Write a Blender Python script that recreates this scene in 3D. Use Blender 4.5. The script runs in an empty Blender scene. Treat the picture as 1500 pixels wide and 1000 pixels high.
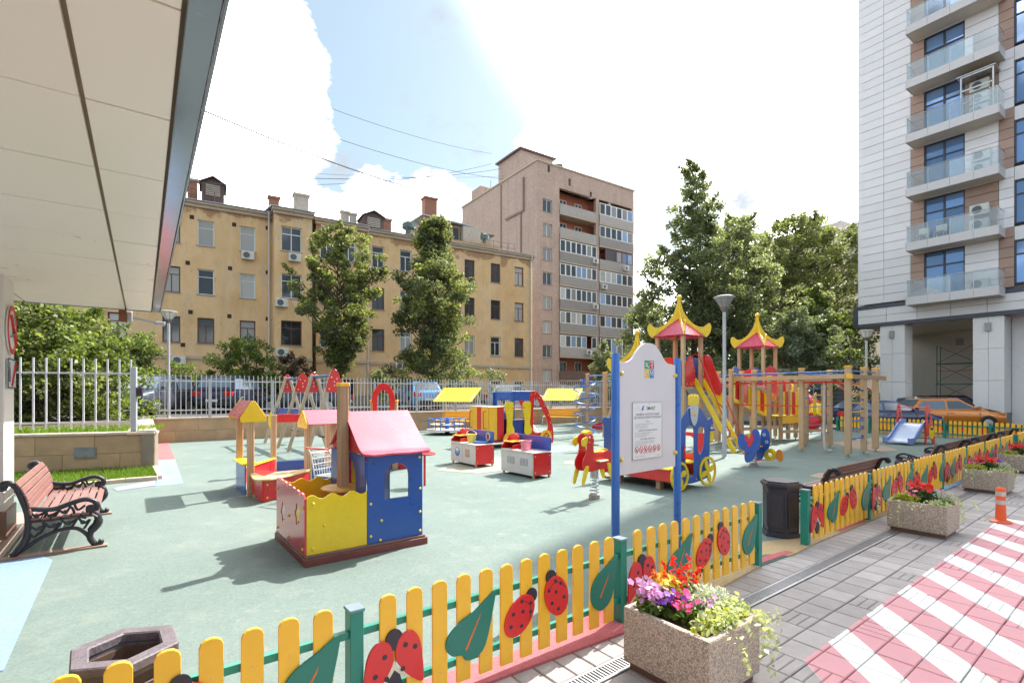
import bpy, bmesh, math, random
import numpy as np
from mathutils import Vector, Matrix
from mathutils.geometry import tessellate_polygon
random.seed(7); rng = np.random.default_rng(7)
sc = bpy.context.scene
C = sc.collection
R = math.radians
pi = math.pi
# ------------------------------------------------------------------ camera, light, exposure
F, CX, HY, H = 740.0, 750.0, 575.0, 1.7          # focal length and principal point in photo pixels, eye height
cam_d = bpy.data.cameras.new("camera"); cam = bpy.data.objects.new("camera", cam_d); C.objects.link(cam)
cam.location = (0, 0, H); cam.rotation_euler = (pi/2, 0, 0)
cam_d.sensor_width = 36; cam_d.lens = F/1500*36; cam_d.shift_y = (HY-500)/1500; cam_d.shift_x = 0
cam_d.clip_start = .05; cam_d.clip_end = 3000
sc.camera = cam
SUN_AZ, SUN_EL = 39.0, 47.0                       # azimuth clockwise from +Y
world = bpy.data.worlds.new("World"); sc.world = world; world.use_nodes = True
EXPOSURE = 2.5
sun_d = bpy.data.lights.new("sun", 'SUN'); sun = bpy.data.objects.new("sun", sun_d); C.objects.link(sun)
sun_d.energy = 2.0; sun_d.angle = R(.55); sun_d.color = (1, .95, .87)
sdir = Vector((math.sin(R(SUN_AZ))*math.cos(R(SUN_EL)), math.cos(R(SUN_AZ))*math.cos(R(SUN_EL)), math.sin(R(SUN_EL))))
sun.rotation_euler = (-sdir).to_track_quat('-Z', 'Y').to_euler()
sun.location = (30, 40, 60)
def make_world():
    nt = world.node_tree; N = nt.nodes; L = nt.links; N.clear()
    def nd(t, **k):
        n = N.new(t)
        for a, b in k.items(): setattr(n, a, b)
        return n
    def mth(op, a, b=None, c=None, clamp=False):
        n = nd('ShaderNodeMath', operation=op, use_clamp=clamp)
        for i, v in enumerate((a, b, c)):
            if v is None: continue
            if isinstance(v, (int, float)): n.inputs[i].default_value = v
            else: L.new(v, n.inputs[i])
        return n.outputs[0]
    out = nd('ShaderNodeOutputWorld'); bg = nd('ShaderNodeBackground'); bg.inputs[1].default_value = .15
    sky = nd('ShaderNodeTexSky', sky_type='NISHITA'); sky.sun_disc = False
    sky.sun_elevation = R(SUN_EL); sky.sun_rotation = R(SUN_AZ); sky.air_density = 1.0; sky.dust_density = 1.6; sky.ozone_density = 1.0
    tc = nd('ShaderNodeTexCoord')
    def noise(scale, detail, rough, off=0):
        mp = nd('ShaderNodeMapping'); mp.inputs['Location'].default_value = (off, off*.7, 0); mp.inputs['Scale'].default_value = (1, 1, 1.5)
        L.new(tc.outputs['Generated'], mp.inputs['Vector'])
        n = nd('ShaderNodeTexNoise'); n.inputs['Scale'].default_value = scale; n.inputs['Detail'].default_value = detail; n.inputs['Roughness'].default_value = rough
        L.new(mp.outputs[0], n.inputs['Vector']); return n.outputs['Fac']
    def blob(px, py, r0, r1, wgt):
        d = Vector(((px-CX)/F, 1, (HY-py)/F)).normalized()
        vm = nd('ShaderNodeVectorMath', operation='DISTANCE'); L.new(tc.outputs['Generated'], vm.inputs[0]); vm.inputs[1].default_value = d
        mr = nd('ShaderNodeMapRange'); mr.interpolation_type = 'SMOOTHSTEP'
        mr.inputs['From Min'].default_value = r0; mr.inputs['From Max'].default_value = r1
        mr.inputs['To Min'].default_value = wgt; mr.inputs['To Max'].default_value = 0
        L.new(vm.outputs['Value'], mr.inputs['Value']); return mr.outputs[0]
    n1 = noise(4.2, 10, .6, .3)
    acc = mth('MULTIPLY_ADD', n1, 2.3, -1.30)
    # cumulus banks of the day, each a direction, an inner and an outer angular radius and a weight
    for b in ((230, 60, .12, .34, .6), (330, 230, .04, .22, .5), (425, 95, .0, .10, .22), (590, 262, .0, .11, .36), (665, 262, .0, .09, .36), (530, 320, .0, .10, .4), (620, 320, 0, .12, .3), (830, 185, .02, .13, .4), (790, 230, .02, .11, .4),
              (1150, 420, .2, .5, .2), (640, 60, .05, .32, -.5), (560, 180, .02, .17, -.35), (500, 260, .0, .08, -.3), (720, 190, .0, .12, -.3), (-300, 200, .2, .7, .3), (1900, 300, .2, .8, .3)):
        acc = mth('ADD', acc, blob(*b))
    acc = mth('ADD', acc, mth('MULTIPLY_ADD', noise(13, 8, .62, 5.2), 1.1, -.55))
    mask = nd('ShaderNodeMapRange'); mask.interpolation_type = 'SMOOTHSTEP'; mask.inputs['From Min'].default_value = -.06; mask.inputs['From Max'].default_value = .34
    L.new(acc, mask.inputs['Value'])
    n2 = noise(5.5, 7, .6, 3.1)
    ramp = nd('ShaderNodeValToRGB'); e = ramp.color_ramp.elements
    e[0].position = .30; e[0].color = (1.25, 1.35, 1.5, 1); e[1].position = .44; e[1].color = (8.6, 8.6, 8.6, 1)
    L.new(n2, ramp.inputs[0])
    lift = nd('ShaderNodeMix', data_type='RGBA', blend_type='ADD'); lift.inputs['Factor'].default_value = 1     # thin summer veil over the blue
    dim = nd('ShaderNodeMix', data_type='RGBA', blend_type='MULTIPLY'); dim.inputs['Factor'].default_value = 1; L.new(sky.outputs[0], dim.inputs['A']); dim.inputs['B'].default_value = (.185, .185, .185, 1)
    L.new(dim.outputs['Result'], lift.inputs['A']); lift.inputs['B'].default_value = (.30, .385, .32, 1)
    glow = blob(1349, -446, .26, .62, 1.0)           # bright hazy veil round the sun
    gm = nd('ShaderNodeMix', data_type='RGBA'); L.new(glow, gm.inputs['Factor']); L.new(lift.outputs['Result'], gm.inputs['A']); gm.inputs['B'].default_value = (8.8, 8.7, 8.5, 1)
    mx = nd('ShaderNodeMix', data_type='RGBA'); L.new(mask.outputs[0], mx.inputs['Factor']); L.new(gm.outputs['Result'], mx.inputs['A']); L.new(ramp.outputs[0], mx.inputs['B'])
    gacc = mth('MULTIPLY_ADD', noise(8, 8, .62, 1.4), 4.2, -2.3)          # thin grey undersides drifting in the white
    for b in ((1112, 278, .0, .085, .75), (1085, 300, .0, .07, .5), (945, 305, .0, .07, .6), (850, 228, .0, .06, .6), (1210, 330, 0, .07, .5), (380, 200, 0, .12, .35)): gacc = mth('ADD', gacc, blob(*b))
    gmask = nd('ShaderNodeMapRange'); gmask.interpolation_type = 'SMOOTHSTEP'; gmask.inputs['From Min'].default_value = .0; gmask.inputs['From Max'].default_value = 1.0; gmask.inputs['To Max'].default_value = .96; L.new(gacc, gmask.inputs['Value'])
    gx = nd('ShaderNodeMix', data_type='RGBA'); L.new(gmask.outputs[0], gx.inputs['Factor']); L.new(mx.outputs['Result'], gx.inputs['A']); gx.inputs['B'].default_value = (.80, .88, .98, 1)
    L.new(gx.outputs['Result'], bg.inputs[0]); L.new(bg.outputs[0], out.inputs[0])
make_world()
sc.view_settings.view_transform = 'Standard'; sc.view_settings.look = 'None'; sc.view_settings.gamma = 1
sc.view_settings.use_curve_mapping = False; sc.view_settings.exposure = EXPOSURE
sc.render.engine = 'CYCLES'
sc.cycles.max_bounces = 8; sc.cycles.diffuse_bounces = 4; sc.cycles.transparent_max_bounces = 12; sc.cycles.caustics_reflective = False; sc.cycles.caustics_refractive = False
sc.cycles.use_denoising = True; sc.cycles.sample_clamp_indirect = 6
# ------------------------------------------------------------------ coordinates
U = Vector((.796, .605, 0)).normalized(); V = Vector((-U.y, U.x, 0)); TH = math.atan2(U.y, U.x)
def UV(s, t, z=0): return U*s + V*t + Vector((0, 0, z))
def ST(p): return p.x*U.x+p.y*U.y, p.x*V.x+p.y*V.y
def G(px, py, z=0):                                # photo pixel of a point at height z -> that point
    Y = (H-z)*F/(py-HY); return Vector(((px-CX)/F*Y, Y, z))
def AT(px, Y, z=0): return Vector(((px-CX)/F*Y, Y, z))
def ZY(py, Y): return H-(py-HY)/F*Y
def S_AT(px, t):                                   # s of the point of line t=const seen at column px
    r = (px-CX)/F; return (r*V.y*t - V.x*t)/(U.x-r*U.y)
# ------------------------------------------------------------------ materials
MATS = {}
def M(name, col, rough=.55, metal=0, var=.12, scale=6, bump=0, bscale=60, spec=.5, dirt=0, coat=0, rand=0, trans=0, emit=0):
    if name in MATS: return MATS[name]
    m = bpy.data.materials.new(name); m.use_nodes = True; nt = m.node_tree; N = nt.nodes; L = nt.links
    b = N['Principled BSDF']; b.inputs['Roughness'].default_value = rough; b.inputs['Metallic'].default_value = metal
    b.inputs['Specular IOR Level'].default_value = spec; b.inputs['Coat Weight'].default_value = coat; b.inputs['Coat Roughness'].default_value = .08
    tc = N.new('ShaderNodeTexCoord'); oi = N.new('ShaderNodeObjectInfo')
    ad = N.new('ShaderNodeVectorMath'); ad.operation = 'ADD'; L.new(tc.outputs['Object'], ad.inputs[0])
    sc_ = N.new('ShaderNodeMath'); sc_.operation = 'MULTIPLY'; L.new(oi.outputs['Random'], sc_.inputs[0]); sc_.inputs[1].default_value = 37.0
    L.new(sc_.outputs[0], ad.inputs[1])
    n = N.new('ShaderNodeTexNoise'); n.inputs['Scale'].default_value = scale; n.inputs['Detail'].default_value = 6; n.inputs['Roughness'].default_value = .65
    L.new(ad.outputs[0], n.inputs['Vector'])
    mr = N.new('ShaderNodeMapRange'); mr.inputs['From Min'].default_value = .25; mr.inputs['From Max'].default_value = .75
    mr.inputs['To Min'].default_value = 1-var; mr.inputs['To Max'].default_value = 1+var
    L.new(n.outputs['Fac'], mr.inputs['Value'])
    val = mr.outputs[0]
    if rand:
        r2 = N.new('ShaderNodeMapRange'); r2.inputs['To Min'].default_value = 1-rand; r2.inputs['To Max'].default_value = 1+rand; L.new(oi.outputs['Random'], r2.inputs['Value'])
        mm = N.new('ShaderNodeMath'); mm.operation = 'MULTIPLY'; L.new(val, mm.inputs[0]); L.new(r2.outputs[0], mm.inputs[1]); val = mm.outputs[0]
    hv = N.new('ShaderNodeVectorMath'); hv.operation = 'SCALE'; hv.inputs[0].default_value = col[:3]; L.new(val, hv.inputs['Scale'])
    res = hv.outputs[0]
    if dirt:
        n3 = N.new('ShaderNodeTexNoise'); n3.inputs['Scale'].default_value = scale*.35; n3.inputs['Detail'].default_value = 8; n3.inputs['Roughness'].default_value = .7; L.new(ad.outputs[0], n3.inputs['Vector'])
        m3 = N.new('ShaderNodeMapRange'); m3.inputs['From Min'].default_value = .5; m3.inputs['From Max'].default_value = .75; m3.inputs['To Max'].default_value = dirt; L.new(n3.outputs['Fac'], m3.inputs['Value'])
        mx = N.new('ShaderNodeMix'); mx.data_type = 'RGBA'; L.new(m3.outputs[0], mx.inputs['Factor']); L.new(res, mx.inputs['A']); mx.inputs['B'].default_value = (.11, .095, .08, 1); res = mx.outputs['Result']
    L.new(res, b.inputs['Base Color'])
    rr = N.new('ShaderNodeMapRange'); rr.inputs['To Min'].default_value = max(.02, rough-.1); rr.inputs['To Max'].default_value = min(1, rough+.1); L.new(n.outputs['Fac'], rr.inputs['Value']); L.new(rr.outputs[0], b.inputs['Roughness'])
    if bump:
        nb = N.new('ShaderNodeTexNoise'); nb.inputs['Scale'].default_value = bscale; nb.inputs['Detail'].default_value = 4; L.new(ad.outputs[0], nb.inputs['Vector'])
        bp = N.new('ShaderNodeBump'); bp.inputs['Strength'].default_value = bump; bp.inputs['Distance'].default_value = .01; L.new(nb.outputs['Fac'], bp.inputs['Height']); L.new(bp.outputs[0], b.inputs['Normal'])
    if emit:
        b.inputs['Emission Color'].default_value = (*col[:3], 1); b.inputs['Emission Strength'].default_value = emit
    MATS[name] = m; return m
def glass(name, col, rough=.04, alpha=1.0, spec=.6, metal=0):
    if name in MATS: return MATS[name]
    m = bpy.data.materials.new(name); m.use_nodes = True; nt = m.node_tree; N = nt.nodes; L = nt.links
    b = N['Principled BSDF']; b.inputs['Base Color'].default_value = (*col, 1); b.inputs['Roughness'].default_value = rough; b.inputs['Specular IOR Level'].default_value = spec; b.inputs['Metallic'].default_value = metal
    b.inputs['Alpha'].default_value = alpha
    oi = N.new('ShaderNodeObjectInfo'); hs = N.new('ShaderNodeHueSaturation'); hs.inputs['Color'].default_value = (*col, 1)
    mr = N.new('ShaderNodeMapRange'); mr.inputs['To Min'].default_value = .55; mr.inputs['To Max'].default_value = 1.5; L.new(oi.outputs['Random'], mr.inputs['Value']); L.new(mr.outputs[0], hs.inputs['Value']); L.new(hs.outputs[0], b.inputs['Base Color'])
    MATS[name] = m; return m
def leafmat(name, col, var=.35, trans=.35, rough=.5):
    if name in MATS: return MATS[name]
    m = bpy.data.materials.new(name); m.use_nodes = True; nt = m.node_tree; N = nt.nodes; L = nt.links
    b = N['Principled BSDF']; b.inputs['Roughness'].default_value = rough; b.inputs['Specular IOR Level'].default_value = .35
    g = N.new('ShaderNodeNewGeometry'); cr = N.new('ShaderNodeMapRange'); cr.inputs['To Min'].default_value = 1-var; cr.inputs['To Max'].default_value = 1+var; L.new(g.outputs['Random Per Island'], cr.inputs['Value'])
    v = N.new('ShaderNodeVectorMath'); v.operation = 'SCALE'; v.inputs[0].default_value = col; L.new(cr.outputs[0], v.inputs['Scale']); L.new(v.outputs[0], b.inputs['Base Color'])
    tr = N.new('ShaderNodeBsdfTranslucent'); v2 = N.new('ShaderNodeVectorMath'); v2.operation = 'MULTIPLY'; L.new(v.outputs[0], v2.inputs[0]); v2.inputs[1].default_value = (1.5, 1.5, .7); L.new(v2.outputs[0], tr.inputs['Color'])
    mx = N.new('ShaderNodeMixShader'); mx.inputs[0].default_value = trans; L.new(b.outputs[0], mx.inputs[1]); L.new(tr.outputs[0], mx.inputs[2]); L.new(mx.outputs[0], N['Material Output'].inputs[0])
    MATS[name] = m; return m
def nodes_of(m): return m.node_tree.nodes, m.node_tree.links, m.node_tree.nodes['Principled BSDF']
YEL = M('yellow_paint', (.86, .46, .03), .38, var=.06, dirt=.08)
YELP = M('yellow_plastic', (.80, .56, .015), .28, var=.05, coat=.2, dirt=.05)
RED = M('red_paint', (.62, .018, .02), .3, var=.06, coat=.25)
REDP = M('red_panel', (.56, .03, .05), .22, var=.05, coat=.3)
BLUE = M('blue_panel', (.02, .085, .36), .3, var=.06, coat=.2)
BLUEP = M('blue_tube', (.02, .13, .48), .3, var=.06, coat=.3)
GRN = M('green_metal', (.01, .20, .145), .35, var=.08, dirt=.06)
LEAFG = M('green_panel', (.012, .17, .125), .35, var=.06)
BLK = M('black_panel', (.028, .02, .035), .45)
WHT = M('white_panel', (.72, .72, .70), .4, var=.05)
WOOD = M('pale_timber', (.50, .33, .19), .55, var=.12, scale=3, bump=.15, bscale=30, rand=.12)
GREYM = M('grey_metal', (.40, .41, .44), .4, metal=.25, var=.08)
FENCEW = M('fence_metal', (.52, .51, .53), .4, var=.08)
STEEL = M('steel', (.45, .46, .47), .3, metal=.9, var=.1)
BOLT = M('bolt_cap', (.80, .62, .10), .35)
# ------------------------------------------------------------------ mesh builder
class MB:
    def __init__(s): s.v = []; s.f = []; s.m = []
    def add(s, vs, fs, m=0):
        o = len(s.v); s.v += [tuple(p) for p in vs]; s.f += [tuple(i+o for i in f) for f in fs]; s.m += [m]*len(fs); return s
    def box(s, x0, x1, y0, y1, z0, z1, m=0):
        return s.add([(x0,y0,z0),(x1,y0,z0),(x1,y1,z0),(x0,y1,z0),(x0,y0,z1),(x1,y0,z1),(x1,y1,z1),(x0,y1,z1)],
                     [(0,3,2,1),(4,5,6,7),(0,1,5,4),(1,2,6,5),(2,3,7,6),(3,0,4,7)], m)
    def obox(s, c, size, rot=None, m=0):
        x, y, z = (a/2 for a in size); mt = rot.to_3x3() if rot is not None else Matrix.Identity(3); c = Vector(c)
        return s.add([c+mt@Vector(p) for p in ((-x,-y,-z),(x,-y,-z),(x,y,-z),(-x,y,-z),(-x,-y,z),(x,-y,z),(x,y,z),(-x,y,z))],
                     [(0,3,2,1),(4,5,6,7),(0,1,5,4),(1,2,6,5),(2,3,7,6),(3,0,4,7)], m)
    def beam(s, p0, p1, w, h, m=0, up=(0,0,1)):
        p0 = Vector(p0); p1 = Vector(p1); d = (p1-p0); ln = d.length; d.normalize(); up = Vector(up)
        if abs(d.dot(up)) > .98: up = Vector((0,1,0))
        y = up.cross(d).normalized(); z = d.cross(y)
        return s.obox((p0+p1)/2, (ln, w, h), Matrix((d, y, z)).transposed(), m)
    def tube(s, pts, r, n=8, m=0, cap=True, closed=False):
        pts = [Vector(p) for p in pts]; k = len(pts); rs = r if isinstance(r, (list, tuple)) else [r]*k
        vs = []; prev = None
        for i, p in enumerate(pts):
            if closed: d = pts[(i+1) % k]-pts[i-1]
            else: d = pts[min(i+1, k-1)]-pts[max(i-1, 0)]
            if d.length < 1e-9: d = Vector((0,0,1))
            d.normalize()
            if prev is None:
                a = Vector((0,0,1)) if abs(d.z) < .9 else Vector((1,0,0)); x = a.cross(d).normalized()
            else:
                x = prev-d*prev.dot(d)
                x = x.normalized() if x.length > 1e-6 else Vector((0,0,1)).cross(d).normalized()
            prev = x; y = d.cross(x)
            vs += [p+(x*math.cos(2*pi*j/n)+y*math.sin(2*pi*j/n))*rs[i] for j in range(n)]
        fs = []
        for i in range(k if closed else k-1):
            a = i*n; b = ((i+1) % k)*n
            fs += [(a+j, a+(j+1) % n, b+(j+1) % n, b+j) for j in range(n)]
        if cap and not closed: fs += [tuple(range(n-1,-1,-1)), tuple(range((k-1)*n, k*n))]
        return s.add(vs, fs, m)
    def cyl(s, p0, p1, r0, r1=None, n=12, m=0): return s.tube([p0, p1], [r0, r0 if r1 is None else r1], n, m)
    def lathe(s, prof, c=(0,0,0), n=16, m=0):        # prof: (r, z)
        vs = []; fs = []
        for r, z in prof: vs += [(c[0]+r*math.cos(2*pi*j/n), c[1]+r*math.sin(2*pi*j/n), c[2]+z) for j in range(n)]
        for i in range(len(prof)-1): fs += [(i*n+j, i*n+(j+1) % n, (i+1)*n+(j+1) % n, (i+1)*n+j) for j in range(n)]
        fs += [tuple(range(n-1,-1,-1)), tuple(range((len(prof)-1)*n, len(prof)*n))]
        return s.add(vs, fs, m)
    def ball(s, c, r, n=8, m=0, sz=1):
        return s.lathe([(max(r*math.sin(pi*i/6), r*.02), -r*sz*math.cos(pi*i/6)) for i in range(7)], c, n, m)
    def prism(s, loops, a0, a1, plane='xz', m=0):    # outline (with holes) given thickness along the third axis
        if not isinstance(loops[0][0], (tuple, list, Vector)): loops = [loops]
        mp = {'xz': lambda p, a: (p[0], a, p[1]), 'xy': lambda p, a: (p[0], p[1], a), 'yz': lambda p, a: (a, p[0], p[1])}[plane]
        flat = [p for l in loops for p in l]; n = len(flat)
        tris = tessellate_polygon([[Vector((p[0], p[1], 0)) for p in l] for l in loops]) if (len(loops) > 1 or n > 4) else [tuple(range(n))]
        area = sum(loops[0][i-1][0]*loops[0][i][1]-loops[0][i][0]*loops[0][i-1][1] for i in range(len(loops[0])))
        fs = []
        def orient(t):
            a = sum(flat[t[i-1]][0]*flat[t[i]][1]-flat[t[i]][0]*flat[t[i-1]][1] for i in range(len(t)))
            return tuple(t) if a > 0 else tuple(reversed(t))
        top_up = (plane != 'xz') == (a1 > a0)
        for t in tris:
            t = orient(t); r = tuple(reversed(t))
            fs.append(tuple(i+n for i in (t if top_up else r))); fs.append(r if top_up else t)
        o = 0
        for li, l in enumerate(loops):
            k = len(l); ar = sum(l[i-1][0]*l[i][1]-l[i][0]*l[i-1][1] for i in range(k)); ccw = (ar > 0) == (li == 0)
            for i in range(k):
                a, b = o+i, o+(i+1) % k; q = (a, b, b+n, a+n)
                fs.append(q if ccw == top_up else tuple(reversed(q)))
            o += k
        return s.add([mp(p, a0) for p in flat]+[mp(p, a1) for p in flat], fs, m)
    def disc(s, c, r, a0, a1, plane='xz', n=14, m=0): return s.prism(circ(c[0], c[1], r, n=n), a0, a1, plane, m)
    def build(s, name, mats, parent=None, loc=None, rz=0, bevel=0, smooth=0, seg=1, label=None, cat=None, group=None, kind=None):
        me = bpy.data.meshes.new(name); me.from_pydata(s.v, [], s.f)
        ml = mats if isinstance(mats, (list, tuple)) else [mats]
        for x in ml: me.materials.append(x)
        if len(ml) > 1: me.polygons.foreach_set('material_index', s.m)
        if bevel:
            bm = bmesh.new(); bm.from_mesh(me); bmesh.ops.remove_doubles(bm, verts=bm.verts, dist=1e-5)
            ed = [e for e in bm.edges if len(e.link_faces) == 2 and e.calc_face_angle(0) > .5]
            bmesh.ops.bevel(bm, geom=ed, offset=bevel, segments=seg, affect='EDGES', profile=.5, clamp_overlap=True); bm.to_mesh(me); bm.free()
        if smooth:
            me.polygons.foreach_set('use_smooth', [True]*len(me.polygons)); me.set_sharp_from_angle(angle=R(smooth))
        me.update()
        return link(name, me, parent, loc, rz, label, cat, group, kind)
def link(name, data, parent=None, loc=None, rz=0, label=None, cat=None, group=None, kind=None):
    o = bpy.data.objects.new(name, data); C.objects.link(o)
    if parent is not None: o.parent = parent
    if loc is not None: o.location = loc
    o.rotation_euler = (0, 0, rz); tag(o, label, cat, group, kind); return o
def tag(o, label=None, cat=None, group=None, kind=None):
    for k, x in (('label', label), ('category', cat), ('group', group), ('kind', kind)):
        if x: o[k] = x
    return o
def thing(name, label, cat, loc=(0,0,0), rz=0, group=None):
    o = link(name, None, None, loc, rz, label, cat, group); o.empty_display_size = .2; return o
def dup(o, parent=None, loc=None, rz=None, label=None, group=None):
    kids = list(o.children); c = o.copy(); C.objects.link(c)
    if parent is not None: c.parent = parent
    if loc is not None: c.location = loc
    if rz is not None: c.rotation_euler = (c.rotation_euler[0], c.rotation_euler[1], rz)
    if label: c['label'] = label
    if group: c['group'] = group
    for k in kids: dup(k, c)
    return c
def inst(o, parent, loc=None, rot=None):              # a like piece sharing its mesh
    c = o.copy(); C.objects.link(c); c.parent = parent
    if loc is not None: c.location = loc
    if rot is not None: c.rotation_euler = rot
    for k in o.children: inst(k, c)
    return c
def circ(x, y, r, ry=None, n=16, a0=0, a1=2*pi):
    ry = r if ry is None else ry; full = abs(a1-a0-2*pi) < 1e-6
    return [(x+r*math.cos(a0+(a1-a0)*i/(n if full else n-1)), y+ry*math.sin(a0+(a1-a0)*i/(n if full else n-1))) for i in range(n)]
def rrect(x0, x1, y0, y1, r, n=4):
    o = []
    for cx, cy, a in ((x1-r, y0+r, -pi/2), (x1-r, y1-r, 0), (x0+r, y1-r, pi/2), (x0+r, y0+r, pi)):
        o += [(cx+r*math.cos(a+pi/2*i/n), cy+r*math.sin(a+pi/2*i/n)) for i in range(n+1)]
    return o
def arch(x0, x1, z0, z1, n=8):                        # rectangle with a round top
    r = (x1-x0)/2; return [(x0, z0), (x1, z0)] + [((x0+x1)/2+r*math.cos(pi*i/n), z1-r+r*math.sin(pi*i/n)) for i in range(n+1)]
def spl(pts, n=6, closed=False):                      # Catmull-Rom through the points
    P = [Vector(p) for p in pts]; k = len(P); out = []
    for i in range(k if closed else k-1):
        a, b, c, d = (P[(i-1) % k], P[i], P[(i+1) % k], P[(i+2) % k]) if closed else (P[max(i-1, 0)], P[i], P[i+1], P[min(i+2, k-1)])
        for j in range(n):
            t = j/n; out.append(tuple(.5*((2*b)+(c-a)*t+(2*a-5*b+4*c-d)*t*t+(3*b-a-3*c+d)*t**3)))
    if not closed: out.append(tuple(P[-1]))
    return out
def mesh_np(name, verts, faces4, mats, midx=None, parent=None, smooth=False, **k):
    me = bpy.data.meshes.new(name); nv = len(verts); nf = len(faces4); w = faces4.shape[1]
    me.vertices.add(nv); me.vertices.foreach_set('co', np.asarray(verts, np.float32).ravel())
    me.loops.add(nf*w); me.loops.foreach_set('vertex_index', np.asarray(faces4, np.int32).ravel())
    me.polygons.add(nf); me.polygons.foreach_set('loop_start', np.arange(0, nf*w, w, dtype=np.int32))
    for x in (mats if isinstance(mats, (list, tuple)) else [mats]): me.materials.append(x)
    if midx is not None: me.polygons.foreach_set('material_index', np.asarray(midx, np.int32))
    me.update(calc_edges=True); me.validate()
    return link(name, me, parent, **k)
def leaf_quads(pts, size, up=.3, jit=.4, fold=.25, asp=.62):  # one folded leaf of two faces at every point
    n = len(pts); nrm = rng.normal(size=(n, 3)); nrm[:, 2] += up*2; nrm /= np.linalg.norm(nrm, axis=1)[:, None]
    a = rng.normal(size=(n, 3)); a -= nrm*(a*nrm).sum(1)[:, None]; a /= np.linalg.norm(a, axis=1)[:, None]; b = np.cross(nrm, a)
    s = size*(1+jit*rng.uniform(-1, 1, n))[:, None]
    v = np.stack([pts-a*s*.5, pts+b*s*asp*.5+nrm*s*fold*.4, pts+a*s*.5, pts-b*s*asp*.5+nrm*s*fold*.4], 1).reshape(-1, 3)
    i = np.arange(n)[:, None]*4
    return v, np.concatenate([i, i+1, i+2, i+3], 1)
def text_mesh(txt, size, align='CENTER', bold=False):
    cu = bpy.data.curves.new('t', 'FONT'); cu.body = txt; cu.size = size; cu.align_x = align; cu.resolution_u = 2; cu.offset = .012*size if bold else 0
    o = bpy.data.objects.new('t', cu); C.objects.link(o); bpy.context.view_layer.update()
    me = bpy.data.meshes.new_from_object(o.evaluated_get(bpy.context.evaluated_depsgraph_get()))
    v = [tuple(p.co) for p in me.vertices]; f = [tuple(p.vertices) for p in me.polygons]
    bpy.data.objects.remove(o); bpy.data.curves.remove(cu); bpy.data.meshes.remove(me); return v, f
# ------------------------------------------------------------------ ground
def poly(name, pts, z0, z1, mat, parent=None, kind='structure', **k):
    mb = MB(); mb.prism([(p[0], p[1]) for p in pts], z0, z1, 'xy'); return mb.build(name, mat, parent, kind=kind, **k)
def uvp(*st): return [tuple(UV(s, t))[:2] for s, t in st]
def speckle(name, col, spots, rough=.85, spread=.12, sscale=420, wear=None):
    m = M(name, col, rough, var=.07, scale=.9, bump=.35, bscale=260, spec=.25); nt = m.node_tree; N = nt.nodes; L = nt.links; b = N['Principled BSDF']
    src = b.inputs['Base Color'].links[0].from_socket
    tc = N.new('ShaderNodeTexCoord'); v = N.new('ShaderNodeTexVoronoi'); v.inputs['Scale'].default_value = sscale/6; L.new(tc.outputs['Object'], v.inputs['Vector'])
    r = N.new('ShaderNodeMapRange'); r.inputs['To Min'].default_value = 1-spread; r.inputs['To Max'].default_value = 1+spread
    sp = N.new('ShaderNodeSeparateColor'); L.new(v.outputs['Color'], sp.inputs[0]); L.new(sp.outputs[0], r.inputs['Value'])
    s = N.new('ShaderNodeVectorMath'); s.operation = 'SCALE'; L.new(src, s.inputs[0]); L.new(r.outputs[0], s.inputs['Scale']); res = s.outputs[0]
    if wear:
        for (scl, lo, hi, amt, c) in wear:
            n = N.new('ShaderNodeTexNoise'); n.inputs['Scale'].default_value = scl; n.inputs['Detail'].default_value = 9; n.inputs['Roughness'].default_value = .68; L.new(tc.outputs['Object'], n.inputs['Vector'])
            mr = N.new('ShaderNodeMapRange'); mr.inputs['From Min'].default_value = lo; mr.inputs['From Max'].default_value = hi; mr.inputs['To Max'].default_value = amt; L.new(n.outputs['Fac'], mr.inputs['Value'])
            mx = N.new('ShaderNodeMix'); mx.data_type = 'RGBA'; L.new(mr.outputs[0], mx.inputs['Factor']); L.new(res, mx.inputs['A']); mx.inputs['B'].default_value = (*c, 1); res = mx.outputs['Result']
    L.new(res, b.inputs['Base Color']); return m
WEAR = [(.35, .45, .7, .6, (.19, .228, .205)), (.22, .50, .70, .55, (.095, .135, .128)), (1.7, .54, .75, .5, (.25, .27, .235)), (5, .54, .70, .45, (.12, .155, .145)), (14, .6, .74, .5, (.29, .30, .265)), (2.6, .60, .68, .35, (.30, .29, .25))]
RUB = speckle('teal_rubber', (.14, .185, .17), 0, wear=WEAR)
RPINK = speckle('pink_rubber', (.43, .12, .13), 0); RBEIGE = speckle('beige_rubber', (.40, .29, .16), 0)
RBLUE = speckle('blue_rubber', (.20, .29, .42), 0); RPURP = speckle('mauve_rubber', (.24, .24, .33), 0); RORG = speckle('orange_rubber', (.42, .22, .14), 0)
ASPH = speckle('asphalt', (.075, .075, .078), 0, wear=[(.8, .5, .8, .5, (.12, .115, .11))])
SOIL = speckle('soil', (.10, .075, .05), 0)
poly('ground', [(-700,-700),(700,-700),(700,900),(-700,900)], -.2, -.06, ASPH)
EDGE = [(-6,2.52),(-2,2.5),(.9,2.475),(1.9,2.43),(2.8,2.37),(3.7,2.375),(4.9,2.47),(5.6,2.44),(6.1,2.47),(9,2.45),(14,2.44),(20,2.42),(24.7,2.42)]
poly('playground_surface', uvp(*EDGE, (25.3, 9.2), (26, 20.72), (.75, 20.72), (-.2, 12.0), (-6, 9.6)), -.055, .012, RUB)
def patch(name, st, mat, z=.016): return poly(name, uvp(*st), -.05 if 'border' in name else z-.003, z, mat)
patch('pink_rubber_border', [(-6,2.508),(-2,2.488),(.9,2.463),(1.9,2.418),(2.8,2.358),(3.25,2.358),(3.25,2.8),(2,2.62),(1,2.72),(-2,2.75),(-6,2.8)], RPINK)
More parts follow.
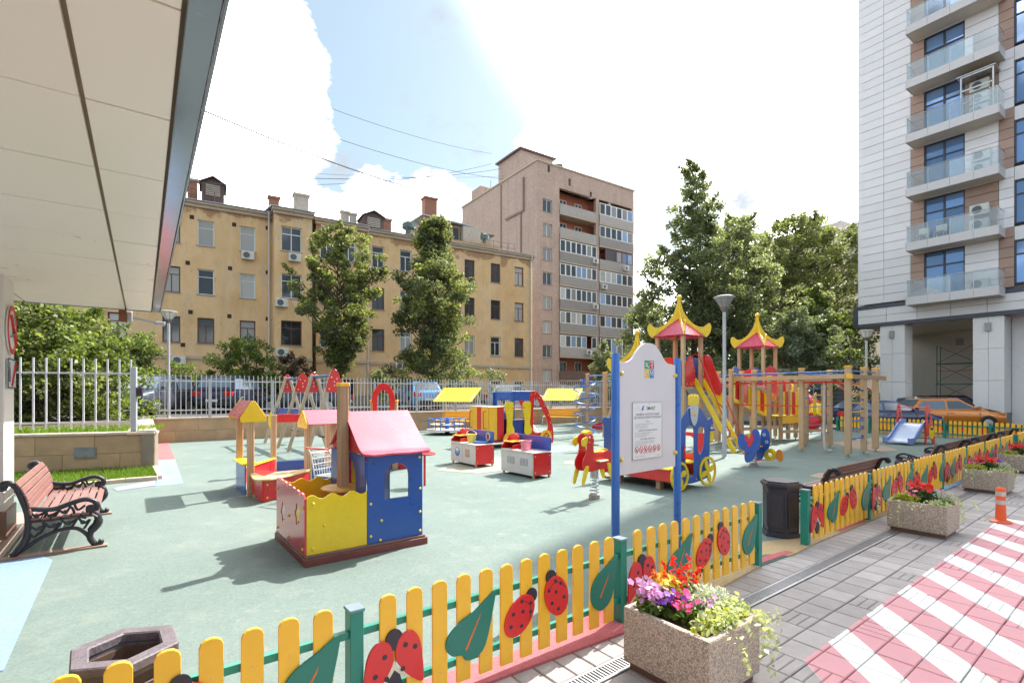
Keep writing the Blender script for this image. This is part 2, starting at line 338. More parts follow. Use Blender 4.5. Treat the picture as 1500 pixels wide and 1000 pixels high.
patch('beige_rubber_border', [(3.253,2.358),(3.7,2.363),(4.9,2.458),(4.95,2.482),(5.0,2.62),(5.3,3.0),(6.1,2.7),(7.9,2.66),(9.5,2.62),(9.5,2.436),(9,2.438),(6.1,2.458),(5.6,2.428),(5.45,2.436),(5.3,2.6),(5.03,2.6),(4.96,2.51),(4.9,2.8),(3.253,2.8)], RBEIGE)
patch('red_rubber_strip', [(4.97,2.485),(5.6,2.455),(5.6,2.53),(5.0,2.58)], RPINK, .0195)
patch('red_rubber_strip', [(6.9,2.47),(7.75,2.465),(7.75,2.56),(6.9,2.58)], RPINK, .0195)
patch('blue_rubber_border', [(9.503,2.436),(20,2.408),(20,2.9),(13,3.1),(9.503,2.62)], RBLUE)
def gp(*px): return [tuple(G(*p))[:2] for p in px]
def gpatch(name, px, mat, z=.016): return poly(name, gp(*px), z-.003, z, mat)
gpatch('blue_rubber_area', [(-560,1010),(5,985),(40,905),(77,822),(60,815),(-300,840)], RBLUE)
gpatch('red_rubber_patch', [(233,649),(246,648),(256,672),(230,674)], RPINK)
gpatch('light_blue_rubber_patch', [(230,675),(256,673),(269,709),(228,713),(232,700)], RBLUE)
gpatch('mauve_rubber_strip', [(165,716),(228,704),(228,712),(172,720)], RPURP, .018)
FADE = {'beige_rubber': speckle('faded_beige', (.30,.295,.235), 0), 'mauve_rubber': speckle('faded_mauve', (.22,.24,.275), 0), 'orange_rubber': speckle('faded_orange', (.33,.25,.19), 0), 'blue_rubber': speckle('faded_blue', (.19,.27,.29), 0), 'pink_rubber': speckle('faded_pink', (.33,.22,.2), 0)}
for q, m_ in (([(690,668),(742,672),(735,690),(700,694),(640,690)], RBEIGE),
              ([(828,676),(850,675),(848,681),(826,680)], RBEIGE), ([(1210,648),(1260,646),(1300,655),(1316,660),(1290,662),(1250,657)], RORG), ([(1250,643),(1290,641),(1310,646),(1270,650)], RBEIGE),
              ([(1185,698),(1200,693),(1226,696),(1212,703)], RORG), ([(770,655),(830,652),(850,659),(800,665)], RBLUE), ([(1196,648),(1205,645),(1222,647),(1210,652)], RPINK)):
    gpatch('faded_rubber_patch', q, FADE[m_.name], .0175)
# raised yard behind the retaining walls
YZ = .78
WA, WB = G(33, 696).to_2d(), G(227, 687).to_2d(); wd = (WB-WA).normalized(); wn = Vector((-wd.y, wd.x))
WL = WA-wd*7; wallR = ST(WB)
BT = 20.72
yard = [tuple(WL+wn*.25), tuple(WB+wn*.25-wd*.22), tuple(UV(.58, BT+.2))[:2], tuple(UV(26, BT+.2))[:2], tuple(UV(26, 80))[:2], tuple(UV(-80, 80))[:2], tuple(UV(-80, 20))[:2]]
poly('upper_yard', yard, -.05, YZ, ASPH)
poly('verge_soil', [tuple(WL+wn*.26), tuple(WB+wn*.26-wd*.24), tuple(UV(.5, BT+.1))[:2], tuple(UV(-12, BT+.1))[:2]], YZ-.05, YZ+.03, SOIL)
# ------------------------------------------------------------------ stone retaining walls
STONE = M('sandstone', (.47, .315, .185), .7, var=.22, scale=2.2, bump=.25, bscale=40, rand=.12, dirt=.18)
CAPS = M('stone_cap', (.50, .40, .32), .65, var=.12, scale=3, bump=.2, rand=.06); CORE = M('mortar', (.22, .18, .14), .9)
def stone_wall(name, label, p0, p1, h, sl, rows, start=0, capw=.34):
    p0 = Vector((p0[0], p0[1], 0)); p1 = Vector((p1[0], p1[1], 0)); d = p1-p0; ln = d.length; rz = math.atan2(d.y, d.x)
    t = thing(name, label, 'wall', p0, rz)
    MB().box(0, ln, .025, .25, -.04, h-.055).build('wall_core', CORE, t)
    rh = (h-.06)/rows; base = None
    for r in range(rows):
        x = -(r % 2)*sl*.45-start
        while x < ln:
            a, b = max(x, 0)+.003, min(x+sl, ln)-.003; x += sl
            if b-a < .06: continue
            o = random.uniform(0, .006)
            MB().box(a, b, -o, .05, r*rh+.003, (r+1)*rh-.003).build('stone_slab', STONE, t, bevel=.003)
    x = 0
    while x < ln-.01:
        b = min(x+sl*1.4, ln); MB().box(x+.002, b-.002, -.035, capw, h-.055, h).build('cap_stone', CAPS, t, bevel=.006); x = b
    return t
lw = stone_wall('retaining_wall', 'low sandstone slab wall with a vent plate behind the wooden bench', WL, WB, .84, 1.0, 2, .35)
w_ = (G(130, 690).to_2d()-WL).length
mb = MB(); mb.box(w_-.19, w_+.19, -.02, .01, .30, .54); mb.box(w_-.165, w_+.165, -.026, -.019, .325, .515); mb.build('vent_plate', M('vent_grey', (.22, .23, .24), .6, var=.3, scale=9, dirt=.5), lw)
sidew = stone_wall('retaining_wall', 'short sandstone return wall running back beside the tall lamp post on the left', WB, UV(.8, BT)[:2] if False else tuple(UV(.62, BT))[:2], .84, 1.1, 2, 0, .5)
backw = stone_wall('retaining_wall', 'long low sandstone wall along the back of the playground under the metal fence', tuple(UV(.4, BT))[:2], tuple(UV(25.8, BT))[:2], .84, 1.2, 2, .3, .42)
# ------------------------------------------------------------------ grey metal fences
def metal_fence(label, p0, dirv, n_bars, pitch, posts, z0, zbar0, zbar1, rails, bw=.026, ph=2.17):
    t = thing('metal_fence', label, 'fence', p0, math.atan2(dirv[1], dirv[0]))
    b0 = MB().box(-bw/2, bw/2, -.012, .012, zbar0, zbar1).build('picket', FENCEW, t)
    b0.location = (0, 0, 0)
    for i in range(1, n_bars): inst(b0, t, (i*pitch, 0, 0))
    L_ = n_bars*pitch
    ps = sorted(posts)
    q0 = None
    for p in ps:
        if q0 is None: q0 = MB().box(-.045, .045, -.03, .06, z0, ph).build('post', GREYM, t, bevel=.006); q0.location = (p, 0, 0)
        else: inst(q0, t, (p, 0, 0))
    xs = [-.05]+[p for p in ps if 0 < p < L_]+[L_-pitch+.05]
    for z in rails:
        for a, b in zip(xs, xs[1:]): MB().box(a+.003, b-.003, .013, .045, z-.02, z+.02).build('rail', FENCEW, t)
    return t
FB = BT+.18
metal_fence('pale grey metal picket fence standing on the long back wall before the yellow house', UV(.70, FB), U, 162, .152, [1.63, 3.7, 5.75, 7.76, 9.76, 11.8, 13.8, 15.85, 17.9, 19.9, 21.9, 23.9], .80, .92, 2.33, (1.09, 2.11))
fp = Vector((*(WB+wn*.36-wd*.35), 0)); fs = fp-Vector((wd.x, wd.y, 0))*6.0
metal_fence('pale grey metal fence standing on the bench-side wall before the leafy tree', fs, wd, 28, .215, [], .8, .92, 2.45, (1.05, 2.13), .03)
gpst = Vector((*(WB+wn*.12-wd*.42), 0))
t = thing('gate_post', 'square grey metal post with a black intercom box at the wall corner', 'post', gpst, math.atan2(wd.y, wd.x))
MB().box(-.05, .05, -.05, .05, .84, 2.27).build('post', GREYM, t, bevel=.005)
mb = MB(); mb.box(.05, .16, -.05, .06, 1.62, 1.82); mb.box(.052, .13, -.062, -.05, 1.70, 1.79); mb.build('intercom_box', BLK, t, bevel=.012)
# grass strip with kerb stones
k1, k2, k3 = G(231, 703.5), G(184, 707), G(96, 716)
mb = MB()
for a, b in ((k2, k1), (k3, k2)): pass
kb = thing('grass_kerb', 'pale concrete kerb stones edging the grass strip by the wall', 'kerb', k1)
def kerb(a, b):
    a = a-k1; b = b-k1; n = max(1, round((b-a).length/.75))
    for i in range(n): MB().beam(a.lerp(b, i/n+.004)+Vector((0,0,.03)), a.lerp(b, (i+1)/n-.004)+Vector((0,0,.03)), .09, .12).build('kerb_stone', CAPS, kb, bevel=.008)
kerb(k1, k2); kerb(k2, k3); kerb(k1+Vector((0,.06,0)), Vector((*(WB-wn*.03), 0)))
gpoly = [tuple(p)[:2] for p in (k1+Vector((-.03,.03,0)), k2+Vector((0,.05,0)), k3+Vector((-1.5,-.3,0)))] + [tuple(WB-wd*4-wn*.02), tuple(WB-wn*.02)]
poly('grass_bed', gpoly, -.05, .03, SOIL)
def in_poly(x, y, p):
    r = False
    for i in range(len(p)):
        (x1, y1), (x2, y2) = p[i-1], p[i]
        if (y1 > y) != (y2 > y) and x < (x2-x1)*(y-y1)/(y2-y1)+x1: r = not r
    return r
def grass(name, label, pol, n, h, z, mat):
    xs = [p[0] for p in pol]; ys = [p[1] for p in pol]; P = []
    while len(P) < n:
        x, y = random.uniform(min(xs), max(xs)), random.uniform(min(ys), max(ys))
        if in_poly(x, y, pol): P.append((x, y))
    P = np.array(P); a = rng.uniform(0, 2*pi, n); w = np.stack([np.cos(a), np.sin(a), 0*a], 1)*.006*(h/.06)**.5; hh = h*rng.uniform(.5, 1.3, n)
    b = np.stack([P[:, 0], P[:, 1], np.full(n, z)], 1); tip = b+np.stack([rng.normal(0, h*.35, n), rng.normal(0, h*.35, n), hh], 1)
    v = np.stack([b-w, b+w, tip+w*.2, tip-w*.2], 1).reshape(-1, 3); i = np.arange(n)[:, None]*4
    return mesh_np(name, v, np.concatenate([i, i+1, i+2, i+3], 1), mat, label=label, cat='grass', kind='stuff')
GRASS = leafmat('grass_blades', (.12, .21, .02), .3, .4)
grass('grass', 'strip of bright green grass at the foot of the wall', gpoly, 7000, .08, .03, GRASS)
grass('grass', 'rough grass on the verge behind the bench-side fence', [tuple(WL+wn*.4), tuple(WB+wn*.4-wd*.3), tuple(WB+wn*2.2-wd*.3), tuple(WL+wn*2.2)], 9000, .1, YZ+.03, GRASS)
# ------------------------------------------------------------------ paving stones with the painted hatching
PAV = M('paving_concrete', (.345, .31, .305), .8, var=.16, scale=5, bump=.35, bscale=90, rand=.14, dirt=.12)
def hatch_paint():
    nt = PAV.node_tree; N = nt.nodes; L = nt.links; b = N['Principled BSDF']; src = b.inputs['Base Color'].links[0].from_socket
    g = N.new('ShaderNodeNewGeometry')
    def dot(v):
        n = N.new('ShaderNodeVectorMath'); n.operation = 'DOT_PRODUCT'; L.new(g.outputs['Position'], n.inputs[0]); n.inputs[1].default_value = v; return n.outputs['Value']
    def mt(op, a, b_=None):
        n = N.new('ShaderNodeMath'); n.operation = op
        for i, v in enumerate((a, b_)):
            if v is None: continue
            if isinstance(v, (int, float)): n.inputs[i].default_value = v
            else: L.new(v, n.inputs[i])
        return n.outputs[0]
    s, t = dot(U), dot(V)
    ph = mt('FRACT', mt('DIVIDE', mt('SUBTRACT', mt('SUBTRACT', s, mt('MULTIPLY', mt('SUBTRACT', t, 1.44), .95)), 3.81), .70))
    white = mt('LESS_THAN', ph, .46)
    edge = N.new('ShaderNodeTexNoise'); edge.inputs['Scale'].default_value = 25; L.new(g.outputs['Position'], edge.inputs['Vector'])
    ins = mt('MULTIPLY', mt('LESS_THAN', mt('ADD', t, mt('MULTIPLY', edge.outputs['Fac'], .02)), 1.45), mt('GREATER_THAN', mt('SUBTRACT', s, mt('MULTIPLY', mt('SUBTRACT', t, 1.44), .95)), 3.43))
    ins = mt('MULTIPLY', ins, mt('LESS_THAN', s, 9.45))
    col = N.new('ShaderNodeMix'); col.data_type = 'RGBA'; L.new(white, col.inputs['Factor']); col.inputs['A'].default_value = (.60, .28, .31, 1); col.inputs['B'].default_value = (.80, .79, .78, 1)
    wn_ = N.new('ShaderNodeTexNoise'); wn_.inputs['Scale'].default_value = 7; wn_.inputs['Detail'].default_value = 9; wn_.inputs['Roughness'].default_value = .7; L.new(g.outputs['Position'], wn_.inputs['Vector'])
    wr = N.new('ShaderNodeMapRange'); wr.inputs['From Min'].default_value = .52; wr.inputs['From Max'].default_value = .72; wr.inputs['To Min'].default_value = .96; wr.inputs['To Max'].default_value = .6; L.new(wn_.outputs['Fac'], wr.inputs['Value'])
    fac = mt('MULTIPLY', ins, wr.outputs[0])
    mx = N.new('ShaderNodeMix'); mx.data_type = 'RGBA'; L.new(fac, mx.inputs['Factor']); L.new(src, mx.inputs['A']); L.new(col.outputs['Result'], mx.inputs['B']); L.new(mx.outputs['Result'], b.inputs['Base Color'])
hatch_paint()
pave = MB().box(-4, 22, -7, 2.6, -.058, -.022).build('pavement', M('paving_sand', (.17, .15, .135), .9), rz=TH, kind='structure')
PU, PT_ = .245, .212
def paver_mb(kind, sx, sy):
    mb = MB(); g = .006
    def slab(x0, x1, y0, y1): 
        c = .006; z = -.002
        mb.add([(x0,y0,-.04),(x1,y0,-.04),(x1,y1,-.04),(x0,y1,-.04),(x0,y0,z-c),(x1,y0,z-c),(x1,y1,z-c),(x0,y1,z-c),(x0+c,y0+c,z),(x1-c,y0+c,z),(x1-c,y1-c,z),(x0+c,y1-c,z)],
               [(8,9,10,11),(4,5,9,8),(5,6,10,9),(6,7,11,10),(7,4,8,11),(0,1,5,4),(1,2,6,5),(2,3,7,6),(3,0,4,7)])
    if kind == 0: slab(g/2, sx-g/2, g/2, sy-g/2)
    elif kind == 1:
        for i in range(3): slab(g/2+(sx-g)*i/3, g/2+(sx-g)*(i+1)/3-.003, g/2, sy-g/2)
    else:
        for i in range(3): slab(g/2, sx-g/2, g/2+(sy-g)*i/3, g/2+(sy-g)*(i+1)/3-.003)
    return mb
cells = []
for j in range(-24, 10):
    for i in range(2, 90):
        s0, t0 = i*PU-1.0, 2.045-(10-j)*PT_+PT_*0
        p = UV(s0+PU/2, t0+PT_/2)
        if p.y < 1.2: continue
        px, py = CX+F*p.x/p.y, HY+F*H/p.y
        vis = px < 1540 and py < 1040 and px > 700
        cells.append((0 if vis else 1, p.length, s0, t0, vis))
cells.sort()
protos = {}; rest = MB(); npav = 0
def kind_at(s0, t0):
    k = random.random(); return 0 if k < .80 else (2 if k < .93 else 1)
for _, _, s0, t0, vis in cells:
    k = kind_at(s0, t0)
    if vis and npav < 270:
        if k not in protos:
            protos[k] = paver_mb(k, PU, PT_).build('paving_stone', PAV, pave); o = protos[k]
        else: o = inst(protos[k], pave)
        o.location = (s0, t0, random.uniform(-.0015, .0015)); npav += 1
    else:
        m_ = paver_mb(k, PU, PT_); rest.add([(a+s0, b+t0, c) for a, b, c in m_.v], m_.f)
rest.build('paving_stones', PAV, pave, kind='stuff')
# narrow course between rubber and drain, cut pieces tucked under the rubber
ks = None
mbk = paver_mb(0, .158, .30)
for i in range(0, 130):
    s0 = -1.2+i*.16
    if i < 28+20:
        if ks is None: ks = mbk.build('edge_paver', PAV, pave); o = ks
        else: o = inst(ks, pave)
        o.location = (s0, 2.185, random.uniform(-.001, .001))
erest = MB()
for i in range(48, 140): erest.add([(a-1.2+i*.16, b+2.185, c) for a, b, c in mbk.v], mbk.f)
erest.build('edge_pavers', PAV, pave, kind='stuff')
drain = MB().box(-1.2, 20, 2.05, 2.18, -.06, -.03).build('drain_channel', M('drain_dark', (.02, .02, .022), .8), pave)
GRATE = M('galvanised', (.34, .34, .36), .45, metal=.6, var=.2, scale=20)
g0 = MB(); g0.box(0, .5, 0, .02, -.03, .001); g0.box(0, .5, .112, .13, -.03, .001)
for k in range(20): g0.box(.004+k*.025, .016+k*.025, .018, .114, -.025, 0)
g0 = g0.build('drain_grate', GRATE, drain); g0.location = (-1.2, 2.05, 0)
for i in range(1, 42): inst(g0, drain, (-1.2+i*.503, 2.05, 0))
# brown tiled strip by the entrance column
poly('entrance_paving', uvp((-1.02,6.6),(-1.02,9.9),(-5,9.0),(-5,5.6)), 0, .018, M('entrance_tile', (.33, .25, .2), .6, var=.15))
# ------------------------------------------------------------------ yellow picket fences with ladybird and leaf panels
def picket_outline(w=.045, z0=.06, z1=.665):
    return [(-w, z0), (w, z0), (w, z1-.034)] + [(w*math.cos(a), z1-.034+.034*math.sin(a)) for a in (pi*.2, pi*.35, pi*.5, pi*.65, pi*.8)] + [(-w, z1-.034)]
PKM = MB(); PKM.prism(picket_outline(), -.045, -.026); 
for z in (.16, .5): PKM.disc((0, z), .006, -.0475, -.044, n=6, m=1)
_pk = PKM.build('picket', [YEL, STEEL], bevel=.004); PK_MESH = _pk.data; bpy.data.objects.remove(_pk)
def rot2(p, a, cx=0, cz=0): c, s = math.cos(a), math.sin(a); return [(cx+x*c-z*s, cz+x*s+z*c) for x, z in p]
ORANGE = M('vein_orange', (.60, .16, .03), .5); CREAM = M('cream_panel', (.66, .58, .46), .45); BUG = M('ladybird_red', (.64, .02, .022), .34, var=.05, coat=.15)
def deco_protos():
    D = {}
    mb = MB(); wing = [(-.02,.10),(-.06,.135),(-.11,.125),(-.145,.07),(-.16,-.02),(-.165,-.15),(-.10,-.115),(-.04,-.05),(-.005,.02)]
    wing = [p[:2] for p in spl([(x, z, 0) for x, z in wing], 3, True)]
    mb.prism(wing, -.061, -.047); mb.prism([(-x, z+.015) for x, z in wing][::-1], -.0605, -.0465)
    o = mb.build('ladybird_panel', BUG, bevel=.003)
    mb = MB(); mb.prism(circ(0, .125, .048, .055, n=14), -.058, -.0475); mb.prism([(-.05,-.13),(-.025,-.17),(0,-.185),(.03,-.16),(.05,-.12),(.03,-.06),(0,-.03),(-.03,-.07)], -.0575, -.0465)
    for x, z in ((-.105,-.03),(-.055,.055),(-.045,-.06),(.045,-.035),(.06,.085),(.115,.06)): mb.disc((x, z), .0135, -.0625, -.0605, n=10)
    mb.build('spot', BLK, o, kind='stuff')
    mb = MB(); mb.prism([(-.16,-.155),(-.02,-.02),(0,.02),(.02,-.02),(.12,-.10),(.05,-.085),(0,-.035),(-.05,-.09),(-.12,-.15)], -.0565, -.046); mb.build('chevron', CREAM, o)
    D['open'] = o
    lf = spl([(.17,.20,0),(.155,.10,0),(.10,-.10,0),(.03,-.155,0),(-.035,-.15,0),(-.06,-.115,0),(-.125,-.10,0),(-.165,-.045,0),(-.15,.02,0),(-.08,.075,0),(.02,.115,0),(.11,.17,0)], 3, True)
    o = MB().prism([p[:2] for p in lf], -.0585, -.0455).build('leaf_panel', LEAFG, bevel=.003)
    MB().prism([(-.045,-.085),(-.03,-.09),(.055,.07),(.065,.1),(.05,.075)], -.0605, -.0575).build('vein', ORANGE, o); D['leaf'] = o
    def bug(a):
        o = MB().prism(rot2(circ(0, 0, .098, .138, n=22), a), -.0595, -.0455).build('ladybird_panel', BUG, bevel=.003)
        mb = MB(); hx, hz = rot2([(0, .14)], a)[0]; mb.prism(circ(hx, hz, .042, .046, n=14), -.057, -.047)
        for x, z in ((-.05,.07),(.0,.03),(.055,.06),(-.055,-.02),(.05,-.04),(-.02,-.085),(.02,.1)):
            q = rot2([(x, z)], a)[0]; mb.disc(q, .0125, -.0612, -.0592, n=10)
        arc = [(*rot2([(.085*math.cos(b), -.02+.11*math.sin(b))], a)[0],) for b in np.linspace(.3, 2.2, 9)]
        mb.tube([(x, -.0598, z) for x, z in arc], .0025, 4); mb.build('spot', BLK, o, kind='stuff'); return o
    D['bug_r'] = bug(-.75); D['bug_l'] = bug(.35)
    h = spl([(.15,.2,0),(.13,.05,0),(.09,-.09,0),(.02,-.15,0),(-.06,-.145,0),(-.12,-.07,0),(-.115,.02,0),(-.05,.10,0),(.06,.155,0)], 3, True)
    o = MB().prism([p[:2] for p in h], -.0585, -.0455).build('leaf_panel', LEAFG, bevel=.003)
    MB().prism([(-.04,-.06),(-.028,-.068),(.045,.06),(.052,.085),(.038,.064)], -.0605, -.0575).build('vein', ORANGE, o); D['half'] = o
    return D
DECO = deco_protos(); deco_used = {}
def deco(kind, parent, x, z):
    o = DECO[kind]
    if kind not in deco_used: deco_used[kind] = 1; o.parent = parent; o.location = (x, 0, z)
    else: inst(o, parent, (x, 0, z))
POST_P = [None]
def picket_fence(label, p0, dirv, posts, n=13, first_post=True, flip=False):
    t = thing('picket_fence', label, 'fence', p0, math.atan2(dirv[1], dirv[0]), 'yellow picket fences round the playground')
    for k, (a, b) in enumerate(zip(posts, posts[1:])):
        x0, x1 = a+.085, b-.085; nn = max(6, round((x1-x0)/.152)); pit = (x1-x0)/nn
        for i in range(nn):
            o = bpy.data.objects.new('picket', PK_MESH); C.objects.link(o); o.parent = t; o.location = (x0+pit*(i+.5), random.uniform(-.002, .002), random.uniform(-.004, .004)); o.rotation_euler = (0, random.uniform(-.006, .006), 0)
        for z in (.17, .5):
            mb = MB(); mb.box(a+.036, b-.036, -.024, .006, z-.018, z+.018); mb.build('rail', GRN, t)
        w = b-a; f = w/2.0
        for kd, xx, zz in (('open', .17, .30), ('leaf', .64, .33), ('bug_r', .995, .33), ('bug_l', 1.30, .38), ('half', 1.74, .33)): deco(kd, t, a+xx*f+.02, zz)
    for p in posts:
        if POST_P[0] is None:
            mb = MB(); mb.box(-.034, .034, -.04, .04, 0, .615); mb.box(-.04, .04, -.046, .046, .611, .627, 1); POST_P[0] = mb.build('post', [GRN, M('post_cap', (.16, .2, .24), .4)], t, bevel=.003); POST_P[0].location = (p, 0, 0)
        else: inst(POST_P[0], t, (p, 0, 0))
    return t
FT = 2.5
picket_fence('yellow picket fence nearest the camera, before the blue playhouse, ending at the gateway', UV(0, FT), U, [-1.12, .905, 2.905, 4.92])
picket_fence('long yellow picket fence starting at the black bin and running behind the stone planters', UV(0, FT), U, [6.0, 7.85, 9.6, 11.35, 12.95, 14.5, 16.05, 17.55])
picket_fence('yellow picket fence at the right picture edge beyond the gap after the planters', UV(0, FT), U, [18.15, 20.1, 22.1, 24.0])
b0 = G(1404, 643); b1 = G(1226.6, 631); bd = (b1-b0).normalized()
p_ = (b0-bd*((b0-UV(24.2, 2.5)).length-.1)); LB = (b1-p_).length
picket_fence('yellow picket fence seen from behind, in front of the parked orange car', p_, bd, [i*LB/5 for i in range(6)])
picket_fence('short yellow picket fence piece seen past the climbing frame, left of the opening', b1+bd*.9, bd, [0, 1.55])
# ------------------------------------------------------------------ benches with cast-iron ends
SLAT = M('brown_slat', (.20, .092, .08), .5, var=.2, scale=7, bump=.2, bscale=50, rand=.12, dirt=.1)
IRON = M('cast_iron', (.022, .02, .028), .38, var=.2, scale=20, bump=.3, bscale=70)
def make_bench(label, loc, rz):
    t = thing('park_bench', label, 'bench', loc, rz, 'wooden benches with cast iron ends')     # local x forward, y along the bench
    LN = 1.95
    def end(y):
        mb = MB(); P = lambda L_: [(x, y, z) for x, z in L_]
        back = spl(P([(-.02,.03),(.03,.06),(.085,.16),(.11,.30),(.105,.45),(.06,.62),(.02,.73),(-.04,.775),(-.09,.75),(-.085,.715),(-.05,.72)]), 5)
        mb.tube(back, [.026]*6+[.03]*(len(back)-18)+[.024]*12, 8)
        arm = spl(P([(.10,.50),(.2,.475),(.32,.465),(.45,.51),(.56,.535),(.64,.50),(.665,.44),(.635,.395),(.59,.405),(.59,.445),(.62,.45)]), 5); mb.tube(arm, [.026]*(len(arm)-20)+[.024]*20, 8)
        leg = spl(P([(.62,.40),(.665,.34),(.665,.26),(.615,.19),(.60,.12),(.625,.06),(.66,.03),(.69,.035),(.695,.06),(.67,.07)]), 5); mb.tube(leg, [.034]*8+[.042]*8+[.03]*12+[.024]*(len(leg)-28), 8)
        mb.tube(spl(P([(.0,.035),(.10,.10),(.2,.175),(.35,.235),(.48,.235),(.56,.17),(.62,.07)]), 5), .02, 8)
        mb.tube(spl(P([(.10,.37),(.3,.36),(.5,.375),(.64,.36)]), 4), .018, 6)
        for pts in ([(.12,.46),(.17,.41),(.25,.44),(.23,.38)], [(.22,.47),(.27,.40),(.34,.43),(.31,.38)], [(.33,.46),(.40,.41),(.44,.47),(.47,.40),(.43,.38)], [(.47,.50),(.50,.43),(.56,.47)],
                    [(.11,.33),(.18,.27),(.25,.32),(.20,.22)], [(.22,.34),(.28,.28),(.36,.31),(.31,.24)], [(.36,.35),(.42,.29),(.49,.33),(.45,.25)], [(.50,.35),(.55,.28),(.60,.31),(.55,.22)], [(.11,.27),(.15,.20),(.20,.24)], [(.55,.40),(.52,.36),(.57,.33)], [(.05,.06),(.12,.18),(.11,.25)]):
            mb.tube(spl(P(pts), 5), .013, 6)
        for x, z, r in ((.175,.41,.024),(.29,.40,.022),(.40,.42,.024),(.2,.28,.024),(.31,.29,.024),(.43,.30,.024),(.54,.29,.022),(.62,.44,.03),(-.06,.735,.026)): mb.cyl((x, y-.016, z), (x, y+.016, z), r, n=8)
        mb.build('end_frame', IRON, t, smooth=50)
    end(.04); end(LN-.04)
    b = MB().box(-.011, .011, 0, LN, -.034, .034).build('slat', SLAT, t, bevel=.006)
    ang = -.33; first = True
    for i, (x, z, a) in enumerate([(.128,.46,-.12),(.118,.535,-.2),(.10,.61,-.3),(.072,.683,-.36),(.035,.75,-.55)]):
        if first: b.location = (x, 0, z); b.rotation_euler = (0, a, 0); first = False
        else: inst(b, t, (x, 0, z), (0, a, 0))
    for i, (x, z, a) in enumerate([(.165,.385,pi/2),(.245,.378,pi/2),(.325,.376,pi/2),(.405,.38,pi/2),(.485,.386,pi/2),(.565,.385,pi/2+.1),(.64,.355,pi/2+.7)]): inst(b, t, (x, 0, z), (0, a, 0))
    MB().box(-.1, .75, -.02, .10, -.012, .022).build('base_board', M('base_board', (.30, .2, .15), .7), t); MB().box(-.1, .75, LN-.1, LN+.02, -.012, .022).build('base_board', MATS['base_board'], t)
    return t
bench0 = make_bench('brown slatted bench with black scrolled iron ends beside the white column', UV(-.93, 7.12, .012), TH)
for s0, lb in ((9.45, 'bench seen from behind over the picket fence, right of the black bin'), (14.4, 'bench behind the picket fence, second from the black bin'), (17.0, 'bench behind the picket fence, third from the black bin'), (19.7, 'farthest bench behind the picket fence, near the right picture edge')):
    dup(bench0, None, UV(s0-.25, 2.72, .012), TH+pi/2, lb).scale = (1, 1, .9)
# ------------------------------------------------------------------ litter bins
BINM = M('bin_black', (.035, .032, .045), .35, var=.2, scale=9, coat=.1); RUST = M('bin_inner', (.10, .055, .04), .7, var=.5, scale=18, dirt=.4)
def make_bin(label, loc, rz, rim, body_m, scale=1.0, liner=False):
    t = thing('litter_bin', label, 'bin', loc, rz)
    def hexa(r, el=1.0): return [(r*math.cos(pi/3*i)*el, r*math.sin(pi/3*i)) for i in range(6)]
    def ring(mb, r0, r1, z0, z1, m=0): mb.prism([hexa(r0), hexa(r1)], z0, z1, 'xy', m)
    mb = MB(); ring(mb, .19, .17, .06, .56); mb.prism(hexa(.185), .03, .075, 'xy')
    for i in range(6):
        a = pi/3*i+pi/6; c = Vector((math.cos(a), math.sin(a), 0))*(.19*math.cos(pi/6)+.004); mb.obox(c+Vector((0,0,.31)), (.012, .14, .40), Matrix.Rotation(a, 3, 'Z'))
        mb.cyl((.185*math.cos(pi/3*i), .185*math.sin(pi/3*i), .03), (.185*math.cos(pi/3*i), .185*math.sin(pi/3*i), .56), .012, n=6)
    mb.build('body', body_m, t, bevel=.003)
    mb = MB(); mb.prism(hexa(.225), 0, .03, 'xy'); ring(mb, .21, .15, .03, .05); mb.build('base', body_m, t, bevel=.004)
    mb = MB(); ring(mb, .205, .155, .555, .585); ring(mb, .225, .15, .585, .63); mb.build('rim', rim, t, bevel=.006)
    mb = MB(); ring(mb, .152, .142, .2, .57); mb.prism(hexa(.15), .16, .2, 'xy'); mb.build('liner', RUST, t)
    return t
RIMW = M('weathered_rim', (.12, .10, .115), .6, var=.35, scale=14, bump=.4, bscale=60, dirt=.35)
bb = make_bin('weathered dark hexagonal litter bin behind the fence at the lower left', AT(-0, 1, .012), R(10), RIMW, M('bin_brown', (.075, .05, .05), .6, var=.3, scale=12, dirt=.3))
bb.location = (-1.66, 2.17, .012); bb.scale = (.93, .93, .96)
bn = make_bin('black hexagonal litter bin standing at the start of the right fence', UV(6.2, 2.86, .012), R(20), BINM, BINM)
MB().prism([circ(0, 0, .20, n=6)], .625, .648, 'xy').build('lid', BINM, bn, bevel=.005)
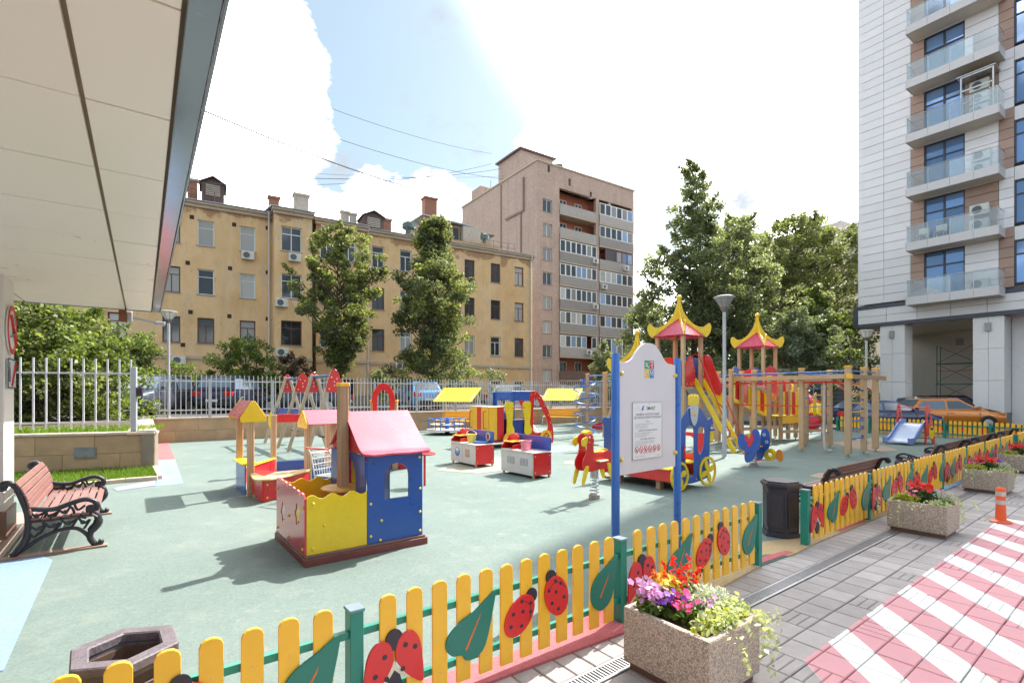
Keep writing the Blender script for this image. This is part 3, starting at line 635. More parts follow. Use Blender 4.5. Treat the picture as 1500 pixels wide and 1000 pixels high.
# ------------------------------------------------------------------ street lamps
LGLASS = glass('lamp_glass', (.62, .62, .62), .15, .55)
def make_lamp(label, base, ztop, group='slim grey street lamps'):
    t = thing('street_lamp', label, 'lamp', base, 0, group); h = ztop-base.z
    mb = MB(); mb.lathe([(.055,0),(.055,h*.3),(.043,h*.31),(.043,h-.42)], n=14); mb.build('pole', GREYM, t, smooth=40)
    MB().lathe([(.085,0),(.085,.02),(.06,.03)], n=14).build('base_plate', GREYM, t, smooth=40)
    mb = MB(); mb.lathe([(.043,h-.43),(.075,h-.40),(.10,h-.30),(.095,h-.295),(.03,h-.36)], n=16); mb.build('lamp_holder', M('lamp_dark', (.16,.15,.15), .4, metal=.5), t, smooth=40)
    mb = MB()
    mb.lathe([(.10,h-.30),(.245,h-.07),(.24,h-.07),(.095,h-.295)], n=18); mb.build('lamp_shade', LGLASS, t, smooth=40)
    mb = MB(); mb.lathe([(.245,h-.07),(.26,h-.06),(.26,h-.03),(.20,h-.01),(.02,h)], n=18); mb.build('lamp_cap', M('lamp_cap', (.35,.34,.33), .5), t, smooth=40)
    mb = MB()
    for i in range(8): a = 2*pi*i/8; mb.tube([(.10*math.cos(a), .10*math.sin(a), h-.30), (.247*math.cos(a), .247*math.sin(a), h-.07)], .006, 4)
    mb.build('shade_rib', MATS['lamp_dark'], t)
    return t
l1 = make_lamp('tall grey street lamp in front of the stone wall at the left', G(247, 647), ZY(455, G(247, 647).y))
make_lamp('grey street lamp between the two pagoda-roofed play towers', G(1061, 671), ZY(433, G(1061, 671).y))
make_lamp('grey street lamp behind the climbing frame before the white tower block', G(1269, 638), ZY(483, G(1269, 638).y))
# ------------------------------------------------------------------ information board
sp0 = UV(3.68, 3.22, .012); sp1 = UV(4.73, 3.27, .012); sd_ = (sp1-sp0); SL = sd_.length
ib = thing('information_board', 'tall white playground rules board on two blue posts behind the front fence', 'sign', sp0, math.atan2(sd_.y, sd_.x))
for x in (0, SL): MB().lathe([(.04,0),(.04,2.045),(.034,2.06)], (x, 0, 0), n=16).build('post', BLUEP, ib, smooth=40)
w0, w1 = .05, SL-.055; cxm = (w0+w1)/2
top = [(w1,1.985)]+[p[:2] for p in spl([(w1,1.985,0),(w1-.10,1.985,0),(w1-.19,2.02,0),(w1-.27,2.10,0),(cxm+.1,2.175,0),(cxm,2.19,0),(cxm-.1,2.175,0),(w0+.27,2.10,0),(w0+.19,2.02,0),(w0+.10,1.985,0),(w0,1.985,0)], 4)][1:]
MB().prism([(w0,.90),(w1,.90)]+top, -.012, .012).build('board', M('board_white', (.64, .60, .64), .4, var=.05, scale=2), ib, bevel=.004)
for x in (w0+.02, w1-.015):
    for z in (1.87, 1.05): MB().ball((x, -.022, z), .022, 10).build('bolt_cap', BOLT, ib, smooth=60)
def panel_text(parent, name, txt, size, x, z, y, mat, align='CENTER', bold=False, sx=1):
    v, f = text_mesh(txt, size, align, bold); mb = MB(); mb.add([(x+a*sx, y, z+b) for a, b, c in v], f); return mb.build(name, mat, parent)
q = .077; zc = 1.925
LOGO = [((-1, 1), 'logo_green', (.01,.30,.14)), ((1, 1), 'logo_red', (.55,.03,.04)), ((-1, -1), 'logo_yellow', (.75,.50,.02)), ((1, -1), 'logo_blue', (.03,.22,.62))]
for (dx, dz), nm, c in LOGO:
    a0, a1 = sorted((dx*.004, dx*.079)); b0_, b1_ = sorted((dz*.004, dz*.088)); mt_ = M(nm, c, .4, var=.02)
    o = MB().box(cxm+a0, cxm+a1, -.0145, -.0118, zc+b0_, zc+b1_).build('logo_square', mt_, ib)
strokes = {(-1,1): [(.016,.02),(.05,.065),(.016,.065),(.05,.02),(.066,.02)], (1,1): [(.012,.07),(.05,.07),(.05,.045),(.02,.045),(.05,.012)], (-1,-1): [(.014,.015),(.014,.06),(.05,.03),(.05,.075)], (1,-1): [(.014,.075),(.014,.03),(.055,.07),(.055,.02)]}
for (dx, dz), pts in strokes.items():
    x0 = cxm-.079 if dx < 0 else cxm+.004; z0 = zc+.002 if dz > 0 else zc-.088
    MB().tube([(x0+a, -.0148, z0+b) for a, b in pts], .0065, 4).build('logo_stroke', WHT, ib)
pw, ph_, pz = .245, .555, 1.31; px0 = cxm-.035
POSTER = M('poster_white', (.74, .73, .75), .3, var=.02); INK = M('ink_dark', (.05, .055, .08), .6, var=0); INKG = M('ink_grey', (.30, .31, .34), .6, var=0); INKR = M('ink_red', (.62, .05, .06), .6, var=0)
po = MB().box(px0-pw, px0+pw, -.019, -.0125, pz-ph_/2, pz+ph_/2).build('poster', POSTER, ib)
mb = MB(); 
for a, b, c, d in ((-pw-.006, -pw, -ph_/2-.006, ph_/2+.006), (pw, pw+.006, -ph_/2-.006, ph_/2+.006)): mb.box(px0+a, px0+b, -.021, -.0126, pz+c, pz+d)
for z in (-ph_/2-.006, ph_/2): mb.box(px0-pw, px0+pw, -.021, -.0126, pz+z, pz+z+.006)
mb.build('poster_frame', STEEL, ib)
# keep the lettering a part of the board and flat on the poster
ty = -.0196
panel_text(po, 'heading', 'SMART', .05, px0+.055, pz+.205, ty, INK, bold=True)
MB().prism([(px0-.105,pz+.205),(px0-.075,pz+.2),(px0-.068,pz+.235),(px0-.055,pz+.25),(px0-.085,pz+.243)], ty-.0005, -.019).build('heading_mark', M('ink_blue', (.03,.13,.36), .5), po)
panel_text(po, 'title', 'ПРАВИЛА ЭКСПЛУАТАЦИИ', .029, px0, pz+.152, ty, INK, bold=True)
panel_text(po, 'title', 'ДЕТСКОЙ ИГРОВОЙ ПЛОЩАДКИ', .0275, px0, pz+.122, ty, INK, bold=True)
panel_text(po, 'title', 'Общее:', .02, px0, pz+.085, ty, INKG, bold=True)
para = [(.062, 'Площадка предназначена для детей'), (.044, 'в возрасте от 3 до 12 лет'), (.026, 'в присутствии взрослых'), (-.025, 'Дети до 7 лет должны находиться'), (-.042, 'под присмотром родителей'), (-.059, 'или сопровождающих'), (-.112, 'Осмотрите оборудование и убедитесь'), (-.129, 'в отсутствии посторонних предметов'), (-.146, 'на игровой площадке')]
for dz, s_ in para: panel_text(po, 'paragraph_line', s_, .0175, px0-pw+.03, pz+dz, ty, INKG, 'LEFT')
panel_text(po, 'title', 'Правила пользования площадкой', .019, px0, pz-.002, ty, INK, bold=True)
panel_text(po, 'title', 'На площадке запрещается', .019, px0, pz-.088, ty, INK, bold=True)
for i in range(6):
    x = px0-.185+i*.074
    MB().tube([(x+.027*math.cos(a), ty, pz-.185+.03*math.sin(a)) for a in np.linspace(0, 2*pi, 17)[:-1]], .004, 4, closed=True).build('pictogram', INKR, po)
    mb = MB(); mb.tube([(x-.019, ty, pz-.164), (x+.019, ty, pz-.206)], .003, 4); mb.disc((x-.004+.006*(i % 2), pz-.18), .006, ty-.0005, -.019, n=8); mb.box(x-.007, x+.007, ty-.0005, -.019, pz-.202, pz-.187); mb.build('pictogram_figure', INKR if i % 2 else INK, po)
panel_text(po, 'paragraph_line', 'ЗАПРЕЩЕНО НА ТЕРРИТОРИИ', .0165, px0, pz-.23, ty, INKR)
panel_text(po, 'paragraph_line', 'Служба эксплуатации', .0155, px0-pw+.03, pz-.256, ty, INKG, 'LEFT'); panel_text(po, 'paragraph_line', 'тел. 112', .0165, px0+pw-.03, pz-.264, ty, INKR, 'RIGHT')
# ------------------------------------------------------------------ delineator post
t = thing('delineator_post', 'orange flexible delineator post with silver bands on the striped paving', 'bollard', G(1466, 764))
ORG = M('delineator_orange', (.72, .10, .02), .45); 
MB().lathe([(.115,0),(.115,.012),(.075,.03),(.06,.035)], n=18).build('foot', ORG, t, smooth=40)
MB().lathe([(.056,.03),(.052,.2),(.05,.44),(.045,.45)], n=18).build('post', ORG, t, smooth=40)
for z in (.235, .345): MB().lathe([(.0535,z),(.0535,z+.055)], n=18).build('reflective_band', M('silver_band', (.50,.47,.45), .35, metal=.3), t, smooth=40)
# ------------------------------------------------------------------ stone planters and their plants
AGG = M('exposed_aggregate', (.42, .355, .30), .85, var=.1, scale=3, bump=.5, bscale=120, dirt=.1)
def aggregate():
    nt = AGG.node_tree; N = nt.nodes; L = nt.links; b = N['Principled BSDF']; src = b.inputs['Base Color'].links[0].from_socket
    tc = N.new('ShaderNodeTexCoord'); v = N.new('ShaderNodeTexVoronoi'); v.inputs['Scale'].default_value = 135; L.new(tc.outputs['Object'], v.inputs['Vector'])
    s = N.new('ShaderNodeSeparateColor'); L.new(v.outputs['Color'], s.inputs[0])
    r = N.new('ShaderNodeValToRGB'); e = r.color_ramp.elements; e[0].position = 0; e[0].color = (.20,.15,.12,1); e[1].position = 1; e[1].color = (.62,.55,.48,1)
    for p, c in ((.25,(.26,.19,.15,1)), (.5,(.44,.35,.28,1)), (.75,(.55,.42,.34,1))): x = e.new(p); x.color = c
    L.new(s.outputs[0], r.inputs[0])
    mx = N.new('ShaderNodeMix'); mx.data_type = 'RGBA'; mx.inputs['Factor'].default_value = .72; L.new(src, mx.inputs['A']); L.new(r.outputs[0], mx.inputs['B']); L.new(mx.outputs['Result'], b.inputs['Base Color'])
    bp = [n for n in N if n.type == 'BUMP'][0]; L.new(v.outputs['Distance'], bp.inputs['Height']); bp.invert = True; bp.inputs['Strength'].default_value = .6
aggregate()
PW, PD = .54, .585
LF1 = leafmat('leaf_mid', (.10, .17, .03)); LFV = leafmat('leaf_variegated', (.46, .50, .30), .3); LFY = leafmat('leaf_lime', (.36, .38, .05)); LFS = leafmat('leaf_silver', (.48, .52, .50), .2); LFD = leafmat('leaf_dark', (.045, .09, .025))
PR = leafmat('petal_red', (.62, .025, .02), .25, .3); PO = leafmat('petal_orange', (.68, .16, .02), .25, .3); PV = leafmat('petal_violet', (.20, .03, .42), .25, .3); PP = leafmat('petal_pink', (.66, .08, .28), .25, .3); PL = leafmat('petal_lilac', (.50, .24, .52), .25, .3); PYE = leafmat('petal_yellow', (.72, .50, .06), .2, .3); PM = leafmat('petal_maroon', (.22, .01, .05), .25, .25)
def npcat(parts):                                    # parts: (verts, quads, material index)
    V_ = []; F_ = []; I_ = []; o = 0
    for v, f, m in parts: V_.append(v); F_.append(f+o); I_.append(np.full(len(f), m)); o += len(v)
    return np.concatenate(V_), np.concatenate(F_), np.concatenate(I_)
def blooms(cs, r, n=5, m=1):
    cs = np.asarray(cs); v = []; f = []; k = 0
    for c in cs:
        nrm = Vector((random.gauss(-.25, .5), random.gauss(-.5, .5), 1)).normalized(); x = nrm.orthogonal().normalized(); y = nrm.cross(x); rr = r*random.uniform(.75, 1.2)
        for j in range(n):
            a = 2*pi*j/n; d = x*math.cos(a)+y*math.sin(a); e = x*-math.sin(a)+y*math.cos(a); c_ = Vector(c)
            v += [c_, c_+d*rr*.6+e*rr*.42+nrm*rr*.15, c_+d*rr+nrm*rr*.05, c_+d*rr*.6-e*rr*.42+nrm*rr*.15]; f.append((k, k+1, k+2, k+3)); k += 4
    return np.array(v), np.array(f), m
def cloud_pts(n, c, r): 
    p = rng.normal(size=(n, 3)); p /= np.linalg.norm(p, axis=1)[:, None]; p *= rng.uniform(.35, 1, n)[:, None]; return p*np.array(r)+np.array(c)
def plant(name, label, parts, mats, loc, rz, cat='plant', group=None):
    v, f, i = npcat(parts); return mesh_np(name, v, f, mats, i, loc=loc, rz=rz, label=label, cat=cat, group=group)
def lq(pts, size, m=0, **k): v, f = leaf_quads(pts, size, **k); return v, f, m
def spikes(cs, h, r, m, n=26):
    P = []
    for c in cs:
        l = Vector((random.gauss(0, .18), random.gauss(0, .18), 1)); hh = h*random.uniform(.7, 1.2)
        for j in range(n): a = random.uniform(0, 2*pi); zz = random.random(); rr = r*(1.1-zz*.8); P.append(Vector(c)+l*hh*zz+Vector((math.cos(a)*rr, math.sin(a)*rr, 0)))
    v, f = leaf_quads(np.array(P), .03, up=.2, asp=.5); return v, f, m
def trail(c, d, n, ln, seed=0):                      # hanging ivy strand: points down the side of the box
    P = []
    for _ in range(n):
        p = Vector(c)+Vector((random.gauss(0, .05), random.gauss(0, .05), 0)); d_ = (Vector(d)+Vector((random.gauss(0, .35), random.gauss(0, .35), 0))).normalized(); L_ = ln*random.uniform(.45, 1.1); k = int(L_/.016)
        for j in range(k):
            u = j/k; q = p+d_*(.07*min(1, u*4)+.05*u)+Vector((0, 0, .03*math.sin(min(u*4, pi))-max(0, u-.12)*L_)); P.append(q+Vector((random.gauss(0, .012), random.gauss(0, .012), random.gauss(0, .012))))
    return np.array(P)
def planter(k, N_, nice):
    loc = Vector((N_[0], N_[1], 0)); rz = TH
    t = thing('planter', nice, 'planter', loc, rz, 'exposed aggregate planters along the fence'); h = .385          # local: x 0..PW along u, y 0..PD along v
    mb = MB(); e = .045
    o = [(0,0),(PW,0),(PW,PD),(0,PD)]; i_ = [(e,e),(PW-e,e),(PW-e,PD-e),(e,PD-e)]
    mb.prism([o, i_], .05, h, 'xy'); mb.box(e, PW-e, e, PD-e, .05, .07); mb.build('tub', AGG, t, bevel=.014, seg=2)
    MB().box(.03, PW-.03, .03, PD-.03, 0, .052).build('plinth', M('plinth_brown', (.14, .075, .06), .8), t)
    MB().box(e+.002, PW-e-.002, e+.002, PD-e-.002, .07, h-.035).build('potting_soil', SOIL, t)
    return loc, rz, h
pl = [planter(0, (1.04, 2.66), 'speckled stone planter with violet, red and white-leaved plants, nearest the camera'),
      planter(1, (5.01, 5.81), 'speckled stone planter with red geraniums, left of the orange post'),
      planter(2, (8.18, 8.33), 'speckled stone planter behind the orange post, with red and purple flowers'),
      planter(3, (10.85, 10.44), 'speckled stone planter cut by the right picture edge, farthest along the fence')]
def grid_pts(n, x0, x1, y0, y1, z): return [(random.uniform(x0, x1), random.uniform(y0, y1), z+random.gauss(0, .02)) for _ in range(n)]
loc, rz, h = pl[0]; GP = 'flowering plants in the nearest planter'
plant('petunia', 'lilac and violet petunias at the left end of the nearest planter', [lq(cloud_pts(260, (.13,.44,h+.03), (.12,.13,.08)), .042, 0), blooms(grid_pts(70, .03,.2,.36,.56,h+.11), .023, m=1), blooms(grid_pts(26, .06,.24,.28,.48,h+.08), .024, m=2)], [LF1, PL, PV], loc, rz, 'flower')
plant('salvia', 'scarlet salvia spikes at the back of the nearest planter', [lq(cloud_pts(260, (.38,.42,h+.03), (.14,.13,.08)), .045, 0), spikes(grid_pts(9, .30,.5,.34,.54,h+.06), .15, .026, 1), spikes(grid_pts(5, .2,.32,.40,.54,h+.06), .13, .024, 2)], [LF1, PR, PO], loc, rz, 'flower')
plant('coleus', 'yellow-flowered plant between the petunias and salvia in the nearest planter', [lq(cloud_pts(160, (.24,.42,h+.08), (.09,.09,.06)), .045, 0), blooms(grid_pts(22, .18,.32,.36,.52,h+.13), .026, m=1)], [LFY, PYE], loc, rz, 'flower')
plant('pink_petunia', 'hot pink petunias at the middle of the nearest planter', [lq(cloud_pts(220, (.20,.26,h+.02), (.13,.11,.06)), .04, 0), blooms(grid_pts(22, .12,.26,.2,.33,h+.075), .024, m=1), blooms(grid_pts(9, .26,.34,.15,.24,h+.07), .022, m=2)], [LF1, PP, PL], loc, rz, 'flower')
plant('dusty_miller', 'silvery white dusty miller plant at the right of the nearest planter', [lq(cloud_pts(900, (.40,.24,h+.05), (.15,.14,.09)), .034, 0, asp=.35)], [LFS], loc, rz)
tr = np.concatenate([trail((.16,-.02,h), (-.3,-1,0), 3, .16), trail((.53,.03,h), (1,-.1,0), 6, .44), trail((.35,.0,h), (0,-1,0), 6, .13), trail((.53,.2,h), (1,.1,0), 5, .3)])
plant('variegated_ivy', 'cream and green ivy spilling over the near corner of the nearest planter', [lq(np.concatenate([cloud_pts(520, (.27,.11,h+.02), (.25,.11,.07)), cloud_pts(160, (.48,.12,h+.02), (.09,.12,.06)), tr]), .036, 0), lq(cloud_pts(160, (.25,.1,h+.02), (.24,.1,.05)), .036, 1)], [LFV, LFY], loc, rz)
for k, wh in ((1, 'the planter left of the orange post'), (2, 'the planter behind the orange post'), (3, 'the farthest planter')):
    loc, rz, h = pl[k]; sc_ = 1-.12*(k-1)
    plant('geranium', 'red geraniums in the middle of '+wh, [lq(cloud_pts(280, (.27,.3,h+.05), (.16,.16,.10)), .05, 0), blooms(grid_pts(50, .18,.42,.2,.46,h+.16), .03, m=1), spikes(grid_pts(4, .3,.44,.34,.5,h+.1), .14, .02, 2, 14)], [LFD, PR, PR], loc, rz, 'flower')
    plant('lime_coleus', 'lime yellow foliage at the left end of '+wh, [lq(cloud_pts(380, (.09,.42,h+.03), (.10,.15,.06)), .036, 0), blooms(grid_pts(6, .05,.15,.3,.5,h+.1), .028, m=1)], [LFY, PP], loc, rz)
    plant('dusty_miller', 'silver foliage at the right end of '+wh, [lq(cloud_pts(380, (.42,.12,h+.05), (.1,.1,.08)), .032, 0, asp=.35), blooms(grid_pts(14 if k > 1 else 5, .33,.5,.1,.3,h+.13), .03, m=1)], [LFS, PV if k > 1 else PP], loc, rz)
    tr = np.concatenate([trail((.53,.1,h), (1,-.3,0), 7, .36), trail((-.01,.5,h), (-1,0,0), 3, .3), trail((.3,.0,h), (0,-1,0), 3, .1), trail((.0,.25,h), (-1,0,0), 5, .09)])
    plant('trailing_ivy', 'green and cream ivy hanging over the rim of '+wh, [lq(np.concatenate([cloud_pts(200, (.1,.1,h), (.13,.14,.05)), tr]), .034, 0), lq(cloud_pts(160, (.2,.08,h), (.22,.1,.05)), .036, 1)], [LFV, LF1], loc, rz)
# ------------------------------------------------------------------ play equipment: helpers
def wav(x0, x1, z, a, n, k=26, slope=0): return [(x0+(x1-x0)*i/k, z+slope*i/k+a*math.sin(2*pi*n*i/k)) for i in range(k+1)]
def panel(p, name, loops, a0, a1, mat, plane='xz', bevel=.004, **k): return MB().prism(loops, a0, a1, plane).build(name, mat, p, bevel=bevel, **k)
_bolt = MB().ball((0,0,0), .016, 8).build('bolt_cap', BOLT, smooth=60); BOLT_ME = _bolt.data; bpy.data.objects.remove(_bolt)
def bolts(p, pts, s=1.0):
    for q in pts:
        o = bpy.data.objects.new('bolt_cap', BOLT_ME); C.objects.link(o); o.parent = p; o.location = q; o.scale = (s, s, s)
def post(p, x, y, z0, z1, w=.1, cap=True, mat=WOOD, steel=True):
    mb = MB(); mb.prism(rrect(x-w/2, x+w/2, y-w/2, y+w/2, w*.18, 2), z0+(.08 if steel else 0), z1, 'xy')
    for s_ in (-1, 1): mb.box(x+s_*w*.15-.004, x+s_*w*.15+.004, y-w/2-.0015, y+w/2+.0015, z0+.12, z1-.02, 1)
    o = mb.build('post', [mat, M('post_groove', (.30, .19, .11), .7)], p)
    if steel: MB().cyl((x, y, z0), (x, y, z0+.09), .022, n=8).build('post_foot', STEEL, o)
    if cap: MB().lathe([(w*.66, z1), (w*.66, z1+.035), (w*.28, z1+.055)], (x, y, 0), n=4).build('post_cap', YEL, o) if False else MB().prism(rrect(x-w*.56, x+w*.56, y-w*.56, y+w*.56, w*.15, 2), z1, z1+.04, 'xy').build('post_cap', YEL, o, bevel=.012)
    return o
# ------------------------------------------------------------------ playhouse boat
B0 = UV(1.385, 5.13, .012); bt = thing('playhouse_boat', 'boat-shaped playhouse with yellow bow panel, blue cabin and pink gable roof', 'playhouse', B0, TH)
BL, BW = 1.25, 1.16; xc = .61
for x0, x1, y0, y1 in ((-.03, BL+.04, -.05, .06), (-.03, BL+.04, BW-.06, BW+.05), (-.03, .05, .063, BW-.063), (BL-.05, BL+.04, .063, BW-.063)):
    MB().box(x0, x1, y0, y1, -.01, .075).build('base_beam', M('base_timber', (.17, .045, .04), .55, var=.2, dirt=.2), bt, bevel=.004)
for k in range(9): MB().box(-.02, BL+.02, -.03+k*.135, .10+k*.135, .076, .10).build('floor_board', M('floor_board', (.17, .10, .10), .5, var=.2), bt, bevel=.003)
zt = .655
panel(bt, 'bow_panel', [(0,.10), (xc-.003,.10)]+wav(0, xc-.003, zt+.005, .022, 3)[::-1], 0, .018, YELP)
bolts(bt, [(.06,-.005,.155), (.06,-.005,.60), (.17,-.005,.37)])
# left end panel: sloping scalloped top with flower cut-outs
sc_top = []
for i in range(7):
    y0_, y1_ = BW*i/7, BW*(i+1)/7; base = zt+.0+.03*(i/6)
    sc_top += [(y0_+.004, base-.01), (y0_+.05, base+.035), (y1_-.05, base+.045), (y1_-.004, base+.01)]
flow = lambda cy, cz, r: [(cy+(r+r*.24*math.cos(5*a))*math.cos(a), cz+(r+r*.24*math.cos(5*a))*math.sin(a)*1.2) for a in np.linspace(0, 2*pi, 26)[:-1]]
panel(bt, 'end_panel', [[(0,.10), (BW,.10)]+sc_top[::-1], flow(.27, .455, .08), flow(.86, .37, .08)], -.02, -.002, REDP, 'yz')
panel(bt, 'flower_panel', flow(.275, .455, .071), -.012, -.006, YELP, 'yz', 0); panel(bt, 'flower_panel', flow(.865, .37, .071), -.012, -.006, WHT, 'yz', 0)
bolts(bt, [(-.022, y, z) for y, z in ((.05,.155),(.05,.56),(.6,.38),(.62,.15),(1.1,.15),(1.1,.6))])
# cabin
zw = 1.05
panel(bt, 'cabin_front', [[(xc+.002,.10), (BL,.10), (BL,zw-.035), (xc+.002,zw-.035)], arch(xc+.19, xc+.47, .55, .93)], -.004, .018, BLUE)
bolts(bt, [(x, -.008, z) for x, z in ((xc+.035,.18),(xc+.035,.52),(xc+.14,.125),(xc+.155,.33),(BL-.035,.15),(BL-.035,.36),(BL-.035,.62),(BL-.04,.97))])
gab = [(0,.10), (BW,.10), (BW,zw), (BW/2,1.42), (0,zw)]
panel(bt, 'cabin_side', [[(.02,.10), (.33,.10), (.33,.42), (BW-.06,.42), (BW-.06,.10), (BW,.10), (BW-.03,zw-.03), (.03,zw-.03)], arch(.30, .86, .60, 1.0)], xc-.016, xc+.0015, BLUE, 'yz')
panel(bt, 'gable_board', [(.06,zw-.018), (BW-.06,zw-.018), (BW/2,1.36)], xc-.014, xc+.004, REDP, 'yz')
panel(bt, 'cabin_side', [[(.02,.10), (BW,.10), (BW-.03,zw-.03), (.03,zw-.03)], arch(.28, .88, .2, .95)], BL-.018, BL-.001, BLUE, 'yz')
panel(bt, 'gable_board', [(.06,zw-.018), (BW-.06,zw-.018), (BW/2,1.36)], BL-.016, BL+.002, REDP, 'yz')
panel(bt, 'cabin_back', [(xc+.03,.10), (xc+.24,.10), (xc+.24,zw-.03), (xc+.03,zw-.03)], BW-.02, BW-.002, REDP); panel(bt, 'cabin_back', [(xc+.243,.10), (xc+.32,.10), (xc+.32,zw-.03), (xc+.243,zw-.03)], BW-.02, BW-.002, YELP)
panel(bt, 'stern_panel', [(0,.10), (xc-.02,.10)]+wav(0, xc-.02, zt, .02, 3)[::-1], BW-.02, BW-.002, YELP)
PINKROOF = M('roof_pink', (.60, .085, .13), .26, var=.06, coat=.25)
def roof_slope(sgn):
    prof = spl([(BW/2,0,1.475), (BW/2-.2,0,1.31), (BW/2-.42,0,1.13), (BW/2-.55,0,1.06), (BW/2-.665,0,1.045)], 4); mb = MB(); n = len(prof); K = 18
    x0, x1 = xc-.045, BL+.10
    for side in (0, 1):
        vs = []
        for k in range(K+1):
            u = k/K
            for i, (y, _, z) in enumerate(prof):
                w = i/(n-1); yy = y-(.02*math.sin(u*pi*4)*w**4); rr = max(0, w-.75)/.25; edge = .07*rr**2
                x = x0+(x1-x0)*u; x = max(x0+edge*(1 if u < .5 else 0), min(x1-edge*(1 if u > .5 else 0), x))
                vs.append((x, BW/2+(yy-BW/2)*sgn, z-(.02 if side else 0)))
        fs = []
        for k in range(K):
            for i in range(n-1):
                a = k*n+i; f = (a, a+n, a+n+1, a+1); fs.append(f if (side == 0) != (sgn > 0) else f[::-1])
        mb.add(vs, fs)
    m = (K+1)*n
    ring = [k*n for k in range(K+1)]+[K*n+i for i in range(1, n)]+[k*n+n-1 for k in range(K-1, -1, -1)]+[i for i in range(n-2, 0, -1)]
    mb.f += [(ring[i], ring[(i+1) % len(ring)], ring[(i+1) % len(ring)]+m, ring[i]+m) for i in range(len(ring))]; mb.m += [0]*len(ring)
    mb.build('roof_panel', PINKROOF, bt, smooth=40)
roof_slope(1); roof_slope(-1)
mst = MB(); mx_, my_ = .53, .52
mst.prism(rrect(mx_-.055, mx_+.055, my_-.055, my_+.055, .02, 3), .10, 1.76, 'xy'); mst = mst.build('mast', M('brown_post', (.42, .27, .16), .5, var=.1, rand=.05), bt)
for s_ in (-.022, .022):
    MB().box(mx_+s_-.003, mx_+s_+.003, my_-.0565, my_+.0565, .12, 1.75).build('groove', M('post_groove', (.30, .19, .11), .7), mst); MB().box(mx_-.0565, mx_+.0565, my_+s_-.003, my_+s_+.003, .12, 1.75).build('groove', M('post_groove', (.30, .19, .11), .7), mst)
MB().prism(rrect(mx_-.062, mx_+.062, my_-.062, my_+.062, .02, 3), 1.76, 1.80, 'xy').build('post_cap', YEL, mst, bevel=.012)
MB().lathe([(.225,.605),(.235,.615),(.235,.63),(.225,.64)], (mx_, my_, 0), n=28).build('round_table', M('table_orange', (.62, .33, .06), .4, var=.1, dirt=.1), bt, smooth=40)
# round red table
ts = thing('round_play_table', 'small round red-topped table on a red leg right of the playhouse', 'table', G(622, 711, .012))
MB().lathe([(.19,.565),(.2,.572),(.2,.59),(.19,.596)], n=26).build('table_top', REDP, ts, smooth=40); MB().cyl((0,0,0), (0,0,.565), .022, n=10).build('leg', RED, ts, smooth=40)
# ------------------------------------------------------------------ sandpit courtyard with little roofed posts
sb = thing('sandpit_playset', 'sandpit playset with yellow-gabled posts, red beam and blue boards left of the playhouse', 'sandpit', UV(1.53, 8.9, .012), TH)
def gable(p, x0, x1, y0, y1, z, rise, along='y'):     # little roof: yellow gables, pink slope boards
    if along == 'x':
        ym = (y0+y1)/2
        for x in (x0, x1-.02): panel(p, 'gable_board', [(y0-.03,z-.10), (y1+.03,z-.10), (y1+.04,z-.02), (ym+.03,z+rise), (ym-.03,z+rise), (y0-.04,z-.02)], x, x+.02, YELP, 'yz')
        for s_ in (-1, 1): MB().beam(((x0+x1)/2, ym+s_*.005, z+rise), ((x0+x1)/2, ym+s_*((y1-y0)/2+.06), z-.03), (x1-x0)-.045, .018).build('roof_panel', PINKROOF, p)
    else:
        xm = (x0+x1)/2
        for y in (y0, y1-.02): panel(p, 'gable_board', [(x0-.03,z-.10), (x1+.03,z-.10), (x1+.04,z-.02), (xm+.03,z+rise), (xm-.03,z+rise), (x0-.04,z-.02)], y, y+.02, YELP)
        for s_ in (-1, 1): MB().beam((xm+s_*.005, (y0+y1)/2, z+rise), (xm+s_*((x1-x0)/2+.06), (y0+y1)/2, z-.03), (y1-y0)-.045, .018).build('roof_panel', PINKROOF, p)
WOODR = M('reddish_timber', (.55, .36, .22), .5, var=.08, rand=.08)
def loc_of(px, t): return S_AT(px, t)-1.53, t-8.9
for px, t_, z1 in ((351, 10.15, 1.30), (367, 9.2, 1.27), (451, 9.15, 1.22), (400.5, 11.4, 1.23), (480, 11.2, 1.23), (489, 9.15, 1.2)):
    x, y = loc_of(px, t_); post(sb, x, y, -.01, z1, .105, False, WOODR, False)
xa, ya = loc_of(351, 10.15); xb, yb = loc_of(367, 9.2); xc_, yc = loc_of(451, 9.15); xd, yd = loc_of(400.5, 11.4); xe, ye = loc_of(480, 11.2); xf, yf = loc_of(489, 9.15)
gable(sb, min(xa,xb)-.12, max(xa,xb)+.18, yb-.10, ya+.12, 1.31, .24, 'y')
gable(sb, xc_-.1, xf+.12, yc-.26, yc+.26, 1.18, .2, 'x')
panel(sb, 'side_board', [(yb+.06,.0), (ya-.06,.0), (ya-.06,.50), (yb+.06,.50)], xb-.075, xb-.055, BLUE, 'yz'); MB().box(xb-.13, xb+.12, yb+.06, ya-.06, .50, .525).build('counter', YELP, sb, bevel=.006)
panel(sb, 'beam_board', [(xd+.06,1.07), (xe-.06,1.05), (xe-.06,1.22), (xd+.06,1.24)], yd-.06, yd-.04, RED)
for x, y in ((xd-.07, yd), (xe+.06, ye)): panel(sb, 'gable_board', [(y-.06,.95), (y+.14,1.05), (y+.14,1.2), (y-.06,1.3)], x, x+.02, YELP, 'yz')
panel(sb, 'back_board', [(xd+.06,.0), (xe+.5,.0), (xe+.5,.25), (xd+.06,.25)], yd-.02, yd, BLUE)
pa = Vector((xa+.06, ya, 0)); pdv = Vector((xd, yd-.06, 0))
MB().beam((xa+.05, ya+.02, .16), (xd, yd-.08, .16), .02, .30).build('side_board', RED, sb, bevel=.003)
MB().beam((xa+.05, ya+.02, .33), (xd, yd-.08, .33), .08, .03).build('board_rail', YELP, sb, bevel=.006)
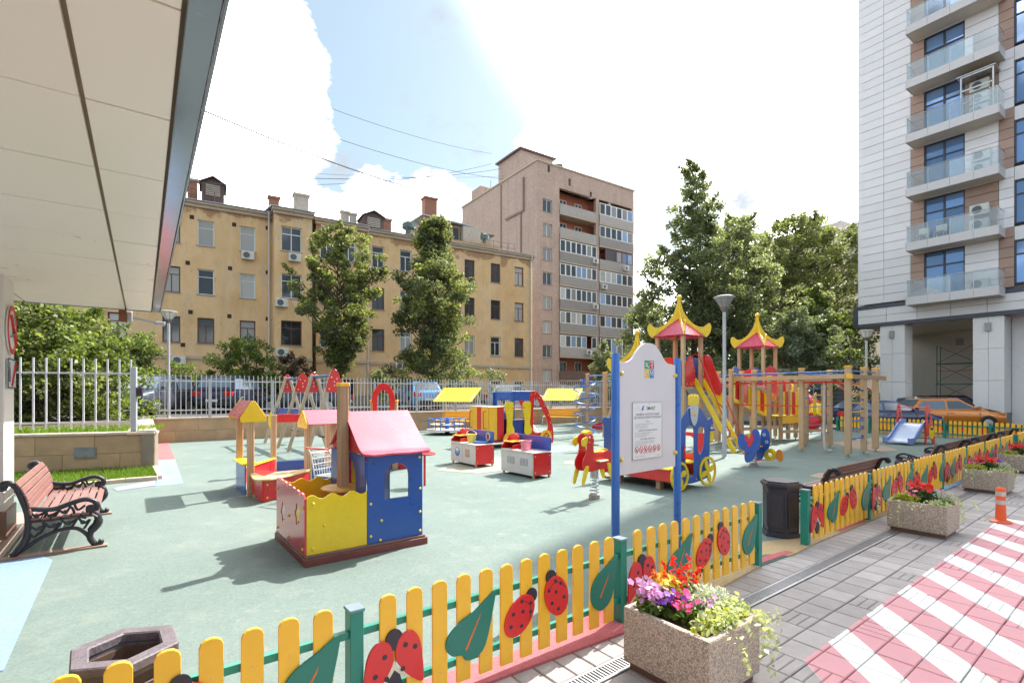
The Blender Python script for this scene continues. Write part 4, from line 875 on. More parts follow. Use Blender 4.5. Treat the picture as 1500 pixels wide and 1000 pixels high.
q1 = G(385, 737); s1, t1 = ST(q1); x1_, y1_ = s1-1.53, t1-8.9
for a, b in (((xb+.02, yb-.07), (x1_, y1_)), ((x1_+.01, y1_+.01), (xc_-.02, yc-.16))): MB().beam((*a, .17), (*b, .17), .02, .33).build('front_board', RED, sb, bevel=.003)
seat = [(xb-.02,yb-.10),(x1_-.12,y1_+.02),(x1_-.02,y1_-.07),(x1_+.2,y1_-.06),(xc_-.02,yc-.18),(xc_-.02,yc+.02),(x1_+.2,y1_+.17),(x1_+.08,y1_+.16),(xb+.05,yb+.04)]
panel(sb, 'seat', [p[:2] for p in spl([(a, b, 0) for a, b in seat], 3, True)], .345, .375, M('seat_yellow', (.70, .50, .20), .4, var=.08), 'xy', .006)
MB().beam((xc_+.06, yc-.02, .2), (xf+.9, yc+.02, .2), .02, .40).build('front_board', BLUE, sb, bevel=.003)
bolts(sb, [(xc_+.12, yc-.035, .34), (xc_+.12, yc-.035, .08), (x1_+.06, y1_-.012, .27), (x1_+.06, y1_-.012, .07)])
poly('sandpit_sand', [tuple(UV(1.53+a, 8.9+b))[:2] for a, b in ((xa,ya),(xd,yd),(xe+.5,yd),(xe+.5,yc),(xc_,yc),(x1_,y1_),(xb,yb))], .012, .06, M('sand', (.36,.24,.18), .95, var=.12, bump=.4))
panel(sb, 'far_board', [(yc,.0), (yd,.0), (yd,.25), (yc,.25)], xe+.5, xe+.52, BLUE, 'yz')
# white wire trolley
tr_ = thing('wire_trolley', 'white wire shopping trolley with a red handle between sandpit and playhouse', 'trolley', G(476, 729, .012), TH+.5); tr_.scale = (1.35, 1.35, 1.15)
WIRE = M('white_wire', (.75,.75,.73), .4); mb = MB()
bx = lambda z: (.0-.05*z, .30+.12*z, -.15-.04*z, .15+.04*z)
for z in (.30,.38,.46,.54,.62):
    x0,x1,y0,y1 = bx((z-.3)/.32); mb.tube([(x0,y0,z),(x1,y0,z),(x1,y1,z),(x0,y1,z)], .005 if z < .6 else .009, 5, closed=True)
for k in range(9):
    u = k/8
    a = bx(0); b = bx(1)
    for y0_, y1_2 in ((a[2], b[2]), (a[3], b[3])): mb.tube([(a[0]+(a[1]-a[0])*u, y0_, .3), (b[0]+(b[1]-b[0])*u, y1_2, .62)], .004, 4)
    for x0_, x1_2 in ((a[0], b[0]), (a[1], b[1])): mb.tube([(x0_, a[2]+(a[3]-a[2])*u, .3), (x1_2, b[2]+(b[3]-b[2])*u, .62)], .004, 4)
    mb.tube([(a[0]+(a[1]-a[0])*u, a[2], .3), (a[0]+(a[1]-a[0])*u, a[3], .3)], .004, 4)
mb.build('basket', WIRE, tr_)
mb = MB()
for y in (-.16,.16): mb.tube(spl([(-.12,y,.70),(-.06,y,.6),(.0,y,.28),(.05,y,.08),(.42,y*.8,.08)], 4), .009, 6)
mb.tube([(.05,-.16,.08),(.05,.16,.08)], .009, 6); mb.build('frame', WIRE, tr_)
MB().cyl((-.12,-.17,.70), (-.12,.17,.70), .014, n=8).build('handle', RED, tr_)
for x, y in ((.07,-.15),(.07,.15),(.40,-.12),(.40,.12)): MB().cyl((x,y-.012,.035), (x,y+.012,.035), .035, n=10).build('wheel', BLK, tr_)
# ------------------------------------------------------------------ swings: A-frames with red toadstool caps
sw = thing('swing_set', 'row of timber A-frame swings with spotted red cap boards behind the sandpit', 'swing', UV(4.37, 12.9, .012), TH)
TI = M('weathered_timber', (.46, .36, .25), .65, var=.14, rand=.08)
for yk, (y, out) in enumerate(((.7, -1), (2.5, 1), (3.75, -1), (5.6, 1))):
    for s_ in (-1, 1):
        MB().beam((s_*.72, y, 0), (s_*.05, y, 2.22), .085, .085, up=(0,1,0)).build('leg', TI, sw, bevel=.008)
    capo = spl([(-.2,0,1.72),(-.225,0,1.80),(-.13,0,2.14),(-.07,0,2.27),(0,0,2.31),(.07,0,2.27),(.13,0,2.14),(.225,0,1.80),(.2,0,1.72),(0,0,1.70)], 3, True)
    co = panel(sw, 'cap_board', [(a, c) for a, b, c in capo], y+out*.05-.011, y+out*.05+.011, RED)
    yy = y+out*.05-.013
    for x, z in ((-.08,2.1),(.06,2.06),(-.005,1.98),(.0,1.88),(-.14,1.79),(.14,1.79)): MB().disc((x, z), .02, yy-.002, yy+.001, n=8).build('spot', CREAM, co)
for y0_, y1_2 in ((.7, 2.5), (3.75, 5.6)):
    MB().cyl((0, y0_, 2.15), (0, y1_2, 2.15), .04, n=10).build('beam', M('swing_beam', (.05,.10,.25), .4), sw, smooth=40)
    ym = (y0_+y1_2)/2
    for x in (-.18, .18) if False else (0,):
        st = MB().box(-.09, .09, ym-.22, ym+.22, .44, .475).build('seat', M('seat_black', (.03,.03,.035), .6), sw, bevel=.01)
        for yy in (ym-.2, ym+.2): MB().cyl((0, yy, .47), (0, yy, 2.13), .006, n=5).build('chain', STEEL, sw)
for s_ in (-1, 1):
    for y0_, y1_2 in ((-.25, 1.0), (1.06, 2.3), (2.36, 3.7), (3.76, 5.7)):
        if s_ == 1 and y0_ > 3: continue
        k = 24; top = [(y0_+(y1_2-y0_)*i/k, 1.17+.025*abs(math.sin(pi*3*i/k))) for i in range(k+1)]
        xx = s_*.40+.05; panel(sw, 'wavy_board', [(y0_,.94), (y1_2,.94)]+top[::-1], xx-.011, xx+.011, BLUE, 'yz', 0)
# ------------------------------------------------------------------ red arch gate behind the playhouse
ar = thing('arched_play_gate', 'play gate with a tall red arch between two yellow-capped posts behind the playhouse roof', 'play gate', AT(563, 11.2, .012), -.05)
for x in (-.255, .245): post(ar, x, 0, -.01, 1.49, .11, True, WOOD, False)
panel(ar, 'arch_board', [(-.24,.9), (-.24,1.45)]+[(-.245*math.cos(a)*1.08, 1.47+.43*math.sin(a)) for a in np.linspace(0, pi, 15)]+[(.24,1.45), (.24,.9), (.14,.9), (.14,1.45)]+[(.15*math.cos(a), 1.45+.30*math.sin(a)) for a in np.linspace(0, pi, 13)]+[(-.14,1.45), (-.14,.9)], -.075, -.055, RED)
panel(ar, 'counter_board', [(-.5,.0), (.55,.0), (.55,.55), (-.5,.55)], .06, .08, REDP); MB().box(-.55, .6, -.15, .2, .56, .59).build('counter', YELP, ar, bevel=.006)
panel(ar, 'side_board', [(-.3,.0), (.2,.0), (.2,.53), (-.1,.53)], -.50, -.48, REDP, 'yz')
# ------------------------------------------------------------------ two toy kitchen desks
def desk(label, s0, s1, t0, t1, kind):
    t = thing('play_kitchen', label, 'toy kitchen', UV(s0, t0, .012), TH, 'toy kitchen desks'); w = s1-s0; L_ = t1-t0; z0, zt_ = .06, .50
    panel(t, 'front_panel', rrect(0, L_, z0, zt_, .01, 2), 0, .018, M('desk_white', (.60,.57,.54), .4, var=.06, dirt=.1), 'yz')
    panel(t, 'end_panel', [(0,z0), (w,z0), (w,zt_), (0,zt_)], 0, .018, RED); panel(t, 'end_panel', [(0,z0), (w,z0), (w,.80), (w-.1,.82), (w*.3,.72), (.05,.62), (0,.58)], L_-.018, L_, RED)
    MB().box(-.02, w+.01, -.02, L_-.02, zt_, zt_+.022).build('worktop', M('worktop', (.66,.60,.56), .4, var=.08), t, bevel=.005)
    panel(t, 'back_board', rrect(0, L_-.02, zt_+.024, .80, .02, 3), w-.02, w, BLUE, 'yz'); panel(t, 'back_panel', [(0,z0), (L_,z0), (L_,zt_), (0,zt_)], w-.02, w, BLUE, 'yz')
    MB().box(.03, w-.03, L_-.34, L_-.02, .66, .68).build('shelf', YEL, t, bevel=.004); panel(t, 'shelf_support', [(.05,.524), (w-.03,.524), (w-.03,.655), (.05,.6)], L_-.34, L_-.322, RED)
    panel(t, 'splash_board', [(L_-.34,.69),(L_-.02,.69),(L_-.02,.80),(L_-.15,.84),(L_-.34,.78)], w*.45, w*.45+.016, RED, 'yz')
    for x, y in ((.02,.02),(w-.04,.02),(.02,L_-.06),(w-.04,L_-.06)): MB().box(x, x+.035, y, y+.04, -.01, z0+.02).build('foot', WOOD, t)
    bolts(t, [(x, -.006, z) for x in (.05, w-.05) for z in (.12, .44)]+[(-.006, y, z) for y in (.05, L_-.05) for z in (.12, .45)], .7)
    if kind == 0:
        for y, c1, c2, r in ((L_*.73, BLUE, WHT, .105), (L_*.32, M('icon_tan', (.42,.30,.20), .5), M('icon_orange', (.62,.33,.2), .5), .09)):
            o = panel(t, 'door_icon', circ(y, .30, r, n=22) if kind == 0 and r > .1 else rrect(y-r, y+r, .21, .39, .012, 2), -.004, -.001, c1, 'yz', 0)
            panel(o, 'icon_middle', circ(y, .315, r*.72, n=18), -.006, -.0035, c2, 'yz', 0)
            if r > .1: panel(o, 'icon_water', [(y+.075*math.cos(a), .315+.075*math.sin(a)) for a in np.linspace(pi, 2*pi, 12)], -.008, -.0055, M('icon_sea', (.10,.33,.58), .4), 'yz', 0)
        MB().box(-.002, -.0005, L_*.52-.003, L_*.52+.003, z0, zt_).build('door_gap', INKG, t)
        o = panel(t, 'back_icon', circ(.22, .665, .085, .10, n=20), w-.026, w-.0205, CREAM, 'yz', 0); panel(o, 'icon_middle', circ(.22, .665, .055, .072, n=18), w-.029, w-.0255, M('icon_brown', (.25,.06,.04), .5), 'yz', 0)
    else:
        for y in (L_*.68, L_*.27): 
            o = panel(t, 'door_icon', rrect(y-.12, y+.12, .24, .38, .006, 2), -.004, -.001, M('icon_grey', (.34,.34,.35), .5), 'yz', 0)
            for dy, dz in ((-.05,.03),(.05,.03),(-.05,-.03),(.05,-.03)): panel(o, 'icon_ring', circ(y+dy, .31+dz, .024, n=10), -.006, -.0035, M('icon_ring', (.48,.48,.48), .5), 'yz', 0)
        for y in (.30, .52): MB().lathe([(.075,.523),(.08,.53),(.06,.533)], (.2, y+.3, 0), n=14).build('hob_ring', BLK, t)
        o = panel(t, 'timer_box', [(.40,.524),(.56,.524),(.56,.70),(.40,.70)], w*.5, w*.5+.05, RED, 'yz'); panel(o, 'dial', circ(.48, .615, .045, n=14), w*.5-.006, w*.5-.001, M('dial_orange', (.7,.18,.03), .4), 'yz', 0)
    return t
d1 = desk('toy kitchen desk with washing machine door pictures and blue back, the farther one', 6.21, 6.72, 9.52, 10.60, 0)
d2 = desk('toy kitchen desk with grey hob pictures and red timer, the nearer one', 6.28, 6.75, 7.58, 8.64, 1)
def bucket(label, loc, mat, wv):
    t = thing('toy_bucket', label, 'bucket', loc, .3); mb = MB(); r0, r1, h_ = .085, .115, .19; n = 16
    mb.lathe([(r0,0),(r1,h_),(r1+.008,h_),(r1+.004,h_+.01),(r1-.008,h_),(r0-.006,.01)], n=n); mb.build('body', mat, t, smooth=50)
    MB().tube([(r1*math.cos(a)*1.0, r1*math.sin(a)*wv, h_+.01+.08*math.sin(a)) for a in np.linspace(0, pi, 11)] if wv else [(0,0,.01),(0,0,.02)], .005, 5).build('handle', WHT, t); return t
bucket('yellow bucket standing on the farther toy kitchen desk', UV(6.4, 9.98, .012+.522), M('bucket_yellow', (.72,.60,.08), .35, var=.1), 1)
pb = bucket('pink basket standing on the nearer toy kitchen desk', UV(6.42, 7.98, .012+.522), M('basket_pink', (.70,.22,.30), .35, var=.1), 0)
MB().lathe([(.16,0),(.19,.03),(.18,.035),(.15,.012)], n=18).build('play_basin', BLUEP, None, UV(6.52, 9.78, .535), label='shallow blue basin on the farther toy kitchen desk', cat='basin', smooth=50)
# ------------------------------------------------------------------ locomotive
lo = thing('play_locomotive', 'wooden play locomotive with red and yellow striped boiler and red arched cab side', 'play train', UV(8.65, 12.55, .012), TH)
LW = 1.0
# striped boiler: upright boards round three sides, rails on the front boards
def stripes(p, pts, z0, z1, first):
    k = first
    for a, b in zip(pts, pts[1:]):
        a = Vector((*a, 0)); b = Vector((*b, 0)); d = (b-a); n = max(1, round(d.length/.27))
        for i in range(n):
            MB().beam(a+d*(i/n+.004)+Vector((0,0,(z0+z1)/2)), a+d*((i+1)/n-.004)+Vector((0,0,(z0+z1)/2)), .022, z1-z0).build('boiler_board', YEL if k % 2 == 0 else RED, p, bevel=.003); k += 1
stripes(lo, [(.0,LW), (.0,.62), (.0,.38), (.0,0)], .25, 1.24, 0); stripes(lo, [(.012,-.012), (.30,-.012), (.56,-.012)], .25, 1.25, 0); stripes(lo, [(.012,LW+.012), (.9,LW+.012)], .25, 1.25, 0)
MB().box(-.02, .95, -.03, LW+.03, 1.245, 1.265).build('boiler_top', M('pale_board', (.6,.5,.36), .5), lo, bevel=.005)
mb = MB()
for y in (.9, .15): mb.tube(spl([(0,y,1.12),(-.07,y,1.12),(-.09,y,1.06),(-.09,y,.66),(-.07,y,.6),(0,y,.6)], 3), .014, 6)
mb.build('grab_rail', M('rail_red', (.45,.03,.03), .35), lo, smooth=50)
lev = spl([(.60,0,1.38),(.70,0,1.40),(.86,0,1.40),(.90,0,1.34),(.88,0,.95),(.86,0,.70),(.93,0,.55),(.92,0,.42),(.84,0,.37),(.68,0,.38),(.63,0,.48),(.65,0,.75),(.62,0,1.0),(.56,0,1.25)], 3, True)
panel(lo, 'lever_panel', [(a, c) for a, b, c in lev], -.07, -.045, YELP); panel(lo, 'lever_panel', [(a+.70, c) for a, b, c in lev], -.07, -.045, YELP)
MB().cyl((.86,-.06,1.22), (1.35,-.06,1.22), .018, n=8).build('cross_bar', RED, lo)
panel(lo, 'cab_back', [[(.85,.3),(1.75,.3),(1.75,1.72),(.85,1.72)], rrect(.98, 1.6, 1.05, 1.45, .1, 3)], LW-.02, LW, BLUE); panel(lo, 'cab_front', [[(-.02,.3),(LW+.02,.3),(LW+.02,1.72),(-.02,1.72)], rrect(.15, LW-.15, .85, 1.5, .1, 3)], .92, .94, BLUE, 'yz')
panel(lo, 'cab_header', [(.88,1.44),(1.66,1.44),(1.66,1.74),(.88,1.74)], -.02, 0, BLUE); panel(lo, 'cab_low_board', [(.95,.3),(1.62,.3),(1.62,.85),(.95,.85)], 0, .02, M('navy_panel', (.02,.04,.22), .35))
side = spl([(1.45,0,.02),(1.50,0,.6),(1.56,0,1.2),(1.60,0,1.64),(1.72,0,1.74),(1.9,0,1.70),(2.15,0,1.45),(2.42,0,1.0),(2.58,0,.5),(2.60,0,.15),(2.55,0,.02),(2.46,0,.10),(2.30,0,.26),(2.1,0,.28),(1.85,0,.22)], 3, True)
hole = spl([(1.72,0,.55),(1.73,0,1.1),(1.78,0,1.48),(1.88,0,1.5),(2.05,0,1.25),(2.28,0,.85),(2.36,0,.6),(2.28,0,.45),(2.0,0,.40),(1.8,0,.42)], 3, True)
for y in (-.03, LW+.01):
    sp_ = panel(lo, 'arched_side', [[(a, c) for a, b, c in side], [(a, c) for a, b, c in hole]], y, y+.022, RED)
    if y < 0: bolts(sp_, [(x, y-.003, z) for x, z in ((1.64,1.62),(1.8,1.66),(1.98,1.52),(2.2,1.27),(2.38,.95),(2.47,.7),(2.5,.4),(1.58,.9),(1.57,.6),(1.62,1.3),(2.2,.34))], .9)
MB().box(1.5, 2.45, 0, LW, .30, .33).build('cab_seat', YELP, lo, bevel=.005)
MB().box(.05, 2.4, .05, LW-.05, .16, .25).build('chassis', M('chassis_red', (.4,.04,.04), .5), lo)
for x in (.72, 2.2):
    w_ = MB(); w_.prism([circ(x, .24, .24, n=24), circ(x, .24, .15, n=24)], -.12, -.09); 
    for k in range(3): a = pi*k/3; w_.beam((x-.16*math.cos(a), -.105, .24-.16*math.sin(a)), (x+.16*math.cos(a), -.105, .24+.16*math.sin(a)), .02, .05, up=(0,1,0))
    w_.build('wheel', YEL, lo)
MB().tube([(1.95,-.0,.40),(1.95,.25,.62),(1.95,.3,.75)], .016, 6).build('control_lever', RED, lo); MB().tube([(2.0+.12*math.cos(a), .32, .86+.12*math.sin(a)) for a in np.linspace(0, 2*pi, 15)[:-1]], .014, 6, closed=True).build('steering_wheel', RED, lo)
panel(lo, 'control_panel', [(1.75,.62),(2.1,.62),(2.1,.85),(1.75,.85)], .55, .57, M('navy_panel', (0,0,0)), 'xz'); MB().box(1.7, 2.15, .4, .62, .85, .87).build('control_shelf', REDP, lo)
# ------------------------------------------------------------------ carousel
ca = thing('carousel', 'low round carousel with blue rails in front of the yellow canopied bench', 'carousel', G(655, 635.5, .012))
MB().lathe([(.82,.16),(.83,.17),(.83,.21),(.80,.215)], n=36).build('deck', M('carousel_deck', (.55,.52,.50), .5, var=.12, dirt=.2), ca, smooth=40)
MB().lathe([(.14,0),(.10,.05),(.10,.16)], n=12).build('hub_foot', BLK, ca); MB().lathe([(.09,.21),(.09,.62),(.07,.66)], n=12).build('hub', BLUEP, ca, smooth=50)
for k in range(6):
    a = 2*pi*k/6+.3; a2 = a+.75; P_ = lambda r, b, z: (r*math.cos(b), r*math.sin(b), z)
    mb = MB(); arc = [P_(.76, a+(a2-a)*i/5, .62) for i in range(6)]; mb.tube([P_(.74, a, .21)]+arc+[P_(.74, a2, .21)], .018, 6); mb.tube([P_(.1, a, .60), P_(.76, a, .62)], .016, 6); mb.build('rail', BLUEP, ca, smooth=50)
    MB().prism([P_(.42, a+.05, 0)[:2], P_(.70, a+.05, 0)[:2], P_(.70, a2, 0)[:2], P_(.42, a2, 0)[:2]], .40, .42, 'xy').build('seat', WHT, ca)
# ------------------------------------------------------------------ canopied yellow swing benches
def sun_bench(label, px, t_, rz):
    t = thing('canopy_swing_bench', label, 'garden swing', UV(S_AT(px, t_), t_, .012), rz, 'yellow canopied benches by the back wall'); w = .98
    slat = None
    for i in range(4):
        y0_, y1_2 = -.55+i*.24, -.55+(i+1)*.24-.01; z0, z1 = 1.30+i*.155, 1.30+(i+1)*.155
        vs = [(-w, y0_, z0), (w, y0_, z0), (w, y1_2, z1), (-w, y1_2, z1)]; mb = MB(); mb.add(vs+[(x, y, z-.015) for x, y, z in vs], [(0,1,2,3),(7,6,5,4),(0,4,5,1),(1,5,6,2),(2,6,7,3),(3,7,4,0)]); mb.build('canopy_board', M('canopy_yellow', (.74,.56,.05), .45, var=.08, dirt=.1), t)
    fr = MB()
    for x in (-w+.1, w-.1):
        fr.tube(spl([(x,.45,0),(x,.46,.7),(x,.40,1.25),(x,.2,1.66),(x,-.1,1.6),(x,-.5,1.31)], 4), .02, 6); fr.tube(spl([(x,.12,.5),(x,.2,1.0),(x,.15,1.62)], 4), .016, 6); fr.tube([(x*1.05,-.5,0),(x*1.05,-.45,.45),(x*1.05,.42,.5)], .02, 6)
    fr.tube([(-w+.1,.45,.02),(w-.1,.45,.02)], .018, 6); fr.tube([(-w,-.5,.02),(w,-.5,.02)], .018, 6); fr.build('frame', FENCEW, t, smooth=50)
    for i in range(4): MB().box(-w+.12, w-.12, -.40+i*.135, -.28+i*.135, .43+.005*i, .455+.005*i).build('seat_slat', YEL, t, bevel=.004)
    for i in range(3): MB().box(-w+.12, w-.12, .18+i*.04, .2+i*.04, .52+i*.12, .62+i*.12).build('back_slat', YEL, t, bevel=.004)
    return t
sun_bench('yellow canopied swing bench behind the carousel', 671, 19.5, -.42)
sun_bench('yellow canopied swing bench behind the red cab arch of the play train', 824, 19.3, -.42)
# ------------------------------------------------------------------ spring rockers
def spring(p, z0, z1, r=.06, n=6):
    mb = MB(); mb.tube([(r*math.cos(a), r*math.sin(a), z0+(z1-z0)*a/(2*pi*n)) for a in np.linspace(0, 2*pi*n, n*12)], .013, 6); mb.build('spring', STEEL, p, smooth=50)
    MB().cyl((0,0,0), (0,0,z0+.01), .09, n=14).build('spring_base', M('spring_base', (.33,.28,.25), .6, metal=.3), p, smooth=40)
gi = thing('spring_rocker_pony', 'red pony-shaped spring rocker with yellow muzzle and hooves left of the sign board', 'spring rocker', UV(5.92, 5.62, .012), TH+.12)
spring(gi, .06, .33, .062, 5); MB().cyl((0,0,.33), (0,0,.60), .066, n=14).build('spring_cover', M('cover_grey', (.42,.42,.42), .4, metal=.5), gi, smooth=40)
body = spl([(-.40,0,.62),(-.35,0,.5),(-.2,0,.46),(0,0,.47),(.2,0,.47),(.36,0,.48),(.40,0,.62),(.36,0,.72),(.26,0,.76),(.06,0,.73),(-.08,0,.73),(-.13,0,.80),(-.12,0,.95),(-.15,0,1.02),(-.23,0,1.05),(-.30,0,1.02),(-.33,0,.95),(-.29,0,.87),(-.31,0,.76)], 3, True)
for y in (-.085, .065):
    b_ = panel(gi, 'body_panel', [(a, c) for a, b, c in body], y, y+.02, RED)
    yo = y-.012 if y < 0 else y+.012
    panel(gi, 'muzzle', [p[:2] for p in spl([(-.29,1.0,0),(-.37,1.0,0),(-.435,.96,0),(-.43,.89,0),(-.37,.86,0),(-.32,.89,0),(-.30,.94,0)], 3, True)], yo, yo+.02, YELP)
    for x, dx in ((-.31,-.08),(.27,.09)): panel(gi, 'hoof', [p[:2] for p in spl([(x-.045,.54,0),(x+.05,.54,0),(x+.045+dx,.33,0),(x+dx,.27,0),(x-.04+dx,.32,0)], 3, True)], yo, yo+.02, YELP)
    if y < 0:
        MB().disc((-.25,1.0), .022, yo-.002, yo+.001, n=10).build('eye', WHT, gi); bolts(gi, [(-.15,y-.004,.98),(-.16,y-.004,.86),(-.25,y-.004,.92)], .7)
panel(gi, 'mane', [p[:2] for p in spl([(-.27,1.07,0),(-.2,1.10,0),(-.14,1.07,0),(-.13,1.03,0),(-.2,1.05,0),(-.26,1.04,0)], 3, True)], -.06, .06, YELP)
panel(gi, 'tail', [p[:2] for p in spl([(.0,.74,0),(.2,.79,0),(.34,.76,0),(.42,.66,0),(.40,.58,0),(.36,.66,0),(.24,.73,0)], 3, True)], -.02, .02, YELP)
MB().box(-.08, .16, -.17, .17, .60, .625).build('foot_board', M('seat_pale', (.66,.5,.24), .45), gi, bevel=.01); MB().box(-.1, .2, -.06, .06, .735, .76).build('saddle', YEL, gi, bevel=.01)
MB().cyl((-.17,-.2,.88), (-.17,.2,.88), .013, n=8).build('handle', STEEL, gi)
el = thing('spring_rocker_motor', 'blue spring rocker with two round-eared side panels and a yellow seat', 'spring rocker', UV(11.48, 5.9, .012), TH)
spring(el, .05, .36, .06, 6)
shape = spl([(-.05,0,.12),(.06,0,.10),(.10,0,.2),(.10,0,.34),(.20,0,.40),(.26,0,.52),(.24,0,.68),(.16,0,.76),(.08,0,.70),(.05,0,.60),(.0,0,.58),(-.04,0,.66),(-.08,0,.82),(-.16,0,.88),(-.24,0,.80),(-.27,0,.6),(-.24,0,.42),(-.16,0,.34),(-.12,0,.22)], 3, True)
for x in (-.22, .22):
    e_ = panel(el, 'side_panel', [(a, c) for a, b, c in shape], x-.01, x+.01, BLUE, 'yz')
    xo = x-.0125
    if x > 0:
        for y, z in ((-.14,.72),(-.2,.56),(.14,.62)): panel(e_, 'eye', circ(y, z, .035, n=12), xo-.002, xo+.001, WHT, 'yz', 0); panel(e_, 'pupil', circ(y, z, .018, n=10), xo-.004, xo-.0015, BLK, 'yz', 0)
    else: panel(e_, 'swirl', [(a*.4-.02, c*.4+.42) for a, b, c in shape], xo-.004, xo-.0005, REDP, 'yz', 0)
MB().box(-.2, .2, -.12, .16, .44, .465).build('seat', YELP, el, bevel=.01); panel(el, 'back_board', rrect(-.17, .17, .47, .74, .03, 3), .14, .16, YELP); MB().box(-.28, .28, .02, .12, .30, .32).build('foot_board', RED, el)
for x, dz in ((.30, 0), (.36, .02)):
    mb = MB(); mb.prism([circ(-.22, .25+dz, .13, n=20), circ(-.22, .25+dz, .06, n=20)], x-.01, x+.01, 'yz'); mb.build('wheel_panel', YELP, el)
panel(el, 'fin_panel', [p[:2] for p in spl([(-.36,.2,0),(-.46,.12,0),(-.52,.2,0),(-.5,.36,0),(-.42,.40,0),(-.36,.32,0)], 3, True)], .30, .32, M('fin_orange', (.66,.24,.03), .4), 'yz')
MB().tube([(-.22,-.15,.16),(.25,-.15,.14)], .012, 6).build('foot_bar', RED, el)
# ------------------------------------------------------------------ carriage
cg = thing('play_carriage', 'blue fairy-tale play carriage with yellow flower wheels and a gold crown', 'play carriage', UV(7.28, 5.14, .012), TH)
CL, CD = 1.30, 1.62
def carriage_side(y, parent):
    out = spl([(.08,0,.20),(.14,0,.14),(.6,0,.10),(1.06,0,.15),(1.14,0,.22),(1.14,0,.6),(1.16,0,1.0),(1.24,0,1.14),(1.20,0,1.24),(1.08,0,1.20),(.98,0,1.30),(.84,0,1.42),(.66,0,1.46),(.50,0,1.42),(.36,0,1.30),(.24,0,1.20),(.10,0,1.22),(.05,0,1.14),(.10,0,1.0),(.10,0,.6)], 3, True)
    door = [(.40,.22),(.66,.22)]+[(.53+.13*math.cos(a), 1.0+.13*math.sin(a)*.9) for a in np.linspace(0, pi, 9)]
    win = [p[:2] for p in spl([(.79,.62,0),(.86,.60,0),(.94,.68,0),(.98,.85,0),(.98,1.06,0),(.80,1.06,0),(.78,.85,0)], 3, True)]
    o = panel(parent, 'side_panel', [[(a, c) for a, b, c in out], door, win], y, y+.022, BLUE)
    for x, r in ((.20, .25), (1.05, .265)):
        w_ = MB(); yo = y-.03; w_.prism([circ(x, r+.01, r, n=28), circ(x, r+.01, r*.83, n=28)], yo, yo+.024)
        for k in range(4): a = pi/2*k+.35; w_.prism(rot2(circ(r*.45, 0, r*.38, r*.2, n=14), a, x, r+.01), yo+.002, yo+.022)
        w_.prism(circ(x, r+.01, r*.16, n=12), yo-.004, yo+.02); wh = w_.build('wheel', YELP, parent); 
    return o
carriage_side(0, cg); carriage_side(CD-.022, cg)
sh = panel(cg, 'shield', [p[:2] for p in spl([(.53,1.47,0),(.75,1.47,0),(.75,1.3,0),(.72,1.18,0),(.64,1.10,0),(.56,1.18,0),(.53,1.3,0)], 3, True)], -.018, -.001, M('shield_grey', (.52,.52,.56), .35, metal=.2))
panel(sh, 'star', [(.64+(.05 if i % 2 == 0 else .022)*math.sin(2*pi*i/10), 1.32+(.05 if i % 2 == 0 else .022)*math.cos(2*pi*i/10)) for i in range(10)], -.022, -.017, YELP, 'xz', 0)
panel(cg, 'crown', [(.51,1.46),(.77,1.46),(.79,1.62),(.755,1.66),(.72,1.61),(.685,1.67),(.64,1.62),(.595,1.67),(.56,1.61),(.525,1.66),(.49,1.62)], -.02, .02, YELP)
MB().box(.12, 1.10, .03, CD-.03, .18, .215).build('floor', M('floor_brown', (.2,.14,.13), .6), cg)
panel(cg, 'seat_back', [(.70,.22),(1.1,.22),(1.1,.72),(.95,.78),(.70,.60)], CD-.06, CD-.04, RED); panel(cg, 'end_panel', [[(.02,.20),(CD-.02,.20),(CD-.02,.95),(.02,.95)], rrect(.3, CD-.3, .55, .88, .08, 3)], 1.10, 1.12, RED, 'yz')
panel(cg, 'front_panel', [(.02,.16),(CD-.02,.16),(CD-.02,.40),(.02,.36)], .055, .075, RED, 'yz'); MB().box(.0, .40, .06, CD-.06, .37, .395).build('bench_seat', YELP, cg, bevel=.006); MB().box(.72, 1.1, .1, CD-.1, .42, .445).build('bench_seat', YELP, cg, bevel=.006)
for y in (.35, 1.25): MB().box(.16, .26, y, y+.09, -.01, .17).build('foot', WOOD, cg)
mb = MB(); mb.tube(spl([(.36,-.02,.52),(.31,-.04,.58),(.31,-.04,.70),(.36,-.02,.76)], 4), .016, 6); mb.build('door_handle', RED, cg, smooth=50)
MB().prism([(1.16,.78),(1.26,.78),(1.26,1.0),(1.16,1.0)], -.01, .08).build('lantern', YELP, cg, bevel=.01); MB().box(1.15, 1.28, -.02, .09, 1.0, 1.03).build('lantern_top', BLUE, cg)
bolts(cg, [(.72,-.005,.16),(.86,-.005,.19),(.90,-.005,.19)], .8)
